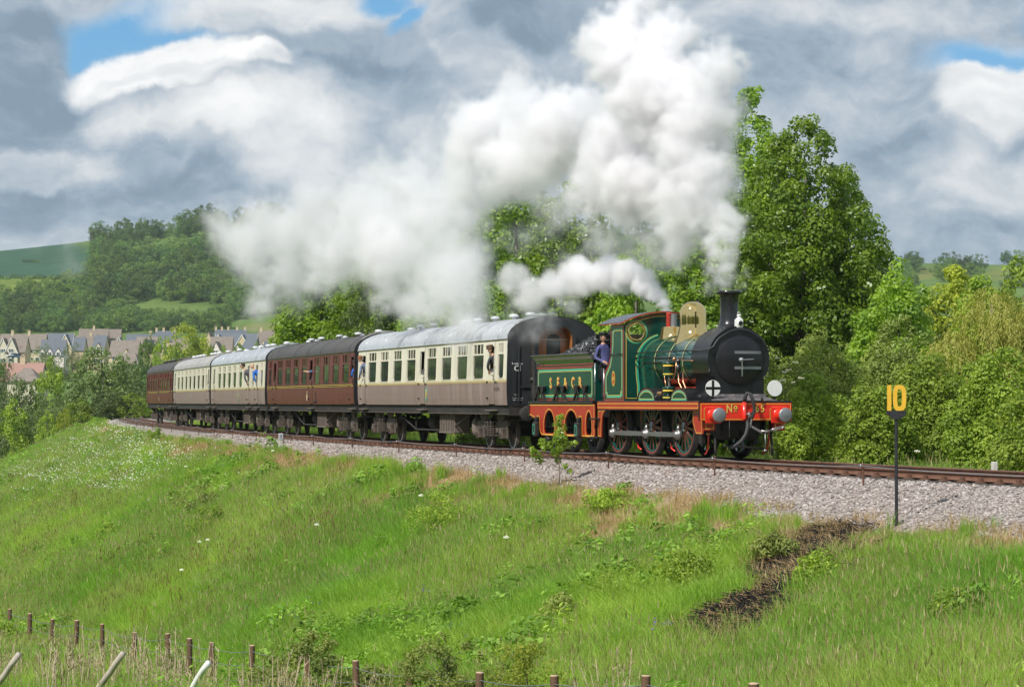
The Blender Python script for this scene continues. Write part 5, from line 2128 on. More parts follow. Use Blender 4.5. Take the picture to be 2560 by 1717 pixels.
    # ends
    for uu, f in ((.0, -1), (ln, 1)):
        b = MB()
        out = [(-side_t(z), z) for z in (ZB, 1.75, 2.4, 3.0, ZCAN)] + [(-t * .995, z - .004) for t, z in prof][1:-1] + [(side_t(z), z) for z in (ZCAN, 3.0, 2.4, 1.75, ZB)]
        if f < 0 and front:
            b.plate([out, rrect(-.52, .52, 1.38, 3.6, .3)], .03, FP(uu), M['end_black'])
        else:
            b.plate([out], .02, FP(uu - .01), M['end_black'])
        e = b.build('end_wall', o)
        b = MB()
        g0, g1 = sorted((uu, uu + f * .36))
        ou = rrect(-.64, .64, 1.26, 3.74, .36, 6)
        inn = rrect(-.52, .52, 1.38, 3.62, .36, 6)
        n2 = len(ou)
        for k in range(5):      # bellows folds
            x0 = uu + f * .36 * k / 5
            x1 = uu + f * .36 * (k + 1) / 5
            xm = (x0 + x1) / 2
            for (xa, sa, xb, sb) in ((x0, .96, xm, 1.0), (xm, 1.0, x1, .96)):
                vv = [(xa, t * sa, 2.4 + (z - 2.4) * sa) for t, z in ou] + [(xb, t * sb, 2.4 + (z - 2.4) * sb) for t, z in ou]
                b.add(vv, [(i, (i + 1) % n2, n2 + (i + 1) % n2, n2 + i) for i in range(n2)], M['gear_dark'])
        b.plate([ou, inn], .03 * -f, FP(uu + f * .37), M['end_black'])
        vv = [(uu, t, z) for t, z in inn] + [(uu + f * .37, t, z) for t, z in inn]
        m2 = len(inn)
        b.add(vv, [(i, (i + 1) % m2, m2 + (i + 1) % m2, m2 + i) for i in range(m2)], M['wood_orange' if front and f < 0 else 'gear_dark'])
        b.build('gangway', o)
        if front and f < 0:
            b = MB()
            b.plate([rrect(-.56, .56, 1.36, 3.64, .3), rrect(-.30, .14, 1.42, 3.42, .2, 6)], .03, FP(.10), M['wood_orange'])
            b.plate([rrect(-.34, .18, 1.38, 3.46, .1)], .0, FP(.22), M['gear_dark'])  # dark sheet standing in for the shade inside the doorway opening
            b.build('gangway_door', o)
        b = MB()
        x0, x1 = sorted((uu + f * .01, uu + f * .05))
        for sg in (1, -1):
            b.bbox(x0, x1, sg * 1.02 - .02, sg * 1.02 + .02, 1.4, 3.1, M['end_black'], .008)
            b.tube([(uu + f * .06, sg * 1.2, 1.5), (uu + f * .08, sg * 1.2, 1.6), (uu + f * .08, sg * 1.2, 2.6), (uu + f * .03, sg * 1.2, 2.66)], .014, M['gear_dark'], 6)
        b.build('end_fitting', o)
        for sg in (1, -1):
            b = MB()
            b.lathe([(r, h * f) for r, h in [(.15, 0), (.12, .05), (.10, .28), (.10, .4), (.23, .42), (.24, .45), (.2, .47), (0, .48)]], M['gear_dark'], (uu, sg * .87, 1.06), axis='X', n=20)
            b.build('buffer', o)
    if front:
        b = MB()
        fp = lambda t0, z0: front_at(t0, z0, -.001)
        text_mesh('Restriction', .075, fp(1.07, 2.535), M['white_paint'], b, .002, .006)
        text_mesh('CI', .23, fp(1.06, 2.39), M['white_paint'], b, .006, .006)
        text_mesh('64 60', .05, fp(1.12, 1.62), M['white_paint'], b, .0, .006, align='CENTER')
        text_mesh('Vacuum Braked', .05, fp(1.06, 1.52), M['white_paint'], b, .0, .006)
        text_mesh('Steam Heated', .05, fp(1.06, 1.46), M['white_paint'], b, .0, .006)
        b.box(-.006, -.002, .34, .40, 2.34, 2.50, M['cream'])
        b.build('end_lettering', o)
        b = MB()
        b.lathe([(0, -.16), (.06, -.15), (.075, -.10), (.075, 0)], M['end_black'], (0, .62, 2.06), axis='X', n=16)
        b.tube([(-.06, .62, 2.0), (-.08, .50, 1.75), (-.08, .46, 1.4)], .025, M['end_black'], 8)
        b.bbox(-.05, 0, .70, 1.05, 1.82, 1.86, M['end_black'], .01)
        b.build('jumper_socket', o)
        b = MB()
        text_mesh('W 25743', .16, side_at(1.05, 1.78, side_t(1.8)), M['gear_dark'], b, 0, .006)
        b.build('running_number', o)
    # crest on the side
    if crest is not None:
        b = MB()
        zc, tt = 1.64, side_t(1.64) + .006
        if lower == 'maroon':
            ov = [(crest + .10 * math.cos(R(i * 20)), zc + .21 * math.sin(R(i * 20))) for i in range(18)]
            b.plate([ov], 0, SP(tt), M['curtain_cream'])
            b.plate([[(crest + .05 * math.cos(R(i * 30)), zc + .10 + .05 * math.sin(R(i * 30))) for i in range(12)]], 0, SP(tt + .002), M['gear_dark'])
        else:
            ov = [(crest - .10, zc + .2), (crest + .10, zc + .2), (crest + .12, zc + .05), (crest + .06, zc - .15), (crest, zc - .24), (crest - .06, zc - .15), (crest - .12, zc + .05)]
            b.plate([ov], 0, SP(tt), M['line_green'])
            b.plate([[(crest + .085 * math.cos(R(i * 20)), zc + .03 + .13 * math.sin(R(i * 20))) for i in range(18)]], 0, SP(tt + .002), M['gold'])
            b.plate([[(crest + .03 * math.cos(R(i * 30)), zc + .08 + .03 * math.sin(R(i * 30))) for i in range(12)]], 0, SP(tt + .004), M['gear_dark'])
            b.plate([[(crest + .03 * math.cos(R(i * 30)), zc - .02 + .03 * math.sin(R(i * 30))) for i in range(12)]], 0, SP(tt + .004), M['gear_dark'])
        b.build('crest', o)
    # underframe
    b = MB()
    for sg in (1, -1):
        c0, c1 = sorted((sg * 1.22, sg * 1.30))
        b.box(.02, ln - .02, c0, c1, 1.04, 1.305, M['gear_dark'])
        c0, c1 = sorted((sg * 1.20, sg * 1.33))
        b.box(.02, ln - .02, c0, c1, 1.03, 1.06, M['running_gear'])
    b.box(.0, ln, -1.22, 1.22, 1.24, 1.30, M['gear_dark'])
    for u in (0.05, ln - .05):
        b.box(u - .05, u + .05, -1.3, 1.3, 1.0, 1.3, M['gear_dark'])
    for sg in (1, -1):
        for (a, c) in (((5.0, 1.04), (7.6, .48)), ((ln - 5.0, 1.04), (ln - 7.6, .48)), ((7.6, .48), (ln - 7.6, .48))):
            b.rod((a[0], sg * 1.1, a[1]), (c[0], sg * 1.1, c[1]), .032, M['gear_dark'], n=6)
        for uu in (7.6, ln - 7.6):
            b.rod((uu, sg * 1.1, 1.04), (uu, sg * 1.1, .48), .03, M['gear_dark'], n=6)
        for uu in (4.55, 4.7, ln - 4.55):
            b.rod((uu, sg * 1.05, 1.04), (uu - .1, sg * 1.05, .5), .02, M['running_gear'], n=5)
    b.box(9.2, 12.6, -.5, .5, .55, 1.2, M['gear_dark'])
    b.build('underframe', o)
    for sg in (1, -1):
        b = MB()
        c0, c1 = sorted((sg * .62, sg * 1.16))
        b.bbox(6.9, 8.7, c0, c1, .40, 1.04, M['battery_wood'], .02)
        for k in range(9):
            uu = 6.95 + k * .21
            f0, f1 = sorted((sg * 1.15, sg * 1.18))
            b.box(uu, uu + .025, f0, f1, .42, 1.0, M['running_gear'])
        b.box(6.88, 8.72, min(sg * 1.14, sg * 1.185), max(sg * 1.14, sg * 1.185), .40, .45, M['battery_wood'])
        b.build('battery_box', o)
    b = MB()
    b.lathe([(0, -.3), (.2, -.28), (.27, -.15), (.27, .15), (.2, .28), (0, .3)], M['battery_wood'], (4.95, .82, .62), n=20)
    b.build('vacuum_cylinder', o)
    b = MB()
    b.lathe([(0, -.45), (.2, -.44), (.22, -.4), (.22, .4), (.2, .44), (0, .45)], M['gear_dark'], (10.8, .7, .72), axis='X', n=18)
    b.build('dynamo', o)
    for uc in (2.745, ln - 2.745):
        bogie(o, uc)
    # inside: floor, corridor partition, seats
    b = MB()
    b.box(.05, ln - .05, -1.3, 1.3, 1.30, 1.34, M['gear_dark'])
    b.box(.05, ln - .05, -1.28, 1.28, 3.24, 3.265, M['curtain_cream'])
    u = 2.4
    for i in range(9):
        u = 2.3 + i * (ln - 4.6) / 8
        if abs(u - ln / 2) > .5:
            for sg in (1, -1):
                b.bbox(u - .05, u + .05, sg * .82 - .5, sg * .82 + .5, 1.34, 2.52, M['seat_cloth'], .03)
                b.bbox(u - .5, u + .5, sg * .82 - .5, sg * .82 + .5, 1.5, 1.78, M['seat_cloth'], .03)
    for u in (2.15, ln - 2.15):
        b.box(u - .02, u + .02, -1.3, 1.3, 1.34, 3.24, M['inside_wall'])
    b.build('interior', o)
    b = MB()
    for u0, u1 in wins:
        if u1 - u0 > .9:
            for x in (u0 + .04, u1 - .04):
                b.box(x - .05, x + .05, 1.30, 1.315, 2.16, 3.1, M['curtain_cream'])
    b.build('curtain', o)
    return o


def build_train():
    S = [.3 + 20.3 * i for i in range(5)]
    c = []
    c.append(build_coach('carriage', 'cream and brown carriage with silver roof next to the tender', S[0], 'cream', 'faded_brown', 'silver_roof',
                         [(.34, .90), (2.55, 3.70), (4.45, 5.62), (6.36, 7.52), (8.25, 9.42), (11.03, 12.2), (12.95, 14.12), (14.9, 16.07), (16.76, 17.93)],
                         [(1.36, 1.99, .85), (9.89, 10.35, .75), (18.45, 19.05, .75)], front=True, crest=9.55))
    c.append(build_coach('carriage', 'maroon carriage with dark roof between two cream and brown carriages', S[1], 'maroon', 'maroon', 'dark_roof',
                         [(1.06, 2.24), (3.06, 4.24), (5.03, 6.21), (6.98, 8.16), (9.89, 11.03), (11.76, 12.94), (13.76, 14.95), (15.78, 16.95), (18.55, 19.15)],
                         [(.10, .70, .8), (8.62, 9.2, .8), (17.37, 17.96, .7)], crest=9.75))
    c.append(build_coach('carriage', 'cream and brown carriage with two men leaning out side by side', S[2], 'cream', 'faded_brown', 'silver_roof',
                         [(.73, 1.33), (3.55, 4.15), (7.62, 8.70), (9.75, 10.85), (11.74, 12.84), (13.72, 14.82), (15.56, 16.66)],
                         [(2.42, 2.98, .8), (5.2, 5.75, .8), (18.1, 18.6, .7)], crest=8.9))
    c.append(build_coach('carriage', 'pale roofed cream and brown carriage, last but one of the train', S[3], 'cream', 'faded_brown', 'pale_roof',
                         [(1.3, 1.85), (2.62, 3.78), (4.86, 6.02), (7.1, 8.3), (9.3, 10.5), (11.47, 12.67), (13.8, 14.95), (15.92, 17.08)],
                         [(.35, .80, .7), (18.4, 19.0, .7)], crest=10.9))
    c.append(build_coach('carriage', 'maroon carriage with dark roof at the tail of the train', S[4], 'maroon', 'maroon', 'dark_roof',
                         [(.1, .75), (2.61, 3.77), (4.42, 5.6), (6.27, 7.45), (8.1, 9.2), (11.13, 12.3), (12.98, 14.15), (14.9, 16.1), (16.9, 18.1)],
                         [(1.19, 1.75, .7), (9.85, 10.5, .7), (18.6, 19.2, .7)], crest=9.6, vent='dark_roof'))
    return c


COACHES = build_train()
# ------------------------------------------------------------------ people
for nm, c in (('skin', (.52, .29, .20)), ('navy_cloth', (.085, .090, .24)), ('trouser_black', (.012, .012, .015)), ('tweed', (.16, .10, .06)), ('dark_cloth', (.035, .037, .045)),
              ('grey_cloth', (.10, .095, .11)), ('blue_cloth', (.012, .13, .52)), ('sky_cloth', (.06, .33, .62)), ('slate_cloth', (.13, .16, .24)), ('pale_cloth', (.48, .55, .62)),
              ('cream_cloth', (.55, .50, .38)), ('hair_dark', (.018, .013, .011)), ('hair_red', (.22, .085, .03)), ('hair_brown', (.09, .05, .03)), ('denim', (.08, .16, .30)), ('red_cloth', (.30, .03, .03))):
    paint(nm, c, .75, var=.12, scale=14, bump=.15 if 'cloth' in nm else 0, bump_scale=30)
for nm in ('skin',):
    pass


def head_geo(bm_verts, center, yaw, pitch, mats):
    """head with brow, eyes, nose, mouth, chin and ears; x forward"""
    nu, nv = 20, 14
    V, F, MI = [], [], []
    for j in range(nv + 1):
        ph = math.pi * j / nv
        for i in range(nu):
            th = 2 * math.pi * i / nu
            x, y, z = math.sin(ph) * math.cos(th), math.sin(ph) * math.sin(th), math.cos(ph)
            sx, sy = .098, .076
            if z < 0:
                sy *= 1 + .30 * z
                sx *= 1 + .12 * z
            px, py, pz = x * sx, y * sy, z * .118
            if x > .3 and abs(y) < .35:
                if -.30 < z < .06:
                    px += .024 * (1 - abs(y) / .35) * (1 - (z + .05) * -1.2 if z < -.05 else 1)       # nose
                if -.98 < z < -.62:
                    px += .014                                             # chin
            if x > .5 and .06 < z < .25 and .15 < abs(y) < .6:
                px -= .010                                                 # eye hollows
            V.append((px, py, pz))
    for j in range(nv):
        for i in range(nu):
            F.append((j * nu + i, j * nu + (i + 1) % nu, (j + 1) * nu + (i + 1) % nu, (j + 1) * nu + i))
            c = [sum(V[k][q] for k in F[-1]) / 4 for q in range(3)]
            m = 0
            if c[0] > .06 and .006 < c[2] < .026 and .018 < abs(c[1]) < .05:
                m = 1
            if c[0] > .06 and -.062 < c[2] < -.048 and abs(c[1]) < .025:
                m = 1
            MI.append(m)
    for sg in (1, -1):      # ears
        b = len(V)
        V += [(.0, sg * .072, .025), (-.03, sg * .088, .03), (-.035, sg * .088, -.02), (-.005, sg * .072, -.035), (-.015, sg * .070, 0)]
        F += [(b, b + 1, b + 2, b + 3)]
        MI.append(0)
    mt = Matrix.Translation(center) @ Matrix.Rotation(yaw, 4, 'Z') @ Matrix.Rotation(pitch, 4, 'Y')
    return [mt @ Vector(v) for v in V], F, MI, mt


def arm_chain(J, E, Rd, side, sh, el, ha, sleeve, fingers=True, bare=False):
    """shoulder, elbow, wrist, palm and five bent fingers"""
    n = lambda q: side + q
    J[n('sh')], J[n('el')], J[n('wr')] = Vector(sh), Vector(el), Vector(ha)
    Rd[n('sh')], Rd[n('el')], Rd[n('wr')] = .062, .047, .033
    E += [('chest', n('sh'), sleeve), (n('sh'), n('el'), sleeve), (n('el'), n('wr'), 'skin' if bare else sleeve)]
    d = (Vector(ha) - Vector(el)).normalized()
    pm = Vector(ha) + d * .085
    J[n('pm')] = pm
    Rd[n('pm')] = .034
    E.append((n('wr'), n('pm'), 'skin'))
    if fingers:
        a = d.cross(Vector((0, 0, 1)))
        if a.length < .1:
            a = Vector((0, 1, 0))
        a.normalize()
        dn = d.cross(a).normalized()
        if dn.z > 0:
            dn = -dn
        for k, (off, ln) in enumerate(((-.030, .060), (-.010, .072), (.010, .068), (.030, .052))):
            k1, k2 = n('f%da' % k), n('f%db' % k)
            J[k1] = pm + a * off + d * ln * .6 + dn * .012
            J[k2] = pm + a * off * 1.05 + d * ln * .85 + dn * .045
            Rd[k1], Rd[k2] = .0095, .008
            E += [(n('pm'), k1, 'skin'), (k1, k2, 'skin')]
        k1 = n('th')
        J[k1] = pm - d * .03 + a * .055 + dn * .02
        Rd[k1] = .011
        E.append((n('wr'), k1, 'skin'))


def person(label, loc, face, lean=(0, 0), arms=None, top='navy_cloth', legs='trouser_black', hair='hair_dark', cap=None, yaw=0, pitch=0, seated=False, glasses=False, bald=False, scale=1.0, group=None, bare=False):
    """standing or seated figure; local x = the way it faces, feet at the origin; lean = shift of the shoulders"""
    lx, ly = lean
    hz = .92 if not seated else .48
    J = {'pelvis': Vector((0, 0, hz)), 'waist': Vector((lx * .3, ly * .3, hz + .20)), 'chest': Vector((lx * .75, ly * .75, hz + .42)), 'neck': Vector((lx, ly, hz + .56)),
         'nape': Vector((lx * 1.12 + .01, ly * 1.12, hz + .62))}
    Rd = {'pelvis': .145, 'waist': .130, 'chest': .150, 'neck': .060, 'nape': .052}
    E = [('pelvis', 'waist', top), ('waist', 'chest', top), ('chest', 'neck', top), ('neck', 'nape', 'skin')]
    for s_, y in (('l', .10), ('r', -.10)):
        if seated:
            J[s_ + 'hip'], J[s_ + 'kn'], J[s_ + 'an'], J[s_ + 'to'] = Vector((.05, y, hz)), Vector((.45, y * 1.1, hz + .02)), Vector((.45, y * 1.1, .08)), Vector((.60, y * 1.2, .04))
        else:
            J[s_ + 'hip'], J[s_ + 'kn'], J[s_ + 'an'], J[s_ + 'to'] = Vector((0, y, hz - .08)), Vector((.03, y * 1.15, .49)), Vector((0, y * 1.2, .08)), Vector((.15, y * 1.4, .035))
        Rd[s_ + 'hip'], Rd[s_ + 'kn'], Rd[s_ + 'an'], Rd[s_ + 'to'] = .092, .062, .045, .036
        E += [('pelvis', s_ + 'hip', legs), (s_ + 'hip', s_ + 'kn', legs), (s_ + 'kn', s_ + 'an', legs), (s_ + 'an', s_ + 'to', 'trouser_black')]
    c = J['chest']
    arms = arms or {}
    for s_, y in (('l', 1), ('r', -1)):
        sh = c + Vector((0, y * .19, .055))
        el, ha = arms.get(s_, (Vector((.04, y * .26, -.22)) + sh - Vector((0, y * .19, 0)), Vector((.22, y * .20, -.40)) + sh - Vector((0, y * .19, 0))))
        arm_chain(J, E, Rd, s_, sh, el, ha, top, bare=bare)
    names = list(J)
    idx = {k: i for i, k in enumerate(names)}
    me = bpy.data.meshes.new('person')
    me.from_pydata([J[k][:] for k in names], [(idx[a], idx[b]) for a, b, _ in E], [])
    ob = bpy.data.objects.new('person', me)
    col.objects.link(ob)
    sk = ob.modifiers.new('skin', 'SKIN')
    sk.use_smooth_shade = True
    for k in names:
        d = me.skin_vertices[0].data[idx[k]]
        d.radius = (Rd[k] * (.72 if k in ('chest', 'waist', 'pelvis') else 1), Rd[k] * (1.05 if k in ('chest', 'waist', 'pelvis') else 1))
        d.use_root = (k == 'pelvis')
    ss = ob.modifiers.new('smooth', 'SUBSURF')
    ss.levels = ss.render_levels = 1
    dg = bpy.context.evaluated_depsgraph_get()
    dg.update()
    ev = bpy.data.meshes.new_from_object(ob.evaluated_get(dg))
    V = [v.co.copy() for v in ev.vertices]
    F = [tuple(p.vertices) for p in ev.polygons]
    bpy.data.objects.remove(ob)
    mb = MB()
    seg = [(J[a], J[b], m) for a, b, m in E]
    byMat = {}
    for f in F:
        ctr = sum((V[i] for i in f), Vector()) / len(f)
        best, bm_ = 9, top
        for a, b, m in seg:
            ab = b - a
            t = max(0, min(1, (ctr - a).dot(ab) / max(1e-6, ab.length_squared)))
            d = (ctr - a - ab * t).length
            if d < best:
                best, bm_ = d, m
        byMat.setdefault(bm_, []).append(f)
    b0 = len(mb.v)
    mb.v.extend([tuple(v) for v in V])
    for m, fl in byMat.items():
        s_ = mb.slot(M[m])
        for f in fl:
            mb.f.append(tuple(i + b0 for i in f))
            mb.mi.append(s_)
            mb.sm.append(True)
    hc = J['nape'] + Vector((.025 + lx * .10, ly * .10, .115))
    hv, hf, hm, mt = head_geo(None, hc, yaw, pitch, None)
    for mi, mn in ((0, 'skin'), (1, 'hair_brown')):
        mb.add(hv, [f for f, q in zip(hf, hm) if q == mi], M[mn], True)
    me2 = mb.mesh('person')
    o = link_mesh('person', me2)
    tag(o, label, 'person', group)
    o.location = loc
    o.rotation_euler = (0, 0, face)
    o.scale = (scale,) * 3
    if not bald:
        b = MB()
        prof = [(.0, .128), (.05, .122), (.080, .095), (.088, .055), (.086, .02), (.080, -.02)]
        pv = []
        b2 = MB()
        b2.lathe(prof, M[hair], n=18)
        vs = []
        for (x, y, z) in b2.v:
            xx = x * 1.22 - .012
            if xx > .015 and z < .088:
                z = .088 + (z - .088) * .1
            vs.append(mt @ Vector((xx, y * .98, z)))
        b.add(vs, b2.f, M[hair], True)
        b.build('hair', o)
    if cap:
        b = MB()
        b2 = MB()
        b2.lathe([(.088, .055), (.098, .075), (.118, .110), (.112, .125), (.06, .138), (0, .140)], M[cap], n=20)
        b.add([mt @ Vector((x * 1.22 - .004, y, z)) for x, y, z in b2.v], b2.f, M[cap], True)
        pk = [(.085, -.075, .062), (.085, .075, .062), (.165, .045, .045), (.172, 0, .042), (.165, -.045, .045)]
        b.add([mt @ Vector(p) for p in pk] + [mt @ Vector((p[0], p[1], p[2] + .01)) for p in pk], [(0, 1, 2, 3, 4), (5, 6, 7, 8, 9), (1, 2, 7, 6), (2, 3, 8, 7), (3, 4, 9, 8), (4, 0, 5, 9)], M[cap])
        b.build('cap', o)
    if glasses:
        b = MB()
        for sg in (1, -1):
            b.add([mt @ Vector(p) for p in ((.098, sg * .006, .03), (.09, sg * .055, .03), (.09, sg * .052, .002), (.098, sg * .010, .0), (.03, sg * .079, .03), (.03, sg * .079, .022))], [(0, 1, 2, 3), (1, 4, 5, 2)], M['gear_dark'])
        b.build('sunglasses', o)
    return o


def at_(o, u, t, z):
    return o.matrix_basis @ Vector((u, t, z))


def build_people():
    rz = LOCO.rotation_euler.z
    V_ = Vector
    person('engine driver in navy jacket and black cap standing in the cab doorway', at_(LOCO, 7.0, .98, 1.475), rz + math.pi + .25, lean=(-.02, -.10), top='navy_cloth', cap='trouser_black', yaw=.25, pitch=.10,
           arms={'r': (V_((-.04, -.34, 1.10)), V_((.24, -.26, 1.00))), 'l': (V_((.06, .16, 1.10)), V_((.30, .02, 1.02)))})
    c1, c2, c3 = COACHES[0], COACHES[1], COACHES[2]
    r1, r2, r3 = (c.rotation_euler.z for c in (c1, c2, c3))
    # facing back along the train: forward = +u, near side = +y (left)
    person('man in tan flat cap leaning from the front door of the leading carriage', at_(c1, 1.62, 1.02, 1.36), r1 + .15, lean=(.06, .34), top='dark_cloth', cap='tweed', hair='hair_brown', yaw=.1, pitch=.22, group='people leaning out of the train',
           arms={'l': (V_((.10, .50, 1.12)), V_((.16, .44, 1.02))), 'r': (V_((.0, -.2, 1.1)), V_((.2, -.1, 1.0)))}, scale=.98)
    person('red-haired man in slate shirt leaning from the rear door of the leading carriage', at_(c1, 18.70, .98, 1.36), r1 + .25, lean=(.24, .38), top='slate_cloth', hair='hair_red', yaw=.0, pitch=.28, group='people leaning out of the train',
           arms={'l': (V_((.10, .56, 1.12)), V_((.30, .50, .98))), 'r': (V_((.1, -.2, 1.1)), V_((.25, -.1, 1.0)))}, scale=.97)
    person('person in bright blue with shoulder out of the front door of the first maroon carriage', at_(c2, .38, 1.02, 1.36), r2 + .3, lean=(.02, .26), top='blue_cloth', yaw=-1.5, group='people leaning out of the train',
           arms={'l': (V_((.06, .46, 1.14)), V_((-.1, .16, 1.05))), 'r': (V_((.0, -.25, 1.1)), V_((.1, -.1, 1.0)))}, scale=.9)
    person('person resting clasped hands out of the middle door of the first maroon carriage', at_(c2, 8.75, .95, 1.36), r2 + math.pi / 2, lean=(.18, 0), top='denim', yaw=0, group='people leaning out of the train', bare=True,
           arms={'l': (V_((.56, .04, 1.26)), V_((.66, -.34, 1.30))), 'r': (V_((.54, -.12, 1.24)), V_((.64, -.40, 1.28)))}, scale=.98)
    person('dark-haired man in sunglasses and grey top leaning far out of the third carriage', at_(c3, 5.36, 1.06, 1.36), r3 + .5, lean=(.26, .38), top='grey_cloth', hair='hair_dark', yaw=.55, pitch=.05, glasses=True, group='people leaning out of the train',
           arms={'l': (V_((.12, .52, 1.10)), V_((.14, .40, .92))), 'r': (V_((.1, -.2, 1.1)), V_((.25, -.1, 1.0)))}, scale=1.03)
    person('bald man in bright blue leaning out of the third carriage, looking down', at_(c3, 2.62, 1.04, 1.36), r3 + .35, lean=(.26, .36), top='blue_cloth', bald=True, yaw=.2, pitch=.5, group='people leaning out of the train',
           arms={'l': (V_((.08, .50, 1.12)), V_((.06, .40, .92))), 'r': (V_((.1, -.2, 1.1)), V_((.25, -.1, 1.0)))}, scale=1.0)
    g = 'passengers seated behind the carriage windows'
    for (c, u, t, f, tp, hr, bald, lab) in ((c2, 3.75, .95, .6, 'dark_cloth', 'hair_brown', True, 'bald passenger in black behind the second window of the maroon carriage'),
                                            (c2, 5.62, .98, .3, 'pale_cloth', 'hair_dark', False, 'passenger in pale blue shirt behind the third window of the maroon carriage'),
                                            (c2, 1.52, .95, .5, 'dark_cloth', 'hair_brown', False, 'brown-haired passenger behind the first window of the maroon carriage'),
                                            (c2, 14.3, 1.0, .3, 'cream_cloth', 'hair_brown', False, 'passenger in cream towards the rear of the maroon carriage'),
                                            (c2, 16.3, .98, .4, 'sky_cloth', 'hair_dark', False, 'passenger in sky blue at the rear window of the maroon carriage'),
                                            (c2, 7.6, .95, .9, 'grey_cloth', 'hair_dark', False, 'dim passenger beside the middle door of the maroon carriage'),
                                            (c1, 13.5, .95, .4, 'dark_cloth', 'hair_brown', False, 'dim passenger behind a window of the leading carriage')):
        person(lab, at_(c, u, t, 1.34), c.rotation_euler.z + f, top=tp, hair=hr, bald=bald, seated=True, yaw=.3, group=g)


build_people()
# ------------------------------------------------------------------ lineside furniture, fence and foreground plants
paint('sign_yellow', (.80, .46, .035), .5, var=.06, scale=8, dirt=(.55, .33, .06), dirt_amt=.3)
paint('sign_black', (.02, .021, .026), .5, var=.2, scale=8, dirt=(.07, .07, .07), dirt_amt=.4)
paint('fence_wood', (.10, .050, .028), .85, var=.35, scale=6, dirt=(.24, .15, .09), dirt_amt=.7, dirt_scale=3, streak=True, bump=.4)
paint('cut_wood', (.46, .33, .22), .9, var=.2, scale=12)
paint('grey_wood', (.46, .40, .34), .85, var=.2, scale=5, dirt=(.28, .22, .17), dirt_amt=.6, bump=.3)
paint('plate_grey', (.42, .46, .52), .5)


def build_sign():
    s = solve_s(2240, 4.1)
    x, y, a = (float(q) for q in track(s, 4.1))
    x = ray(2240, y)
    zg = zrow(1277, y)
    k = y / FPX
    o = thing('speed_sign', 'black post with yellow cut-out number 10 beside the track', 'sign', (x, y, zg))
    top = (1277 - 1040) * k
    b = MB()
    b.rod((0, 0, -.5), (0, 0, top), .032, M['sign_black'], n=10)
    b.build('post', o)
    b = MB()
    w = 26 * k
    b.plate([[(-w, top + .10), (w, top + .10), (w * .9, top + .03), (.05, top - .06), (-.05, top - .06), (-w * .9, top + .03)]], .03, lambda u, z, dp: (u, -.045 + dp, z), M['sign_black'])
    b.build('bracket', o)
    z0 = top + .10
    h = (1027 - 963) * k
    tx = lambda u, z, dp: (u, -.04 + dp, z0 + z)
    b = MB()
    b.plate([[(-23 * k, 0), (-12.5 * k, 0), (-12.5 * k, h), (-23 * k, h)]], .012, tx, M['sign_yellow'])
    b.build('digit', o)
    b = MB()
    c, rw, rh = 8 * k, 16.5 * k, h / 2
    f = lambda q: [(c + (abs(math.cos(t)) ** .55) * math.copysign(1, math.cos(t)) * (rw - q), rh + (abs(math.sin(t)) ** .75) * math.copysign(1, math.sin(t)) * (rh - q)) for t in [2 * math.pi * i / 40 for i in range(40)]]
    b.plate([f(0), f(10.5 * k)], .012, tx, M['sign_yellow'])
    b.build('digit', o)

    s = solve_s(702, 3.0)
    x, y, a = (float(q) for q in track(s, 3.0))
    zg = zrow(1123, y)
    o = thing('marker_post', 'short concrete marker post with a small grey number plate', 'marker post', (x, y, zg), a + math.pi)
    hh = (1123 - 1083) / FPX * y
    b = MB()
    b.bbox(-.075, .075, -.075, .075, -.4, hh, M['concrete'], .012)
    b.build('post', o)
    b = MB()
    b.bbox(-.085, .085, .078, .090, hh - .24, hh - .02, M['plate_grey'], .004)
    text_mesh('7', .16, lambda p, q, dp: (-p, .0905 - dp, hh - .13 + q), M['gear_dark'], b, .004, .002)
    b.build('number_plate', o)
    for px, py, Y, lab in ((2485, 1178, 56.5, 'white concrete stub on the far side of the track at the right'), (1310, 1128, 84, 'white stub seen behind the carriage wheels')):
        x = ray(px, Y)
        o = thing('boundary_stub', lab, 'stub', (x, Y, zrow(py, Y)), .2)
        b = MB()
        b.bbox(-.06, .06, -.06, .06, -.4, 24 / FPX * Y, M['concrete'], .015)
        b.build('post', o)


build_sign()


def build_fence():
    o = thing('wire_fence', 'wire fence of round brown posts at the foot of the bank', 'fence', (0, 0, 0))
    posts = []
    for px, py in ((-40, 1508), (27, 1520), (77, 1531), (134, 1545), (195, 1548), (258, 1557), (339, 1578), (421, 1581), (476, 1593), (531, 1603), (632, 1610), (770, 1630), (890, 1648), (1025, 1668), (1200, 1677), (1385, 1685), (1614, 1685), (1883, 1704), (2230, 1735)):
        Y = 15.2 / ((px - 1280) / FPX + .392)
        posts.append((ray(px, Y), Y, zrow(py, Y)))
    for (x, y, z) in posts:
        r = random.uniform(.052, .064)
        b = MB()
        b.lathe([(r, -1.7), (r * 1.03, -.6), (r * .98, -.012)], M['fence_wood'], n=12)
        b.lathe([(r * .98, -.012), (r * .93, .0), (0, .004)], M['cut_wood'], n=12)
        p = b.build('post', o)
        p.location = (x, y, z)
        p.rotation_euler = (random.uniform(-.05, .05), random.uniform(-.05, .05), 0)
    for dz in (-.12, -.38, -.68):
        pts = []
        for a, c in zip(posts[:-1], posts[1:]):
            for k in range(4):
                t = k / 4
                pts.append((a[0] + (c[0] - a[0]) * t, a[1] + (c[1] - a[1]) * t - .06, a[2] + (c[2] - a[2]) * t + dz - .05 * 4 * t * (1 - t)))
        b = MB()
        b.tube(pts, .006, M['wire'], 4)
        b.build('wire', o)


build_fence()


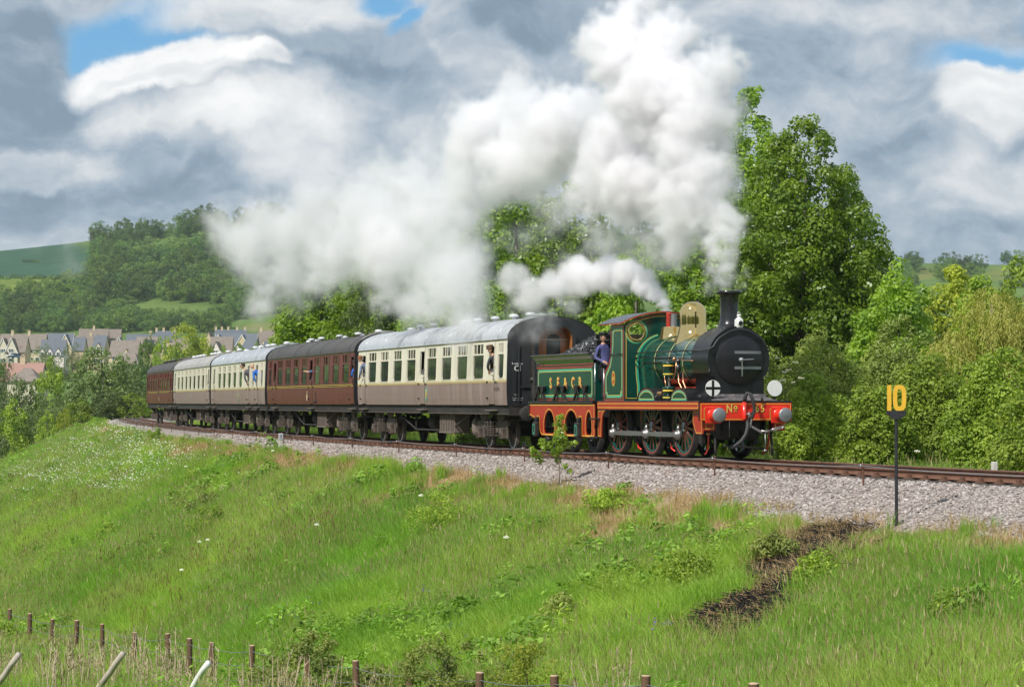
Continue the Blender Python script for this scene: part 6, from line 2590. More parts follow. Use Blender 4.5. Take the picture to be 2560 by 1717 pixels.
# ------------------------------------------------------------------ trees and shrubs
foliage('poplar_leaf', (.115, .215, .022), (.34, .47, .050), .42, rough=.38, spec=.5)
foliage('maple_leaf', (.11, .205, .016), (.29, .42, .032), .42, rough=.45)
foliage('bush_leaf', (.135, .225, .028), (.39, .49, .066), .38)
foliage('hawthorn_leaf', (.14, .20, .045), (.38, .45, .10), .34)
foliage('bramble_leaf', (.13, .185, .045), (.37, .40, .10), .34)
foliage('willow_leaf', (.30, .32, .055), (.58, .56, .15), .4)
foliage('grey_willow_leaf', (.095, .145, .050), (.22, .28, .10), .34)
foliage('far_leaf', (.055, .115, .030), (.17, .26, .060), .25, tone_var=.5, hue=True)
foliage('yellow_leaf', (.23, .29, .036), (.44, .47, .065), .4)
foliage('blossom', (.75, .72, .56), (.85, .82, .7), .2)
paint('bark', (.13, .11, .09), .9, var=.3, scale=5, bump=.5, bump_scale=14)
paint('twig', (.20, .16, .12), .9, var=.3)


def unit(v):
    return v / np.maximum(np.linalg.norm(v, axis=-1, keepdims=True), 1e-9)


def leaf_quads(P, N, size, aspect=.62, droop=None):
    """one folded-diamond leaf per point; N = leaf normals"""
    n = len(P)
    rnd = rng.normal(size=(n, 3))
    if droop is not None:
        rnd = rnd * (1 - droop) + np.array([0, 0, -1.6]) * droop
    A = unit(rnd - N * (rnd * N).sum(1, keepdims=True))
    B = np.cross(N, A)
    s = size[:, None]
    v = np.stack([P - A * s * .5, P + B * s * aspect * .5 + N * s * .06, P + A * s * .55, P - B * s * aspect * .5 + N * s * .06], 1)
    return v.reshape(-1, 3), np.arange(n * 4).reshape(n, 4)


def clump_leaves(C, Rr, per, size, out=.95, up=.40, flat=1.0, shell=.35):
    """leaves on the outer shell of the clumps C (centres) of radius Rr"""
    n = len(C)
    w = Rr ** 2
    cnt = np.maximum(3, (per * n * w / w.sum()).astype(int))
    idx = np.repeat(np.arange(n), cnt)
    d = unit(rng.normal(size=(len(idx), 3)) + np.array([0, 0, .25]))
    r = 1 - shell * rng.random(len(idx)) ** 1.3
    P = C[idx] + d * (Rr[idx] * r)[:, None] * np.array([1, 1, flat])
    N = unit(d * out + np.array([0, 0, up]) + rng.normal(size=d.shape) * .42)
    tone = rng.random(n)
    shade = np.clip(.5 * tone[idx] + .5 * rng.random(len(idx)) + .12 * (r - .8) * 5 * .2, 0, 1)
    return P, N, size * rng.uniform(.65, 1.3, len(idx)), shade


def crown_points(shape, n, inner=.25):
    """clump centres in a unit crown; shape = [(height 0..1, radius 0..1)...]"""
    hs = np.array([s[0] for s in shape])
    rs = np.array([s[1] for s in shape])
    out = []
    while len(out) < n:
        h = rng.uniform(hs[0], hs[-1], n * 3)
        r = np.interp(h, hs, rs)
        keep = rng.random(n * 3) < (r / rs.max()) ** 1.2 + .06
        h, r = h[keep], r[keep]
        th = rng.uniform(0, 2 * math.pi, len(h))
        q = np.where(rng.random(len(h)) < inner, rng.random(len(h)) ** .5 * .8, rng.uniform(.78, 1.0, len(h)))
        out += list(np.stack([np.cos(th) * r * q, np.sin(th) * r * q, h], 1))
    return np.array(out[:n])


def tree_meshes(H, W, shape, n_cl, cl_r, n_leaf, leaf, mat, base_h=.12, trunk_r=None, flat=.85, lean=(0, 0), shell=.4, aspect=.62, up=.35, limbs=9, uneven=.22):
    """crown mesh and trunk mesh of one tree, foot at the origin"""
    c = crown_points(shape, n_cl)
    lob = 1 + uneven * np.sin(np.arctan2(c[:, 1], c[:, 0]) * 3 + c[:, 2] * 7 + rng.uniform(0, 6))
    C = c * np.array([W, W, H])
    C[:, :2] *= lob[:, None]
    C[:, 0] += lean[0] * c[:, 2] ** 2 * H
    C[:, 1] += lean[1] * c[:, 2] ** 2 * H
    Rr = cl_r * rng.uniform(.6, 1.25, n_cl) * (1.1 - .45 * c[:, 2])
    P, N, S, sh = clump_leaves(C, Rr, n_leaf / n_cl, leaf, flat=flat, shell=shell, up=up)
    keep = P[:, 2] > .02 * H
    v, f = leaf_quads(P[keep], N[keep], S[keep], aspect)
    crown = np_mesh('crown', v, f, [MATS[mat]], shade=sh[keep])
    t = MB()
    tr = trunk_r or H * .018
    top = Vector((lean[0] * H * .6, lean[1] * H * .6, H * .82))
    pts = [Vector((0, 0, -.3)), Vector((tr * .3, 0, H * .2)), Vector((-tr * .4 + lean[0] * H * .15, tr * .4, H * .5)), top]
    t.tube(pts, tr, MATS['bark'], 7, radii=[tr * 1.35, tr, tr * .65, tr * .2])
    for i in range(limbs):
        tgt = Vector(C[rng.integers(0, n_cl)])
        z0 = min(max(base_h * H, tgt.z - .25 * H), .7 * H)
        s = Vector((0, 0, z0))
        m = s.lerp(tgt, .5) + Vector((0, 0, .04 * H))
        t.tube([s, m, tgt], tr * .3, MATS['bark'], 5, radii=[tr * .45, tr * .28, tr * .10])
    return crown, t.mesh('trunk')


def put_tree(name, label, cat, meshes, loc, rotz=0.0, scale=1.0, group=None, sx=1.0):
    o = thing(name, label, cat, loc, rotz, group)
    o.scale = (scale * sx, scale * sx, scale)
    for nm, me in zip(('crown', 'trunk'), meshes):
        link_mesh(nm, me, o)
    return o


POPLAR = [(.04, .6), (.15, .9), (.35, 1.0), (.6, .86), (.78, .64), (.9, .40), (1.0, .10)]
EGG = [(.03, .65), (.15, .92), (.35, 1.0), (.55, .93), (.72, .76), (.86, .50), (.95, .26), (1.0, .08)]
ROUND = [(.10, .35), (.25, .8), (.5, 1.0), (.75, .85), (.92, .45), (1.0, .1)]
DOMED = [(.02, .8), (.2, 1.0), (.5, .92), (.75, .7), (.92, .38), (1.0, .1)]


def spot(px, Y, drop=0.0):
    x = ray(px, Y)
    z = float(height(x, Y)[0])
    return x, Y, z - drop


def top_h(py, Y, z):
    return zrow(py, Y) - z


def near_trees():
    def T(name, label, cat, px, Y, top, hw, shape, n_cl, cl_r, n_leaf, leaf, mat, group=None, **kw):
        x, y, z = spot(px, Y)
        H = top_h(top, Y, z)
        W = hw / FPX * Y
        put_tree(name, label, cat, tree_meshes(H, W, shape, n_cl, cl_r, n_leaf, leaf, mat, **kw), (x, y, z), rng.uniform(0, 6.28), group=group)
    g = 'poplars behind the train'
    T('poplar_tree', 'tallest poplar, its dark pointed top just right of the steam', 'tree', 1880, 108, 222, 110, POPLAR, 280, .60, 44000, .16, 'poplar_leaf', g)
    T('poplar_tree', 'broad bright poplar rising right of the chimney', 'tree', 2015, 101, 290, 190, EGG, 420, .62, 76000, .155, 'poplar_leaf', g, limbs=14)
    T('poplar_tree', 'slim poplar closing the gap between the two tallest crowns', 'tree', 1945, 106, 318, 95, EGG, 220, .58, 34000, .155, 'poplar_leaf', g)
    T('poplar_tree', 'poplar with a bulging outer edge on the right flank of the tall ones', 'tree', 2120, 104, 445, 118, EGG, 260, .60, 40000, .16, 'poplar_leaf', g)
    T('poplar_tree', 'dark poplar half veiled by steam above the leading carriage', 'tree', 1290, 118, 412, 150, EGG, 320, .75, 46000, .19, 'poplar_leaf', g)
    T('poplar_tree', 'poplar veiled by steam over the coal tender', 'tree', 1440, 116, 440, 130, EGG, 280, .75, 40000, .19, 'poplar_leaf', g)
    T('poplar_tree', 'low poplar behind the cab roof under the steam', 'tree', 1590, 100, 625, 130, DOMED, 220, .55, 30000, .16, 'poplar_leaf', g)
    T('poplar_tree', 'leafy poplar behind the brass dome and chimney', 'tree', 1745, 98, 600, 110, DOMED, 220, .55, 32000, .155, 'poplar_leaf', g)
    T('maple_tree', 'yellow-green maple behind the maroon carriage', 'tree', 800, 150, 700, 95, ROUND, 170, .9, 26000, .22, 'maple_leaf')
    T('maple_tree', 'taller maple behind the silver roof, right of the yellow-green one', 'tree', 940, 140, 668, 120, ROUND, 200, .9, 30000, .21, 'maple_leaf')
    T('willow_shrub', 'grey-green willow shrub between the two maples', 'shrub', 905, 128, 735, 60, DOMED, 110, .6, 15000, .14, 'grey_willow_leaf', aspect=.35)
    T('maple_tree', 'maple behind the leading carriage, half lost in steam', 'tree', 1100, 130, 720, 110, ROUND, 150, .9, 20000, .2, 'maple_leaf')
    T('dark_tree', 'dark dense tree right of the tall poplars', 'tree', 2245, 92, 650, 105, DOMED, 210, .55, 32000, .15, 'poplar_leaf', lean=(.02, 0))
    T('pale_tree', 'yellowish tree above the hawthorn, left of the weeping willow', 'tree', 2385, 112, 672, 75, ROUND, 120, .6, 16000, .17, 'yellow_leaf')
    T('bush_tree', 'fresh green tree peeping over the weeping willow at the picture edge', 'tree', 2560, 104, 650, 90, ROUND, 120, .7, 15000, .17, 'bush_leaf')
    T('bush_tree', 'fresh green tree between the pale tree and the willow', 'tree', 2450, 108, 700, 70, ROUND, 110, .6, 12000, .17, 'bush_leaf')
    g = 'shrubs on the far side of the track'
    T('hawthorn_shrub', 'twiggy grey-green hawthorn behind the 10 sign', 'shrub', 2060, 76, 828, 120, DOMED, 190, .42, 30000, .085, 'hawthorn_leaf', g, limbs=22, trunk_r=.05)
    T('hawthorn_shrub', 'reddish tinged hawthorn below the dark tree', 'shrub', 2250, 80, 795, 110, DOMED, 190, .42, 28000, .09, 'hawthorn_leaf', g, limbs=22, trunk_r=.05)
    T('dogwood_shrub', 'big bright green shrub right of the 10 sign', 'shrub', 2330, 70, 900, 120, DOMED, 200, .42, 32000, .095, 'bush_leaf', g, trunk_r=.05)
    T('dogwood_shrub', 'broad shrub with deep shade at its foot at the right edge', 'shrub', 2505, 65, 880, 125, DOMED, 200, .42, 32000, .095, 'bush_leaf', g, trunk_r=.05)
    T('dogwood_shrub', 'low shrub right behind the 10 sign post', 'shrub', 2190, 68, 965, 85, DOMED, 150, .36, 20000, .09, 'bush_leaf', g, trunk_r=.04)
    T('dogwood_shrub', 'pale green shrub beside the far buffer', 'shrub', 2030, 70, 940, 85, DOMED, 150, .36, 19000, .085, 'bush_leaf', g, trunk_r=.04)
    T('dogwood_shrub', 'shrub seen between buffer beam and hawthorn', 'shrub', 1905, 80, 860, 80, DOMED, 130, .4, 16000, .09, 'hawthorn_leaf', g, trunk_r=.04)
    T('dogwood_shrub', 'low spreading shrub at the right end of the far bank', 'shrub', 2590, 58, 985, 110, DOMED, 150, .36, 18000, .09, 'bush_leaf', g, trunk_r=.04)
    for px, Y, top, hw, lab in ((1260, 96, 985, 110, 'low greenery seen under the leading carriage'), (1000, 122, 985, 140, 'low greenery seen under the first maroon carriage'),
                                (1560, 84, 985, 130, 'low greenery seen below the running plate of the locomotive'), (1760, 80, 930, 120, 'greenery seen behind the front wheels of the locomotive'),
                                (780, 150, 975, 110, 'low greenery behind the middle of the train')):
        T('low_bush', lab, 'bush', px, Y, top, hw, DOMED, 90, .42, 9000, .13, 'bush_leaf', g, trunk_r=.04)
    # weeping willow: hanging strands
    x, y, z = spot(2480, 84)
    o = thing('weeping_willow', 'yellow-green weeping willow with hanging strands', 'tree', (x, y, z))
    H = top_h(712, 84, z)
    Ps, Ns, Ss, Sh = [], [], [], []
    tiers = [(0, 0, 1.0, 1.0), (1.1, -.6, .86, .8), (-1.3, -.4, .74, .85), (.4, -1.5, .66, .9), (2.2, -.2, .72, .8), (-2.3, -.7, .55, .8), (1.6, -1.6, .5, .85), (-.9, -1.7, .48, .8), (.2, -.9, .88, .7)]
    for (tx_, ty_, th_, tw_) in tiers:
        for i in range(125):
            th = rng.uniform(0, 2 * math.pi)
            r = rng.random() ** .55
            L = rng.uniform(.35, 1.35)
            k = int(L * 34)
            u = np.linspace(0, 1, k)
            out = .42 * np.sqrt(u) * (.35 + r)
            zt = H * th_ * (1 - .16 * r * r) * rng.uniform(.93, 1.0)
            px_ = tx_ + np.cos(th) * (tw_ * r + out) + rng.normal(0, .045, k)
            py_ = ty_ + np.sin(th) * (tw_ * r + out) + rng.normal(0, .045, k)
            Ps.append(np.stack([px_, py_, zt - L * u ** 1.5], 1))
            Ns.append(unit(np.stack([np.cos(th) * .8 + rng.normal(0, .5, k), np.sin(th) * .8 + rng.normal(0, .5, k), .6 + rng.normal(0, .4, k)], 1)))
            Ss.append(rng.uniform(.08, .15, k))
            Sh.append(np.clip(.55 * rng.random() + .45 * rng.random(k), 0, 1))
    P, N, S, Sh = np.concatenate(Ps), np.concatenate(Ns), np.concatenate(Ss), np.concatenate(Sh)
    v, f = leaf_quads(P, N, S, .28, droop=.75)
    link_mesh('crown', np_mesh('crown', v, f, [MATS['willow_leaf']], shade=Sh), o)
    t = MB()
    t.tube([(0, 0, -.3), (.1, 0, H * .3), (0, .1, H * .6), (0, 0, H * .9)], .2, MATS['bark'], 7, radii=[.28, .2, .14, .05])
    for i in range(10):
        a = rng.uniform(0, 6.28)
        t.tube([(0, 0, H * .3), (math.cos(a) * .7, math.sin(a) * .7, H * .48), (math.cos(a) * 1.2, math.sin(a) * 1.2, H * .5)], .05, MATS['bark'], 5, radii=[.09, .06, .02])
    t.build('trunk', o)
    # white elder and hogweed umbels
    def umbels(name, label, cat, pts, r):
        P, N = [], []
        for p in pts:
            k = 26
            d = rng.normal(size=(k, 2)) * r * .5
            P.append(np.stack([p[0] + d[:, 0], p[1] + d[:, 1] * .6, p[2] + rng.normal(0, r * .15, k)], 1))
            N.append(unit(np.stack([rng.normal(0, .3, k), -.5 + rng.normal(0, .3, k), 1 + 0 * d[:, 0]], 1)))
        P, N = np.concatenate(P), np.concatenate(N)
        v, f = leaf_quads(P, N, rng.uniform(.02, .045, len(P)), .9)
        return np_mesh(name, v, f, [MATS['blossom']], shade=rng.random(len(P)))
    pts = [(ray(px, 67.5 + rng.uniform(-.6, .6)), 67.5, zrow(py, 67.5)) for px, py in ((1975, 925), (1990, 905), (1962, 930), (2000, 945), (1955, 950), (1940, 895), (1985, 955), (2178, 1070), (2290, 1127),
                                                                                 (2247, 1138), (2490, 1098), (2510, 1060), (2540, 1108), (2525, 1150), (2480, 1140), (2550, 1075), (2440, 1160))]
    me = umbels('flower_head', '', '', pts, .09)
    o = link_mesh('elder_blossom', me)
    tag(o, 'scattered cream elder flower heads on the lineside shrubs', 'blossom', kind='stuff')


near_trees()


def far_trees():
    # middle distance, left: trees between the bank and the village
    base = [tree_meshes(10, 4.2, ROUND, 70, 1.35, 5200, .42, 'grey_willow_leaf', flat=.8), tree_meshes(10, 4.6, DOMED, 80, 1.3, 5600, .42, 'bush_leaf'),
            tree_meshes(10, 4.0, ROUND, 70, 1.3, 5200, .42, 'far_leaf'), tree_meshes(10, 5.0, DOMED, 80, 1.35, 5600, .40, 'grey_willow_leaf', aspect=.4),
            tree_meshes(10, 4.8, ROUND, 80, 1.3, 5200, .40, 'yellow_leaf', shell=.6, flat=.7)]
    g = 'trees below the village'
    L = [(257, 285, 868, 88, 0, 'big olive tree in front of the village'), (322, 300, 905, 52, 0, 'olive tree left of the last carriage'), (195, 290, 930, 60, 3, 'bushy willow left of the big olive tree'),
         (130, 320, 905, 60, 1, 'green tree before the brown roofed house'), (10, 300, 878, 52, 3, 'dark tree at the left edge below the village'), (60, 280, 950, 60, 0, 'spreading willow at lower left'),
         (120, 265, 985, 62, 3, 'low willow bush at lower left'), (30, 262, 1005, 60, 1, 'low green bush at the left edge'), (200, 262, 1000, 50, 1, 'low green bush under the big olive tree'),
         (270, 262, 980, 55, 0, 'soft willow bush beside the track bend'), (330, 262, 985, 48, 1, 'elder bush with white flowers at the track bend'), (163, 244, 1022, 20, 4, 'small bright yellow-green shrub on the bank crest'),
         (120, 245, 1030, 28, 1, 'dark little shrub on the bank crest'), (372, 480, 836, 26, 2, 'brownish conical tree among the houses'), (402, 470, 846, 24, 1, 'round green tree beside the yellow tree'),
         (465, 450, 812, 58, 4, 'large yellow-green tree among the houses'), (105, 520, 858, 34, 3, 'grey birch in front of the slate roofs'), (180, 520, 855, 34, 3, 'second grey birch by the slate roofs'),
         (440, 440, 862, 30, 1, 'green bush under the yellow tree'), (510, 460, 850, 36, 0, 'olive bush right of the yellow tree'), (560, 470, 868, 30, 1, 'garden bush below the white gables'),
         (345, 420, 890, 26, 2, 'dark tree above the tail of the train'), (300, 400, 905, 36, 1, 'tree behind the big olive tree'), (600, 600, 862, 26, 1, 'garden tree at the right end of the village'),
         (640, 520, 860, 22, 1, 'garden tree behind the carriage roofs'), (-20, 420, 885, 40, 2, 'tree half cut by the left edge'), (720, 260, 800, 60, 1, 'leafy tree at the right end of the village'),
         (690, 300, 830, 40, 1, 'small tree in front of the right hand houses'), (390, 275, 1000, 40, 1, 'bush behind the tail of the train'), (450, 300, 985, 60, 0, 'bush behind the last carriages'),
         (-40, 250, 960, 50, 3, 'willow at the far left edge')]
    for px, Y, top, hw, k, lab in L:
        x, y, z = spot(px, Y)
        H = top_h(top, Y, z)
        W = hw / FPX * Y
        put_tree('broadleaf_tree' if H > 4.5 else 'shrub', lab, 'tree' if H > 4.5 else 'shrub', base[k], (x, y, z), rng.uniform(0, 6.28), H / 10, g, sx=W / 4.6 / (H / 10))
    # the wooded hill
    hill = [tree_meshes(11, 5.2 + .5 * i, (ROUND, DOMED)[i % 2], 60, 1.6, 5200, .46, 'far_leaf', limbs=4, flat=.8) for i in range(6)]
    g = 'trees on the wooded hillside'
    pts = []

    def free(px, py):
        return not any(in_poly(px, py, p) for p, _ in HILL_FIELDS)

    def strew(x0, x1, y_top, y_bot, n, dist, size, size2=None):
        k = 0
        tries = 0
        while k < n and tries < 6000:
            tries += 1
            px = random.uniform(x0, x1)
            yt = float(np.interp(px, [p[0] for p in y_top], [p[1] for p in y_top]))
            py = random.uniform(yt, y_bot)
            if not (free(px, py + 4) and free(px, py - 12)):
                continue
            d = dist * (.7 if py < 690 else 1.0)
            if any(abs(px - q[0]) < d and abs(py - q[1]) < d * .5 for q in pts):
                continue
            pts.append((px, py, random.uniform(*size)))
            k += 1
    sky = [(-30, 622), (150, 600), (230, 585), (330, 578), (440, 562), (550, 545), (650, 532), (800, 525), (1200, 535)]
    strew(240, 560, sky, 770, 135, 18, (8, 13.5))
    strew(-30, 250, [(-30, 745), (250, 700)], 815, 45, 24, (7, 12))
    strew(560, 780, sky, 812, 62, 24, (8, 12))
    strew(250, 560, [(250, 775), (560, 815)], 824, 14, 28, (6, 9))
    strew(780, 1150, sky, 640, 26, 30, (9, 14))
    strew(1150, 1760, [(1150, 545), (1400, 560), (1760, 590)], 690, 46, 26, (9, 14))
    strew(-30, 560, [(-30, 816), (560, 816)], 834, 46, 15, (6, 10))
    for px in range(-20, 760, 17):        # skyline
        yt = float(np.interp(px, [p[0] for p in sky], [p[1] for p in sky]))
        if random.random() < .8:
            pts.append((px + random.uniform(-6, 6), yt + random.uniform(1, 5), random.uniform(5, 8) if px < 230 else random.uniform(8, 13)))
    for px in range(-20, 240, 13):        # hedges of the fields at the left
        pts.append((px, 698 + random.uniform(-1.5, 1.5) + (px > 160) * -3, random.uniform(2.0, 3.2)))
    for px in (60, 72, 84, 92):
        pts.append((px, 656, 2.2))
    rs = [(2150, 640), (2250, 632), (2350, 628), (2450, 620), (2600, 632)]
    strew(2160, 2600, rs, 720, 60, 17, (7, 11))
    for px in range(2165, 2600, 13):
        yt = float(np.interp(px, [p[0] for p in rs], [p[1] for p in rs]))
        pts.append((px + random.uniform(-6, 6), yt + random.uniform(2, 7), random.uniform(6, 11)))
    pts.append((2280, 636, 13))
    pts.append((2415, 632, 11))
    pts.append((2460, 634, 12))
    a = np.array(pts)
    X, Y, Z = hit(a[:, 0], a[:, 1])
    order = np.argsort(-a[:, 2] / Y)
    sel = order[:299]
    strips = {}
    for i in sel:
        strips.setdefault(int((a[i, 0] + 40) // 42), []).append(i)
    for k, q in strips.items():
        q.sort(key=lambda i: a[i, 1])
    names = sorted(strips)
    for j, i in enumerate(sel):
        h = a[i, 2]
        k = int((a[i, 0] + 40) // 42)
        c = names.index(k)
        col_w = (ordinal(c) + ' column from the left edge') if c < len(names) / 2 else (ordinal(len(names) - 1 - c) + ' column from the right edge')
        lab = ('rounded hill tree, ' if h > 8.5 else 'small hill tree, ' if h > 4 else 'hedge bush, ') + col_w + ', ' + ordinal(strips[k].index(i)) + ' down from the skyline'
        put_tree('hillside_tree', lab, 'tree', hill[j % 6], (float(X[i]), float(Y[i]), float(Z[i]) - .3), rng.uniform(0, 6.28), h / 11, g, sx=random.uniform(.85, 1.2))
    # the woods beyond those, and going on over the hills outside the picture
    P, S = [], []
    for i in order[299:]:
        P.append((X[i], Y[i], Z[i] - .3))
        S.append(a[i, 2] / 11)
    n = 3000
    x = rng.uniform(-2200, 900, n)
    y = rng.uniform(150, 2100, n)
    m = (np.abs(x / y) > .21) & (fnoise(x, y, 170, 301) > .44)
    x, y = x[m], y[m]
    z = height(x, y)
    P += list(np.stack([x, y, z - .3], 1))
    S += list(rng.uniform(.6, 1.25, len(x)))
    n = 900
    x, y = rng.uniform(-700, 700, n), rng.uniform(-900, -60, n)
    m = fnoise(x, y, 120, 311) > .5
    P += list(np.stack([x[m], y[m], height(x[m], y[m]) - .3], 1))
    S += list(rng.uniform(.6, 1.2, int(m.sum())))
    n = 330  # unseen trees added behind and left of the camera for dark reflections
    x, y = rng.uniform(-110, 110, n), rng.uniform(-90, -16, n)
    x[200:], y[200:] = rng.uniform(-150, -40, n - 200), rng.uniform(-20, 125, n - 200)
    m = (fnoise(x, y, 24, 321) > .36) & ((y < 0) | (np.abs(x) > .32 * np.maximum(y, 1)))
    P += list(np.stack([x[m], y[m], height(x[m], y[m]) - .3], 1))
    S += list(rng.uniform(.8, 1.5, int(m.sum())))
    P = np.array(P)
    scatter('hill_and_unseen_woods', [q[0] for q in hill], P, rng.uniform(0, 6.28, len(P)), np.array(S), 'farther woodland merging along the hills, with unseen trees added for reflections')



far_trees()
# ------------------------------------------------------------------ village
paint('stone_tan', (.58, .47, .31), .9, var=.10, scale=1.2, dirt=(.4, .3, .17), dirt_amt=.4)
paint('stone_cream', (.62, .56, .43), .9, var=.08, scale=1.2, dirt=(.45, .4, .3), dirt_amt=.4)
paint('render_white', (.76, .68, .63), .9, var=.06, scale=1.0, dirt=(.5, .47, .42), dirt_amt=.3)
paint('roof_brown', (.225, .185, .155), .9, var=.2, scale=2.0, dirt=(.12, .10, .085), dirt_amt=.6, dirt_scale=1)
paint('roof_slate', (.105, .12, .142), .65, var=.12, scale=2.0, dirt=(.09, .10, .12), dirt_amt=.5, dirt_scale=1)
paint('roof_pink', (.34, .20, .16), .9, var=.15, scale=2.0, dirt=(.24, .15, .12), dirt_amt=.5, dirt_scale=1)
paint('frame_white', (.78, .78, .76), .5, var=.03)
paint('window_dark', (.035, .045, .05), .12, var=.2)
paint('car_white', (.78, .78, .78), .25, var=.02, coat=.5)
paint('car_blue', (.05, .09, .16), .25, var=.05, coat=.5)


def gable_body(o, x0, x1, y0, y1, z0, ze, zr, wm, rm, along='x', name='wall', over=.3, barge=None, hip=0.0):
    """walls and pitched roof of one wing; the ridge runs along x or y"""
    if along == 'y':
        sw = lambda x, y, z: (y, x, z)
        x0, x1, y0, y1 = y0, y1, x0, x1
    else:
        sw = lambda x, y, z: (x, y, z)
    ym = (y0 + y1) / 2
    b = MB()
    v = [sw(*p) for p in ((x0, y0, z0), (x1, y0, z0), (x1, y1, z0), (x0, y1, z0), (x0, y0, ze), (x1, y0, ze), (x1, y1, ze), (x0, y1, ze), (x0, ym, zr - .02), (x1, ym, zr - .02))]
    fs = [(0, 1, 5, 4), (2, 3, 7, 6), (1, 2, 6, 5), (3, 0, 4, 7)]
    if not hip:
        fs += [(5, 6, 9), (7, 4, 8)]
    b.add(v, fs, M[wm])
    w = b.build(name, o)
    sl = (zr - ze) / max(.1, ym - y0)
    e0, e1 = y0 - over, y1 + over
    zz = ze - over * sl
    b = MB()
    a0, a1 = x0 - over * .6, x1 + over * .6
    r0, r1 = a0 + hip, a1 - hip
    top = [sw(*p) for p in ((a0, e0, zz), (a1, e0, zz), (r1, ym, zr), (r0, ym, zr), (a0, e1, zz), (a1, e1, zz))]
    bot = [(p[0], p[1], p[2] - .16) for p in top]
    b.add(top + bot, [(0, 1, 2, 3), (3, 2, 5, 4), (6, 7, 8, 9), (9, 8, 11, 10), (0, 1, 7, 6), (4, 5, 11, 10), (0, 3, 9, 6), (3, 4, 10, 9), (1, 2, 8, 7), (2, 5, 11, 8)] + ([(0, 3, 4), (1, 2, 5)] if hip else []), M[rm])
    rf = b.build('roof', o)
    if barge:
        for xe in (a0 - .06, a1 + .06):
            b = MB()
            for e in (e0, e1):
                p, q = Vector((xe, e, zz)), Vector((xe, ym, zr))
                dz = Vector((0, 0, .30))
                vs = [p - dz, q - dz, q + Vector((0, 0, .05)), p + Vector((0, 0, .05))]
                b.add([sw(*t) for t in vs] + [sw(t.x + .05, t.y, t.z) for t in vs], [(0, 1, 2, 3), (4, 5, 6, 7), (0, 1, 5, 4), (2, 3, 7, 6)], M[barge])
            b.build('barge_board', rf)
    return w, rf


def house_window(o, x, y, z, w=1.2, h=1.1, axis='y', lights=2):
    """window on a wall facing -y (towards the railway)"""
    b = MB()
    b.box(x - w / 2 - .08, x + w / 2 + .08, y - .07, y - .01, z - h / 2 - .08, z + h / 2 + .08, M['frame_white'])
    f = b.build('window', o)
    for k in range(lights):
        b = MB()
        x0 = x - w / 2 + k * w / lights + .05
        b.box(x0, x0 + w / lights - .10, y - .085, y - .072, z - h / 2 + .03, z + h / 2 - .03, M['window_dark'])
        b.build('pane', f)


def chimney(rf, x, y, z0, z1, m='stone_tan', w=.8):
    b = MB()
    b.box(x - w / 2, x + w / 2, y - .35, y + .35, z0, z1, M[m])
    b.box(x - w / 2 - .06, x + w / 2 + .06, y - .41, y + .41, z1, z1 + .14, M[m])
    for k in (-.2, .2):
        b.lathe([(.10, 0), (.08, .25), (.06, .25)], M['roof_pink'], (x + k, y, z1 + .14), n=8)
    b.build('chimney', rf)


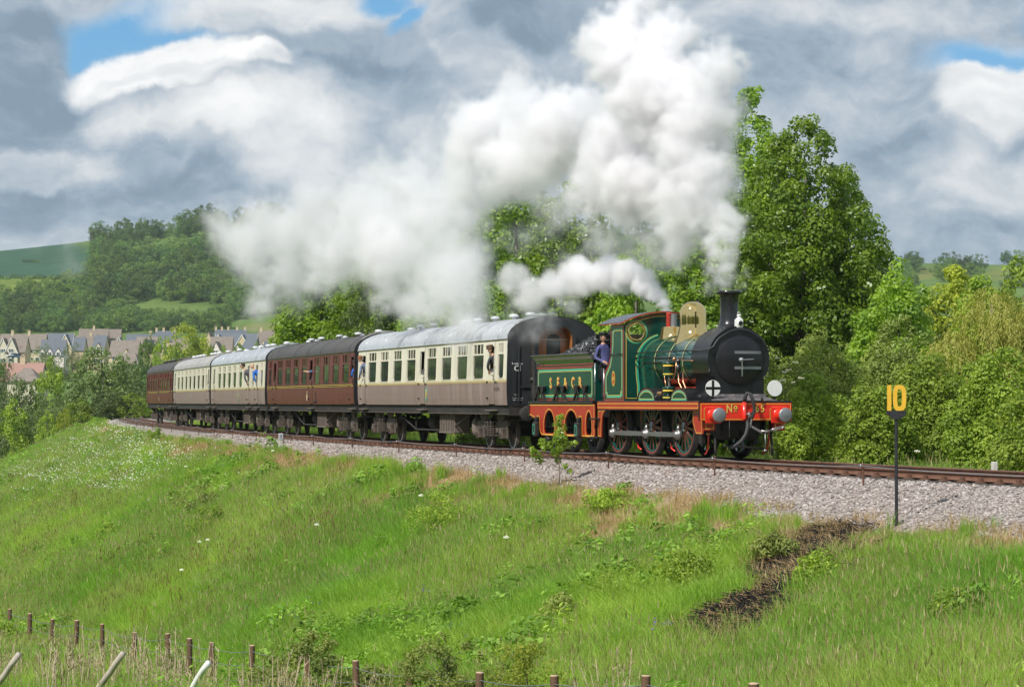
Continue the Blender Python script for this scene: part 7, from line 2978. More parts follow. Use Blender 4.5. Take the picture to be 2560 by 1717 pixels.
def build_village():
    g = 'houses of the village'
    # label, px0, px1, ridge row, distance, ridge direction, wall, roof, eave drop (m), wall drop (m), extras
    rows = [
        ('long brown roofed row at the left edge, tan walls', -6, 110, 834, 830, 'x', 'stone_tan', 'roof_brown', 4.6, 5, dict(ch=(.25, .62), win=(.72, .86))),
        ('cream house with two pointed white gables at far left', -4, 62, 841, 760, 'x', 'stone_tan', 'roof_brown', 4.2, 6, dict(front=((.20, 'stone_cream'), (.52, 'stone_cream')), win=())),
        ('slate roofed house with a tan white edged gable', 111, 178, 832, 850, 'x', 'stone_tan', 'roof_slate', 4.4, 5, dict(front=((.80, 'stone_tan'),), barge=1)),
        ('white house under a wide slate roof with small dormers', 99, 160, 848, 770, 'x', 'render_white', 'roof_slate', 4.4, 6, dict(dorm=(.10, .42, .76))),
        ('narrow slate roofed house next to the brown one', 181, 209, 842, 800, 'x', 'stone_tan', 'roof_slate', 3.8, 6, dict()),
        ('brown roofed tan house left of the blue slate one', 190, 231, 837, 815, 'x', 'stone_tan', 'roof_brown', 4.6, 6, dict(win=(.5,), ch=(.85,))),
        ('tan house with blue slate roof and one gabled dormer', 231, 260, 837, 790, 'x', 'stone_tan', 'roof_slate', 4.2, 6, dict(dorm=(.5,), win=(.25, .7))),
        ('broad brown roofed barn like houses highest in the village', 196, 268, 821, 930, 'x', 'stone_tan', 'roof_brown', 4.8, 5, dict(ch=(.5,))),
        ('second broad brown roof, right of the first', 262, 300, 822, 935, 'x', 'stone_tan', 'roof_brown', 4.8, 5, dict()),
        ('brown roofed house with tan gable end and one tan dormer', 271, 342, 850, 760, 'x', 'stone_tan', 'roof_brown', 4.4, 6, dict(dorm=(.62,), win=(.2,))),
        ('little white gable with slate roof', 287, 307, 842, 840, 'y', 'render_white', 'roof_slate', 2.6, 5, dict(barge=1)),
        ('bungalow with pinkish tiled roof and a thick chimney below the village', -20, 100, 906, 420, 'x', 'stone_cream', 'roof_pink', 2.5, 4, dict(ch=(.56,))),
        ('grey brown roofed outbuilding in front of the pinkish roof', 18, 96, 919, 405, 'x', 'stone_cream', 'roof_brown', 1.9, 4, dict(hip=2.0)),
        ('dark brown hipped roof between the willows', 292, 346, 880, 560, 'x', 'render_white', 'roof_brown', 2.4, 4, dict(hip=1.5)),
        ('long blue slate roof with rooflights', 314, 408, 834, 860, 'x', 'stone_tan', 'roof_slate', 4.2, 5, dict(ch=(.62,), dorm=(.15,))),
        ('brown roof with a dark solar panel', 336, 388, 841, 800, 'x', 'stone_tan', 'roof_brown', 4.2, 6, dict(solar=1)),
        ('far terrace with tan chimneys above the yellow tree', 387, 438, 826, 960, 'x', 'stone_tan', 'roof_slate', 3.6, 5, dict(ch=(.05, .4, .95))),
        ('brown roofed house beside the yellow tree', 511, 530, 828, 900, 'y', 'stone_tan', 'roof_brown', 3.4, 6, dict()),
        ('tan house with broad light brown roof right of the yellow tree', 524, 578, 841, 800, 'x', 'stone_tan', 'roof_brown', 4.3, 6, dict(win=(.6,))),
        ('long slate roofed house with two white edged tan gables', 534, 638, 833, 860, 'x', 'stone_tan', 'roof_slate', 4.4, 6, dict(front=((.12, 'stone_tan'), (.70, 'stone_tan')), barge=1)),
        ('white gabled cottage in front of the brown roof', 524, 554, 853, 740, 'y', 'render_white', 'roof_brown', 3.4, 6, dict(gwin=1)),
        ('slate hipped roof in front of the white gables', 597, 647, 845, 770, 'x', 'stone_tan', 'roof_slate', 3.8, 6, dict(hip=1.6)),
        ('white cottage gable poking up by the slate hipped roof', 578, 607, 858, 730, 'y', 'render_white', 'roof_slate', 3.2, 6, dict(gwin=1)),
        ('tan house with steep brown roof at the right end of the village', 645, 695, 825, 880, 'x', 'stone_tan', 'roof_brown', 5.2, 6, dict(dorm=(.27,), win=(.2, .6), ch=(.1,))),
        ('low slate roof at the right end of the village', 659, 694, 853, 800, 'x', 'stone_cream', 'roof_slate', 3.4, 6, dict()),
        ('far terrace with a row of tan chimneys below the field', 537, 616, 823, 990, 'x', 'stone_tan', 'roof_slate', 3.0, 5, dict(ch=(.03, .22, .42, .70, .95))),
        ('grey roofed house half hidden by the dark conical tree', 430, 468, 846, 850, 'x', 'stone_cream', 'roof_brown', 4.0, 5, dict(win=(.4,))),
    ]
    for (lab, p0, p1, pr, Y, al, wm, rm, er, wh, ex) in rows:
        X0, X1 = ray(p0, Y), ray(p1, Y)
        zr = zrow(pr, Y)
        xc, w = (X0 + X1) / 2, (X1 - X0)
        base = float(height(xc, Y)[0])
        base = min(base, zr - er - 2.6)
        o = thing('house', lab, 'house', (xc, Y, base), random.uniform(-.12, .12), g)
        zr -= base
        ze = zr - er
        h = w / 2
        dp = 7.0 if al == 'x' else 9.0
        if al == 'x':
            wl, rf = gable_body(o, -h, h, 0, dp, -1.0, ze, zr, wm, rm, 'x', barge='frame_white' if ex.get('barge') else None, hip=ex.get('hip', 0))
        else:
            wl, rf = gable_body(o, -h, h, 0, dp, -1.0, ze, zr, wm, rm, 'y', barge='frame_white' if ex.get('barge') else None)
        for f in ex.get('ch', ()):
            chimney(rf, -h + f * w, dp / 2, zr - .6, zr + .9)
        for f in ex.get('win', ()):
            house_window(o, -h + f * w, 0, max(ze - .9, 1.2))
            if ze > 3.8:
                house_window(o, -h + f * w, 0, ze - 3.4)
        if ex.get('gwin'):
            house_window(o, 0, 0, ze + .2, 1.3, 1.2)
        for f in ex.get('dorm', ()):
            x = -h + f * w
            gable_body(o, x - .85, x + .85, -.12, 2.4, ze - 1.1, ze + .55, ze + 1.9, wm, rm, 'y', 'dormer', .12)
            house_window(o, x, -.12, ze + .15, 1.0, 1.0)
        for (f, m_) in ex.get('front', ()):
            x = -h + f * w
            hw = min(2.0 if len(ex['front']) > 1 and w < 9 else 2.6, w * .24)
            gable_body(o, x - hw, x + hw, -1.2, dp / 2, -1.0, ze - .2, zr - .45, m_, rm, 'y', 'gable_wing', .25, 'frame_white')
            house_window(o, x, -1.2, ze + .1, 1.5, 1.0, lights=3)
            house_window(o, x, -1.2, max(1.2, ze - 2.7), 1.6, 1.1, lights=3)
        if ex.get('solar'):
            b = MB()
            sl = er / (dp / 2)
            for k in range(3):
                x0 = -h + .35 * w + k * 1.15
                b.add([(x0, .5, ze + .5 * sl + .12), (x0 + 1.1, .5, ze + .5 * sl + .12), (x0 + 1.1, 2.6, ze + 2.6 * sl + .12), (x0, 2.6, ze + 2.6 * sl + .12)], [(0, 1, 2, 3)], M['window_dark'])
            b.build('solar_panel', rf)
    for (lab, px, py, Y, m_) in (('white car parked before the twin gabled house', 33, 884, 740, 'car_white'), ('dark car parked beside the white car', 43, 886, 738, 'car_blue')):
        x = ray(px, Y)
        z = zrow(py, Y) - 1.2
        o = thing('parked_car', lab, 'car', (x, Y, z), .3, 'cars parked in the village')
        b = MB()
        b.plate([[(-2.0, .35), (-2.05, .75), (-1.9, .92), (-1.1, 1.0), (-.5, 1.45), (.8, 1.45), (1.5, 1.0), (2.0, .9), (2.1, .55), (2.0, .35)]], 1.6, lambda u, q, dp: (u, -.8 + dp, q), M[m_])
        b.build('body', o)
        b = MB()
        b.plate([[(-.95, 1.0), (-.45, 1.36), (.72, 1.36), (1.25, 1.0)]], .01, lambda u, q, dp: (u, -.815 + dp, q), M['window_dark'])
        b.build('side_window', o)
        for u in (-1.3, 1.3):
            b = MB()
            b.lathe([(0, -.1), (.32, -.1), (.32, .1), (0, .1)], M['gear_dark'], (u, -.75, .32), axis='Y', n=14)
            b.build('wheel', o)
    x, Y = ray(160, 600), 600
    o = thing('street_lamp', 'slim grey street lamp in front of the white house', 'street lamp', (x, Y, float(height(x, Y)[0])))
    b = MB()
    zt = zrow(868, Y) - float(height(x, Y)[0])
    b.rod((0, 0, 0), (0, 0, zt), .10, M['dull_steel'], .06, n=8)
    b.build('post', o)
    b = MB()
    b.bbox(-.8, .1, -.12, .12, zt, zt + .14, M['dull_steel'], .03)
    b.build('lantern', o)
    # raised ground the houses stand on is part of the valley side: nothing to add


build_village()
# ------------------------------------------------------------------ meadow on the bank
foliage('grass_blade', (.195, .335, .050), (.39, .53, .125), .45, patch=.42, tone_var=.25, rough=.5)
foliage('lush_blade', (.18, .33, .035), (.37, .54, .085), .45, patch=.25, tone_var=.25, rough=.5)
foliage('straw_blade', (.36, .24, .12), (.56, .42, .25), .3, tone_var=.2)
foliage('seed_head', (.26, .23, .09), (.40, .36, .18), .25, tone_var=.25)
foliage('dock', (.14, .08, .03), (.24, .20, .06), .2, tone_var=.25)
foliage('weed_leaf', (.12, .235, .03), (.30, .46, .07), .38, tone_var=.3)
foliage('petal', (.80, .80, .74), (.86, .86, .80), .3, tone_var=.05)
foliage('vetch', (.14, .10, .36), (.22, .16, .48), .2)
paint('charred', (.016, .014, .013), .9, var=.4)


def blades(n, h, spread, w, mat, bend=.35, seed_mat=None, seed=.0, hvar=.45):
    V, F, S, MI = [], [], [], []
    for i in range(n):
        a = rng.uniform(0, 6.28)
        r = spread * rng.random() ** .6
        bx, by = math.cos(a) * r, math.sin(a) * r
        hh = h * rng.uniform(1 - hvar, 1 + hvar * .5)
        la = a + rng.normal(0, .9)
        ln = bend * hh * rng.uniform(.2, 1.2)
        fa = rng.uniform(0, 6.28)
        dx, dy = math.cos(fa) * w / 2, math.sin(fa) * w / 2
        m = (bx + math.cos(la) * ln * .3, by + math.sin(la) * ln * .3, hh * .55)
        t = (bx + math.cos(la) * ln, by + math.sin(la) * ln, hh * rng.uniform(.86, 1.0))
        k = len(V)
        V += [(bx - dx, by - dy, -.04), (bx + dx, by + dy, -.04), (m[0] + dx * .8, m[1] + dy * .8, m[2]), (m[0] - dx * .8, m[1] - dy * .8, m[2]), t]
        F += [(k, k + 1, k + 2, k + 3), (k + 3, k + 2, k + 4)]
        s = rng.random()
        S += [s, s]
        MI += [0, 0]
        if seed_mat and rng.random() < seed:
            k = len(V)
            q = .035
            V += [(t[0] - q * .35, t[1], t[2] - .02), (t[0] + q * .3, t[1] + q * .2, t[2] + .02), (t[0] + .01, t[1], t[2] + .11), (t[0], t[1] - q * .3, t[2] + .04)]
            F += [(k, k + 1, k + 2, k + 3)]
            S += [rng.random()]
            MI += [1]
    me = bpy.data.meshes.new('tuft')
    me.from_pydata(V, [], F)
    me.materials.append(MATS[mat])
    if seed_mat:
        me.materials.append(MATS[seed_mat])
    me.polygons.foreach_set('material_index', MI)
    at = me.attributes.new('shade', 'FLOAT', 'FACE')
    at.data.foreach_set('value', np.array(S, np.float32))
    return me


def leafy(n, h, spread, size, mat, aspect=.6):
    P = np.stack([rng.normal(0, spread * .5, n), rng.normal(0, spread * .5, n), h * rng.random(n) ** .7], 1)
    P[:, :2] *= (1.1 - .6 * P[:, 2:3] / h)
    N = unit(np.stack([P[:, 0] / spread, P[:, 1] / spread, np.full(n, .9)], 1) + rng.normal(size=(n, 3)) * .4)
    v, f = leaf_quads(P, N, size * rng.uniform(.6, 1.3, n), aspect)
    return np_mesh('weed', v, f, [MATS[mat]], shade=rng.random(n))


def build_meadow():
    tall = [blades(40, .38, .19, .0075, 'grass_blade', .8, 'seed_head', .02, hvar=.6) for _ in range(5)]
    lush = [blades(36, .33, .17, .009, 'lush_blade', .8, hvar=.6) for _ in range(4)]
    dry = [blades(22, .24, .17, .010, 'straw_blade', .9, hvar=.6) for _ in range(4)]
    weeds = [leafy(60, .34, .26, .085, 'weed_leaf') for _ in range(3)] + [leafy(46, .42, .22, .07, 'lush_blade', .3) for _ in range(2)]
    docks = [blades(12, .58, .16, .012, 'dock', .25, 'dock', .8, hvar=.7) for _ in range(3)]
    horse = [blades(30, .30, .10, .008, 'lush_blade', .25) for _ in range(3)]

    N = 210000
    s = rng.uniform(-52, 235, N)
    t = rng.uniform(2.2, 19.5, N)
    X, Y, _ = track(s, t)
    vis = (Y > 24) & (np.abs(X / Y) < .225)
    prob = np.clip((52 / np.maximum(Y, 30)) ** 1.15, 0, 1)
    vis &= rng.random(N) < prob
    s, t, X, Y = s[vis], t[vis], X[vis], Y[vis]
    ed = edge_t(s)
    n_edge = fnoise(X, Y, 1.6, 77)
    st = straw(s, t, X, Y)
    b = burn(X, Y)
    lim = ed + .1 + 1.3 * (n_edge - .4)
    on = t > lim
    kill = (rng.random(len(s)) < b * 1.15) | ((rng.random(len(s)) < st * .95))
    keep = on & ~kill
    sel = lambda m: (X[m], Y[m], s[m], t[m])
    dens = fnoise(X, Y, 5, 91)
    patch = fnoise(X, Y, 3.2, 55)
    kind_lush = (patch > .56)
    grow = np.clip((t - lim) / 2.0, .45, 1) * (.75 + .5 * dens)
    k1 = keep & ~kind_lush
    k2 = keep & kind_lush

    def put(name, src, m, size, lab, tilt=.12):
        x, y = X[m], Y[m]
        z = height(x, y)
        n = len(x)
        print(name, n)
        return scatter(name, src, np.stack([x, y, z], 1), rng.uniform(0, 6.28, n), size[m] * rng.uniform(.75, 1.25, n), lab, tilt=rng.normal(0, tilt, (n, 2)))
    far_up = np.interp(Y, [40, 80, 160, 240], [1.0, 1.12, 1.35, 1.6])
    put('meadow_grass', tall, k1, grow * far_up, 'long green grass in flower covering the bank')
    put('lush_grass', lush, k2, grow * far_up * 1.05, 'darker lush grass in patches on the bank')
    sd = (on | (t > lim - .5)) & (rng.random(len(s)) < np.clip(st * .55 + .5 * b * (1 - b) * 3.6 + .06 * b + .012, 0, .8))
    put('straw_grass', dry, sd, np.ones(len(s)) * far_up * .9, 'bleached dead grass along the ballast and round the scorched patches', .3)
    wd = keep & (fnoise(X, Y, 2.4, 131) > .66) & (rng.random(len(s)) < .24)
    put('leafy_weeds', weeds, wd, far_up * (.7 + .9 * rng.random(len(s))), 'clumps of leafy weeds in the grass')
    hs = (t > lim - .2) & (t < lim + 2.2) & (fnoise(X, Y, 1.4, 171) > .55) & (rng.random(len(s)) < .5) & (b < .4)
    put('horsetail', horse, hs, far_up * 1.1, 'bright green horsetail at the edge of the ballast', .08)
    dk = keep & (s > -8) & (s < 60) & (t > 4.5) & (t < 13) & (fnoise(X, Y, 4, 211) > .52) & (rng.random(len(s)) < .05)
    put('dock_stalks', docks, dk, far_up * .9, 'rusty brown dock stalks standing in the grass', .06)

    # grass in front of and beyond the fence, flat ground
    N = 26000
    X2 = rng.uniform(-52, 12, N)
    Y2 = rng.uniform(30, 240, N)
    s2, t2 = to_track(X2, Y2)
    m = (t2 > 19) & (np.abs(X2 / Y2) < .215) & (rng.random(N) < np.clip(60 / Y2, 0, 1))
    x, y = X2[m], Y2[m]
    scatter('field_grass', tall + lush, np.stack([x, y, height(x, y)], 1), rng.uniform(0, 6.28, len(x)), rng.uniform(.9, 1.4, len(x)) * np.interp(y, [30, 240], [1.1, 1.9]),
            'rough grass on the low ground beyond the wire fence', tilt=rng.normal(0, .12, (len(x), 2)))
    # far side of the track
    N = 15000
    s3 = rng.uniform(-55, 120, N)
    t3 = -rng.uniform(2.7, 8.0, N)
    x, y, _ = track(s3, t3)
    m = rng.random(N) < np.clip(70 / y, 0, 1)
    x, y = x[m], y[m]
    scatter('verge_grass', tall + lush, np.stack([x, y, height(x, y)], 1), rng.uniform(0, 6.28, len(x)), rng.uniform(.6, 1.35, len(x)) * np.interp(y, [40, 180], [1, 1.6]),
            'tall grass along the far side of the track', tilt=rng.normal(0, .12, (len(x), 2)))

    # white daisies on the far part of the bank, single umbels nearer
    dz = []
    for q in range(3):
        P = np.stack([rng.normal(0, .5, 7), rng.normal(0, .5, 7), rng.uniform(.34, .56, 7)], 1)
        Nn = unit(np.stack([rng.normal(-.2, .4, 7), rng.normal(-.6, .3, 7), np.ones(7)], 1))
        v, f = leaf_quads(P, Nn, rng.uniform(.04, .075, 7), 1.0)
        dz.append(np_mesh('daisy', v, f, [MATS['petal']], shade=rng.random(7)))
    poly = [(270, 1056), (335, 1062), (420, 1105), (500, 1145), (430, 1190), (330, 1230), (190, 1215), (-5, 1195), (60, 1160), (150, 1115), (215, 1075)]
    px, py = rng.uniform(-5, 620, 3600), rng.uniform(1050, 1260, 3600)
    m = (in_poly(px, py, poly) & (fnoise(px, py, 40, 5) + .6 * rng.random(3600) > .60)) | ((rng.random(3600) < .06) & (py > 1060 + .1 * px))
    x, y, z = hit(px[m], py[m], lift=.35)
    scatter('daisies', dz, np.stack([x, y, z], 1), rng.uniform(0, 6.28, len(x)), rng.uniform(.7, 1.2, len(x)) * np.interp(y, [60, 250], [.7, 1.25]), 'white ox-eye daisies in drifts on the far bank')
    P = []
    for (cx, cy, n, sp) in ((1060, 1478, 4, 14), (790, 1500, 4, 20), (1130, 1570, 7, 30), (700, 1545, 5, 35), (1650, 1560, 4, 25), (810, 1440, 3, 10), (500, 1480, 4, 18)):
        for i in range(n):
            P.append((cx + rng.normal(0, sp), cy + rng.normal(0, sp * .4)))
    P = np.array(P)
    x, y, z = hit(P[:, 0], P[:, 1], lift=.3)
    v, f = leaf_quads(np.repeat(np.stack([x, y, z + .32], 1), 5, 0) + rng.normal(0, .025, (len(x) * 5, 3)), unit(rng.normal(size=(len(x) * 5, 3)) + np.array([0, -1, .6])), np.full(len(x) * 5, .035), .8)
    o = link_mesh('vetch_flowers', np_mesh('vetch_flowers', v, f, [MATS['vetch']], shade=rng.random(len(v) // 4)), kind='stuff')
    o['label'] = 'small violet vetch flowers dotted in the grass'

    # charred litter in the scorched patches
    N = 2000
    a = [b_[0] for b_ in BURNS] + [b_[1] for b_ in BURNS]
    x = rng.uniform(min(p[0] for p in a) - 1, max(p[0] for p in a) + 1, N)
    y = rng.uniform(min(p[1] for p in a) - 1.5, max(p[1] for p in a) + 1.5, N)
    m = burn(x, y) > .5
    x, y = x[m], y[m]
    ch = []
    for q in range(3):
        b_ = MB()
        for i in range(7):
            p = Vector((rng.normal(0, .12), rng.normal(0, .12), .02))
            d = Vector((rng.normal(), rng.normal(), abs(rng.normal(0, .25)))).normalized() * rng.uniform(.06, .2)
            b_.rod(p, p + d, .006, MATS['charred'] if i % 3 else MATS['straw_blade'], n=3, caps=False)
        ch.append(b_.mesh('litter'))
    scatter('charred_litter', ch, np.stack([x, y, height(x, y)], 1), rng.uniform(0, 6.28, len(x)), rng.uniform(.7, 1.4, len(x)), 'black charred stalks in the scorched patches')


build_meadow()
def build_front_plants():
    # leaning weathered poles
    for (a, c, m_, lab) in (((-40, 1752), (53, 1630), 'grey_wood', 'weathered grey pole leaning at the bottom left corner'), ((232, 1735), (314, 1628), 'grey_wood', 'long weathered pole leaning right near the fence'),
                            ((462, 1745), (524, 1651), 'white_paint', 'pale peeled pole leaning right, nearest the bottom edge')):
        Y = 41.0
        p, q = Vector((ray(a[0], Y), Y + .3, zrow(a[1], Y))), Vector((ray(c[0], Y), Y - .1, zrow(c[1], Y)))
        p = p + (p - q) * .9
        b = MB()
        n = 8
        pts = [p.lerp(q, i / n) + Vector((random.uniform(-.01, .01), 0, random.uniform(-.01, .01))) for i in range(n + 1)]
        b.tube(pts, .05, M[m_], 10, radii=[.056 - .001 * i for i in range(n + 1)])
        tag(b.build('leaning_pole'), lab, 'pole', 'old poles leaning by the fence')

    def shrub(name, label, cat, px, py_base, top, hw, mat, n_cl, cl, nl, leaf, Y=None, shape=DOMED, group=None, stems=10, **kw):
        if Y is None:
            x, y, z = (float(q[0]) for q in hit(px, py_base))
        else:
            x, y = ray(px, Y), Y
            z = float(height(x, y)[0])
        H = top_h(top, y, z)
        W = hw / FPX * y
        me = tree_meshes(H, W, shape, n_cl, cl, nl, leaf, mat, limbs=stems, trunk_r=.012, base_h=.02, uneven=.6, **kw)
        return put_tree(name, label, cat, me, (x, y, z), rng.uniform(0, 6.28), group=group)
    g = 'bramble bushes along the fence'
    shrub('bramble_bush', 'big dark bramble bush over the fence at lower left', 'bush', 790, 0, 1582, 170, 'bramble_leaf', 120, .23, 11000, .066, Y=47.5, group=g, stems=40, shell=.7)
    shrub('bramble_bush', 'bramble bush at the bottom edge, right of the bigger one', 'bush', 1115, 0, 1594, 160, 'bramble_leaf', 110, .21, 9500, .058, Y=41.5, group=g, stems=40, shell=.7)
    shrub('bramble_bush', 'small bramble patch between fence posts at lower left', 'bush', 435, 0, 1625, 50, 'bramble_leaf', 40, .2, 2800, .055, Y=57, group=g, stems=10)
    shrub('bramble_bush', 'leafy patch at the left edge by the first fence post', 'bush', 2, 0, 1530, 32, 'bush_leaf', 36, .22, 2400, .06, Y=66, group=g)
    shrub('yellow_weed', 'yellow-green wispy weed rising beside the bramble', 'weed', 1320, 0, 1588, 75, 'yellow_leaf', 60, .2, 3000, .045, Y=41.0, shape=ROUND, stems=24)
    g = 'shrubs growing on the grassy bank'
    for (px, pb, top, hw, mat, lab) in ((1105, 1335, 1232, 66, 'bush_leaf', 'bright rounded shrub in the middle of the bank'), (515, 1285, 1212, 52, 'bramble_leaf', 'dark shrub left of centre on the bank'),
                                        (535, 1335, 1262, 44, 'bush_leaf', 'bright shrub just below the dark one'), (390, 1112, 1066, 19, 'poplar_leaf', 'small upright bush near the ballast at left'),
                                        (1735, 1470, 1378, 66, 'bush_leaf', 'leafy shrub left of the scorched patch'), (2045, 1460, 1385, 42, 'bush_leaf', 'small shrub at the lower end of the scorched patch'),
                                        (1940, 1392, 1335, 34, 'bramble_leaf', 'low shrub between the two scorched patches'), (492, 1215, 1172, 30, 'bush_leaf', 'small bright shrub on the upper bank at left'), (1510, 1285, 1222, 50, 'bush_leaf', 'low shrub under the dry grass below the tender'),
                                        (60, 1150, 1118, 30, 'bush_leaf', 'green bush on the slope at the left edge'), (40, 1205, 1178, 22, 'bramble_leaf', 'little dark bush below it at the left edge'), (155, 1400, 1372, 22, 'bush_leaf', 'small green shrub low on the left of the bank'),
                                        (275, 1345, 1302, 22, 'bush_leaf', 'slim bright shrub low on the left'), (1420, 1560, 1490, 60, 'bramble_leaf', 'grey-green weed clump low in the middle'), (2400, 1560, 1480, 55, 'bush_leaf', 'leafy clump low at the right')):
        shrub('bank_shrub', lab, 'shrub', px, pb, top, hw, mat, 40, .10 + hw / FPX * 18, 2600, .065, group=g)
    # oak sapling before the tender
    x, y, z = (float(q[0]) for q in hit(1397, 1212))
    Yk = y / FPX
    o = thing('oak_sapling', 'slender oak sapling in front of the tender', 'sapling', (x, y, z))
    C, Rr = [], []
    for dx, row, r in ((2, 1048, 11), (-4, 1062, 13), (8, 1070, 13), (0, 1085, 15), (10, 1095, 14), (-6, 1100, 13), (4, 1118, 14), (-8, 1130, 14), (-24, 1112, 11), (-42, 1106, 12), (-36, 1120, 10), (-58, 1136, 14), (-66, 1124, 10), (-48, 1148, 12), (26, 1112, 10), (40, 1108, 9), (-2, 1150, 10), (14, 1165, 8), (28, 1178, 8), (-10, 1130, 10), (6, 1040, 8)):
        C.append((dx * Yk, rng.normal(0, .10), zrow(row, y) - z))
        Rr.append(r * Yk)
    P, N, S, sh = clump_leaves(np.array(C), np.array(Rr), 85, .07, up=.3)
    v, f = leaf_quads(P, N, S * 1.1, .5)
    link_mesh('crown', np_mesh('crown', v, f, [MATS['poplar_leaf']], shade=np.clip(sh + .25, 0, 1)), o)
    b = MB()
    b.tube([(0, 0, -.2), (.02, 0, .35), (.0, 0, .8), (.02, 0, C[0][2])], .014, M['twig'], 6, radii=[.02, .016, .012, .004])
    for c in C[1::2]:
        b.tube([(0.01, 0, max(.15, c[2] - .22)), (c[0] * .6, c[1] * .6, c[2] - .08), c], .006, M['twig'], 4)
    b.build('trunk', o)
    # single white umbels
    b = MB()
    b.rod((0, 0, -.1), (.01, 0, .62), .006, M['weed_leaf'], .004, n=5)
    st = b.mesh('stem')
    Pn = np.concatenate([np.stack([rng.normal(c[0], .014, 14), rng.normal(c[1], .014, 14), rng.normal(.64 - (c[0] ** 2 + c[1] ** 2) * 5, .014, 14)], 1) for c in [(0, 0)] + [(.045 * math.cos(q), .045 * math.sin(q)) for q in np.arange(0, 6.28, 1.2)]])
    Nn = unit(np.stack([rng.normal(-.2, .3, len(Pn)), rng.normal(-.6, .3, len(Pn)), np.ones(len(Pn))], 1))
    v, f = leaf_quads(Pn, Nn, np.full(len(Pn), .022), .9)
    um = np_mesh('umbel', v, f, [MATS['petal']], shade=rng.random(len(Pn)))
    for px, py, lab in ((1265, 1345, 'single white umbel flower in the middle of the bank'), (499, 1356, 'white umbel flower low left of centre'), (520, 1350, 'its twin white umbel just to the right'), (455, 1424, 'white umbel flower lower on the left of the bank'),
                        (465, 1166, 'creamy umbel below the daisies'), (682, 1129, 'tall white umbel beneath the marker post'), (83, 1221, 'pinkish white umbel near the left edge'), (1052, 1240, 'small white umbel above the bright shrub'), (792, 1312, 'tiny white umbel left of centre')):
        x, y, z = (float(q[0]) for q in hit(px, py, lift=.62))
        o = thing('cow_parsley', lab, 'wild flower', (x, y, z), 0, 'white umbel flowers scattered on the bank')
        link_mesh('stem', st, o)
        link_mesh('umbel', um, o)
    # tall dead stalks in front of the fence
    ds = []
    for q in range(4):
        b = MB()
        for i in range(5):
            p = Vector((random.gauss(0, .14), random.gauss(0, .14), -.1))
            h = random.uniform(.8, 1.25)
            t = p + Vector((random.gauss(0, .12), random.gauss(0, .12), h))
            b.tube([p, p.lerp(t, .5) + Vector((random.gauss(0, .03), 0, 0)), t], .007, M['grass_dead'], 3, radii=[.010, .007, .004])
            for j in range(9):
                a = p.lerp(t, random.uniform(.62, 1))
                e = a + Vector((random.gauss(0, .05), random.gauss(0, .05), random.uniform(.03, .10)))
                b.add([a, a + Vector((.012, 0, .01)), e + Vector((.008, 0, 0)), e], [(0, 1, 2, 3)], M['seed_head'] if j % 3 else M['grass_dead'])
        ds.append(b.mesh('stalk'))
    n = 520
    px = np.concatenate([rng.uniform(-20, 720, 400), rng.uniform(720, 1000, 80), rng.uniform(1230, 1700, 40)])
    Y = np.concatenate([rng.uniform(40.5, 50, 400), rng.uniform(42, 46, 80), rng.uniform(36, 40, 40)])
    x = (px - 1280) / FPX * Y
    keep = (fnoise(x, Y, 1.3, 88) > .50) & (rng.random(n) < .26)
    x, Y = x[keep], Y[keep]
    scatter('dead_stalks', ds, np.stack([x, Y, height(x, Y)], 1), rng.uniform(0, 6.28, len(x)), rng.uniform(.75, 1.2, len(x)), 'pale dead weed stalks standing along the fence', tilt=rng.normal(0, .12, (len(x), 2)))


paint('grass_dead', (.42, .34, .22), .9, var=.15)
build_front_plants()
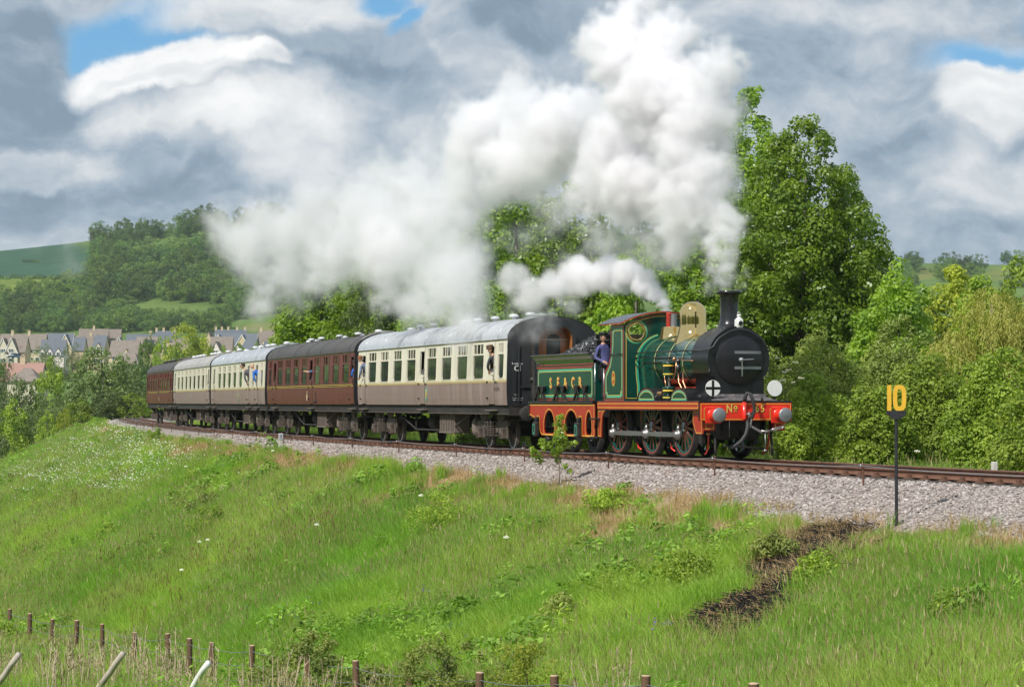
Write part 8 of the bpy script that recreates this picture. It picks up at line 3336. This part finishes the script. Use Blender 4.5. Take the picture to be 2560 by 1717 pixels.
# ------------------------------------------------------------------ steam
def steam(name, label, guides, voxel, dens, edge, warp=(.9, .35), fray=.5, radii=(.34, .6, 1.05), fill=16, seed=1, col=(.994, .985, .996), aniso=.0, veil=0.0, blend=.3, grow=.0):
    """a cloud: puffs strewn inside guide circles (column, row, radius in the 2560 frame; distance), turned into a density grid"""
    r_ = np.random.default_rng(seed)
    pts, cls = [], []
    for (px, py, rp, Y) in guides:
        c = np.array([ray(px, Y), Y, zrow(py, Y)])
        rad = rp / FPX * Y
        n = max(3, int(fill * min(1.6, max(.5, rad))))
        for i in range(n):
            d = r_.normal(size=3)
            d /= np.linalg.norm(d)
            k = int(np.argmin([abs(q - rad * r_.uniform(.28, .62)) for q in radii]))
            q = c + d * np.maximum(0, rad - radii[k] * .8) * r_.random() ** .45 * np.array([1, 1.25, 1])
            pts.append(q)
            cls.append(k)
    pts = np.array(pts)
    cls = np.array(cls)
    pad = radii[-1] + 1.0
    lo, hi = pts.min(0) - pad, pts.max(0) + pad
    lo[2] = max(lo[2], 2.5)
    me = bpy.data.meshes.new(name)
    me.vertices.add(len(pts))
    me.vertices.foreach_set('co', pts.astype(np.float32).ravel())
    a = me.attributes.new('puff', 'INT', 'POINT')
    a.data.foreach_set('value', cls.astype(np.int32))
    o = bpy.data.objects.new(name, me)
    col_ = bpy.context.scene.collection
    col_.objects.link(o)
    tag(o, label, 'steam', kind='stuff')

    m = bpy.data.materials.new(name)
    m.use_nodes = True
    k = NT(m.node_tree)
    at = k.n('ShaderNodeAttribute', attribute_name='density').outputs['Fac']
    pv = k.n('ShaderNodeVolumePrincipled', {'Color': col + (1,), 'Density': at, 'Anisotropy': aniso})
    pv.inputs['Density Attribute'].default_value = ''
    k.n('ShaderNodeOutputMaterial', {'Volume': pv.outputs[0]})
    m.cycles.volume_step_rate = 1.0

    ng = bpy.data.node_groups.new(name, 'GeometryNodeTree')
    ng.interface.new_socket('Geometry', in_out='INPUT', socket_type='NodeSocketGeometry')
    ng.interface.new_socket('Geometry', in_out='OUTPUT', socket_type='NodeSocketGeometry')
    g = NT(ng)
    gi, go = g.n('NodeGroupInput'), g.n('NodeGroupOutput')
    pos = g.n('GeometryNodeInputPosition').outputs[0]
    n1 = g.noise(pos, .45, 3.0, .5, out=1)
    n2 = g.noise(pos, 1.5, 3.0, .55, out=1)
    q = g.vm('ADD', pos, g.vm('SCALE', g.vm('SUBTRACT', n1, (.5, .5, .5)), scale=warp[0] * 2))
    q = g.vm('ADD', q, g.vm('SCALE', g.vm('SUBTRACT', n2, (.5, .5, .5)), scale=warp[1] * 2))
    pa = g.n('GeometryNodeInputNamedAttribute', data_type='INT')
    pa.inputs['Name'].default_value = 'puff'
    tot = None
    for i, rad in enumerate(radii):
        if not (cls == i).any():
            continue
        eq = g.n('FunctionNodeCompare', data_type='INT', operation='EQUAL')
        g.put(eq.inputs[2], pa.outputs[0])
        eq.inputs[3].default_value = i
        se = g.n('GeometryNodeSeparateGeometry', domain='POINT')
        g.put(se.inputs[0], gi.outputs[0])
        g.put(se.inputs[1], eq.outputs[0])
        pr = g.n('GeometryNodeProximity', target_element='POINTS')
        g.put(pr.inputs[0], se.outputs[0])
        g.put(pr.inputs['Sample Position'], q)
        d = g.m('SUBTRACT', rad, pr.outputs['Distance'])
        tot = d if tot is None else g.m('SMOOTH_MAX', tot, d, blend)
    fr = g.noise(pos, 2.8, 6.0, .66)
    big = g.noise(pos, .55, 3.0, .5)
    dd = g.m('ADD', tot, g.m('MULTIPLY', g.m('SUBTRACT', fr, .5), fray * 2))
    dd = g.m('ADD', dd, grow)
    base = g.maprange(dd, 0.0, edge, 0.0, 1.0)
    base = g.m('MULTIPLY', base, g.maprange(big, .32, .68, 1 - veil, 1 + veil * .6))
    sp = g.n('ShaderNodeSeparateXYZ', {0: pos})
    fade = g.maprange(sp.outputs[1], dens[0][0], dens[-1][0], 0, 1, smooth=False)
    cr = g.n('ShaderNodeFloatCurve')
    g.put(cr.inputs['Value'], fade)
    cu = cr.mapping.curves[0]
    mx = max(d[1] for d in dens)
    y0, y1 = dens[0][0], dens[-1][0]
    for i, (yy, dv) in enumerate(dens):
        u = (yy - y0) / (y1 - y0)
        if i == 0:
            cu.points[0].location = (0, dv / mx)
        elif i == len(dens) - 1:
            cu.points[-1].location = (1, dv / mx)
        else:
            cu.points.new(u, dv / mx)
    cr.mapping.update()
    den = g.m('MULTIPLY', g.m('MULTIPLY', base, cr.outputs[0]), mx)
    vc = g.n('GeometryNodeVolumeCube')
    g.put(vc.inputs['Density'], den)
    vc.inputs['Background'].default_value = 0.0
    vc.inputs['Min'].default_value = tuple(lo)
    vc.inputs['Max'].default_value = tuple(hi)
    res = [max(8, int((hi[i] - lo[i]) / voxel)) for i in range(3)]
    vc.inputs['Resolution X'].default_value, vc.inputs['Resolution Y'].default_value, vc.inputs['Resolution Z'].default_value = res
    sm = g.n('GeometryNodeSetMaterial')
    g.put(sm.inputs[0], vc.outputs[0])
    sm.inputs['Material'].default_value = m
    g.put(go.inputs[0], sm.outputs[0])
    me.materials.append(m)
    md = o.modifiers.new('steam', 'NODES')
    md.node_group = ng
    print(name, res, len(pts))
    return o


COLUMN = [(1814, 668, 11, 65.5), (1808, 645, 17, 65.55), (1806, 625, 24, 65.6), (1800, 585, 46, 65.7), (1790, 530, 75, 66), (1765, 460, 100, 66.4), (1730, 350, 120, 67), (1770, 260, 95, 66.8), (1800, 165, 70, 66.6),
          (1640, 230, 135, 68), (1560, 120, 110, 69), (1505, 75, 65, 69.5), (1650, 110, 85, 68), (1700, 530, 90, 67.2), (1620, 470, 120, 69), (1560, 370, 125, 70), (1690, 600, 55, 67.3),
          (1600, 20, 60, 69), (1500, 460, 95, 71), (1420, 330, 130, 74), (1330, 280, 95, 77), (1300, 400, 120, 78), (1215, 330, 110, 80), (1190, 440, 100, 82), (1370, 380, 80, 76), (1270, 240, 70, 79)]
SMOKE = [(1822, 712, 11, 65.35), (1826, 690, 15, 65.4), (1830, 660, 20, 65.5), (1826, 630, 24, 65.6)]
VEIL = [(1190, 500, 60, 84), (1080, 500, 130, 88), (960, 540, 135, 94), (850, 590, 125, 100), (1100, 630, 125, 86), (1150, 730, 95, 83), (1070, 760, 100, 86), (1170, 810, 70, 82), (1000, 720, 80, 90),
        (720, 590, 115, 110), (640, 640, 100, 118), (720, 690, 90, 112), (900, 470, 75, 96), (560, 580, 75, 124), (660, 760, 45, 113), (1000, 620, 130, 90), (1640, 600, 60, 68.4), (1560, 610, 55, 70), (1480, 590, 50, 73), (1400, 520, 45, 76), (1310, 600, 40, 79), (1420, 660, 40, 74.5), (800, 680, 80, 104),
        (1150, 400, 100, 84), (1040, 430, 100, 88), (940, 440, 80, 92), (780, 500, 90, 104), (660, 560, 80, 116)]
VALVE = [(1664, 782, 8, 70.0), (1655, 760, 16, 70.1), (1638, 738, 26, 70.3), (1608, 708, 38, 70.6), (1565, 688, 48, 71.2), (1512, 684, 52, 72), (1450, 695, 54, 73), (1390, 715, 54, 74.5), (1335, 735, 52, 75.6), (1290, 700, 50, 76.5)]
LOWER = [(1370, 790, 42, 76.5), (1310, 790, 40, 77), (1420, 770, 34, 75.5), (1330, 840, 30, 76.8), (1385, 850, 26, 76.2), (1290, 750, 40, 78), (1270, 830, 24, 77.4)]
WISPS = [(185, 600, 55, 178), (170, 660, 45, 176), (90, 610, 32, 186), (430, 560, 30, 140), (60, 600, 26, 190)]

if DO_STEAM:
    steam('steam_plume', 'dense white steam billowing up from the chimney', COLUMN, .062, [(63, 5.5), (68, 5.5), (73, 4.0), (79, 2.6), (88, 1.4)], .75, fray=.85, fill=30, seed=3, warp=(.8, .3), radii=(.42, .72, 1.15), blend=.35, grow=.12)
    steam('chimney_smoke', 'thin grey smoke just above the chimney top', SMOKE, .035, [(64, 2.4), (65.5, 2.4), (67, 2.0)], .3, warp=(.12, .08), fray=.16, radii=(.09, .15, .24), fill=26, seed=21, col=(.62, .62, .63), grow=.05)
    steam('drifting_steam', 'thin grey-white steam drifting back over the carriages', VEIL, .16, [(66, 1.4), (76, 2.2), (86, 2.6), (100, 2.3), (115, 1.9), (130, 1.1)], 1.6, warp=(1.1, .55), fray=1.15, radii=(.6, 1.0, 1.6), fill=16, seed=5, veil=.85, blend=.6, grow=.25)
    steam('valve_steam', 'white jet of steam blowing back from the safety valve', VALVE, .05, [(69, 14.0), (70.5, 12.0), (72, 7), (74, 3.5), (77, 1.4)], .24, warp=(.22, .12), fray=.2, radii=(.10, .20, .36), fill=34, seed=8, blend=.12, grow=.07)
    steam('tender_steam', 'wisps of steam hanging over the coal in front of the leading carriage', LOWER, .07, [(75, 2.2), (77, 2.0), (79, 1.2)], .6, warp=(.45, .25), fray=.42, radii=(.24, .4, .6), fill=16, seed=9, veil=.6, grow=.1)
    steam('steam_wisp', 'faint wisps of old steam before the distant hill', WISPS, .3, [(135, .16), (175, .22), (195, .14)], 1.6, warp=(1.2, .6), fray=.9, radii=(.7, 1.0, 1.4), fill=9, seed=12, veil=.6)
# ------------------------------------------------------------------ air
def build_haze():
    b = MB()
    b.box(-9100, 9100, -3100, 14100, -130, 142, MATS['frame_white'])
    o = b.build('haze', kind='stuff')
    o['label'] = 'thin bluish summer haze over the valley'
    m = bpy.data.materials.new('haze')
    m.use_nodes = True
    k = NT(m.node_tree)
    v = k.n('ShaderNodeVolumePrincipled', {'Color': (.80, .88, 1.0, 1), 'Density': .00008, 'Anisotropy': .3})
    k.n('ShaderNodeOutputMaterial', {'Volume': v.outputs[0]})
    o.data.materials.clear()
    o.data.materials.append(m)


build_haze()
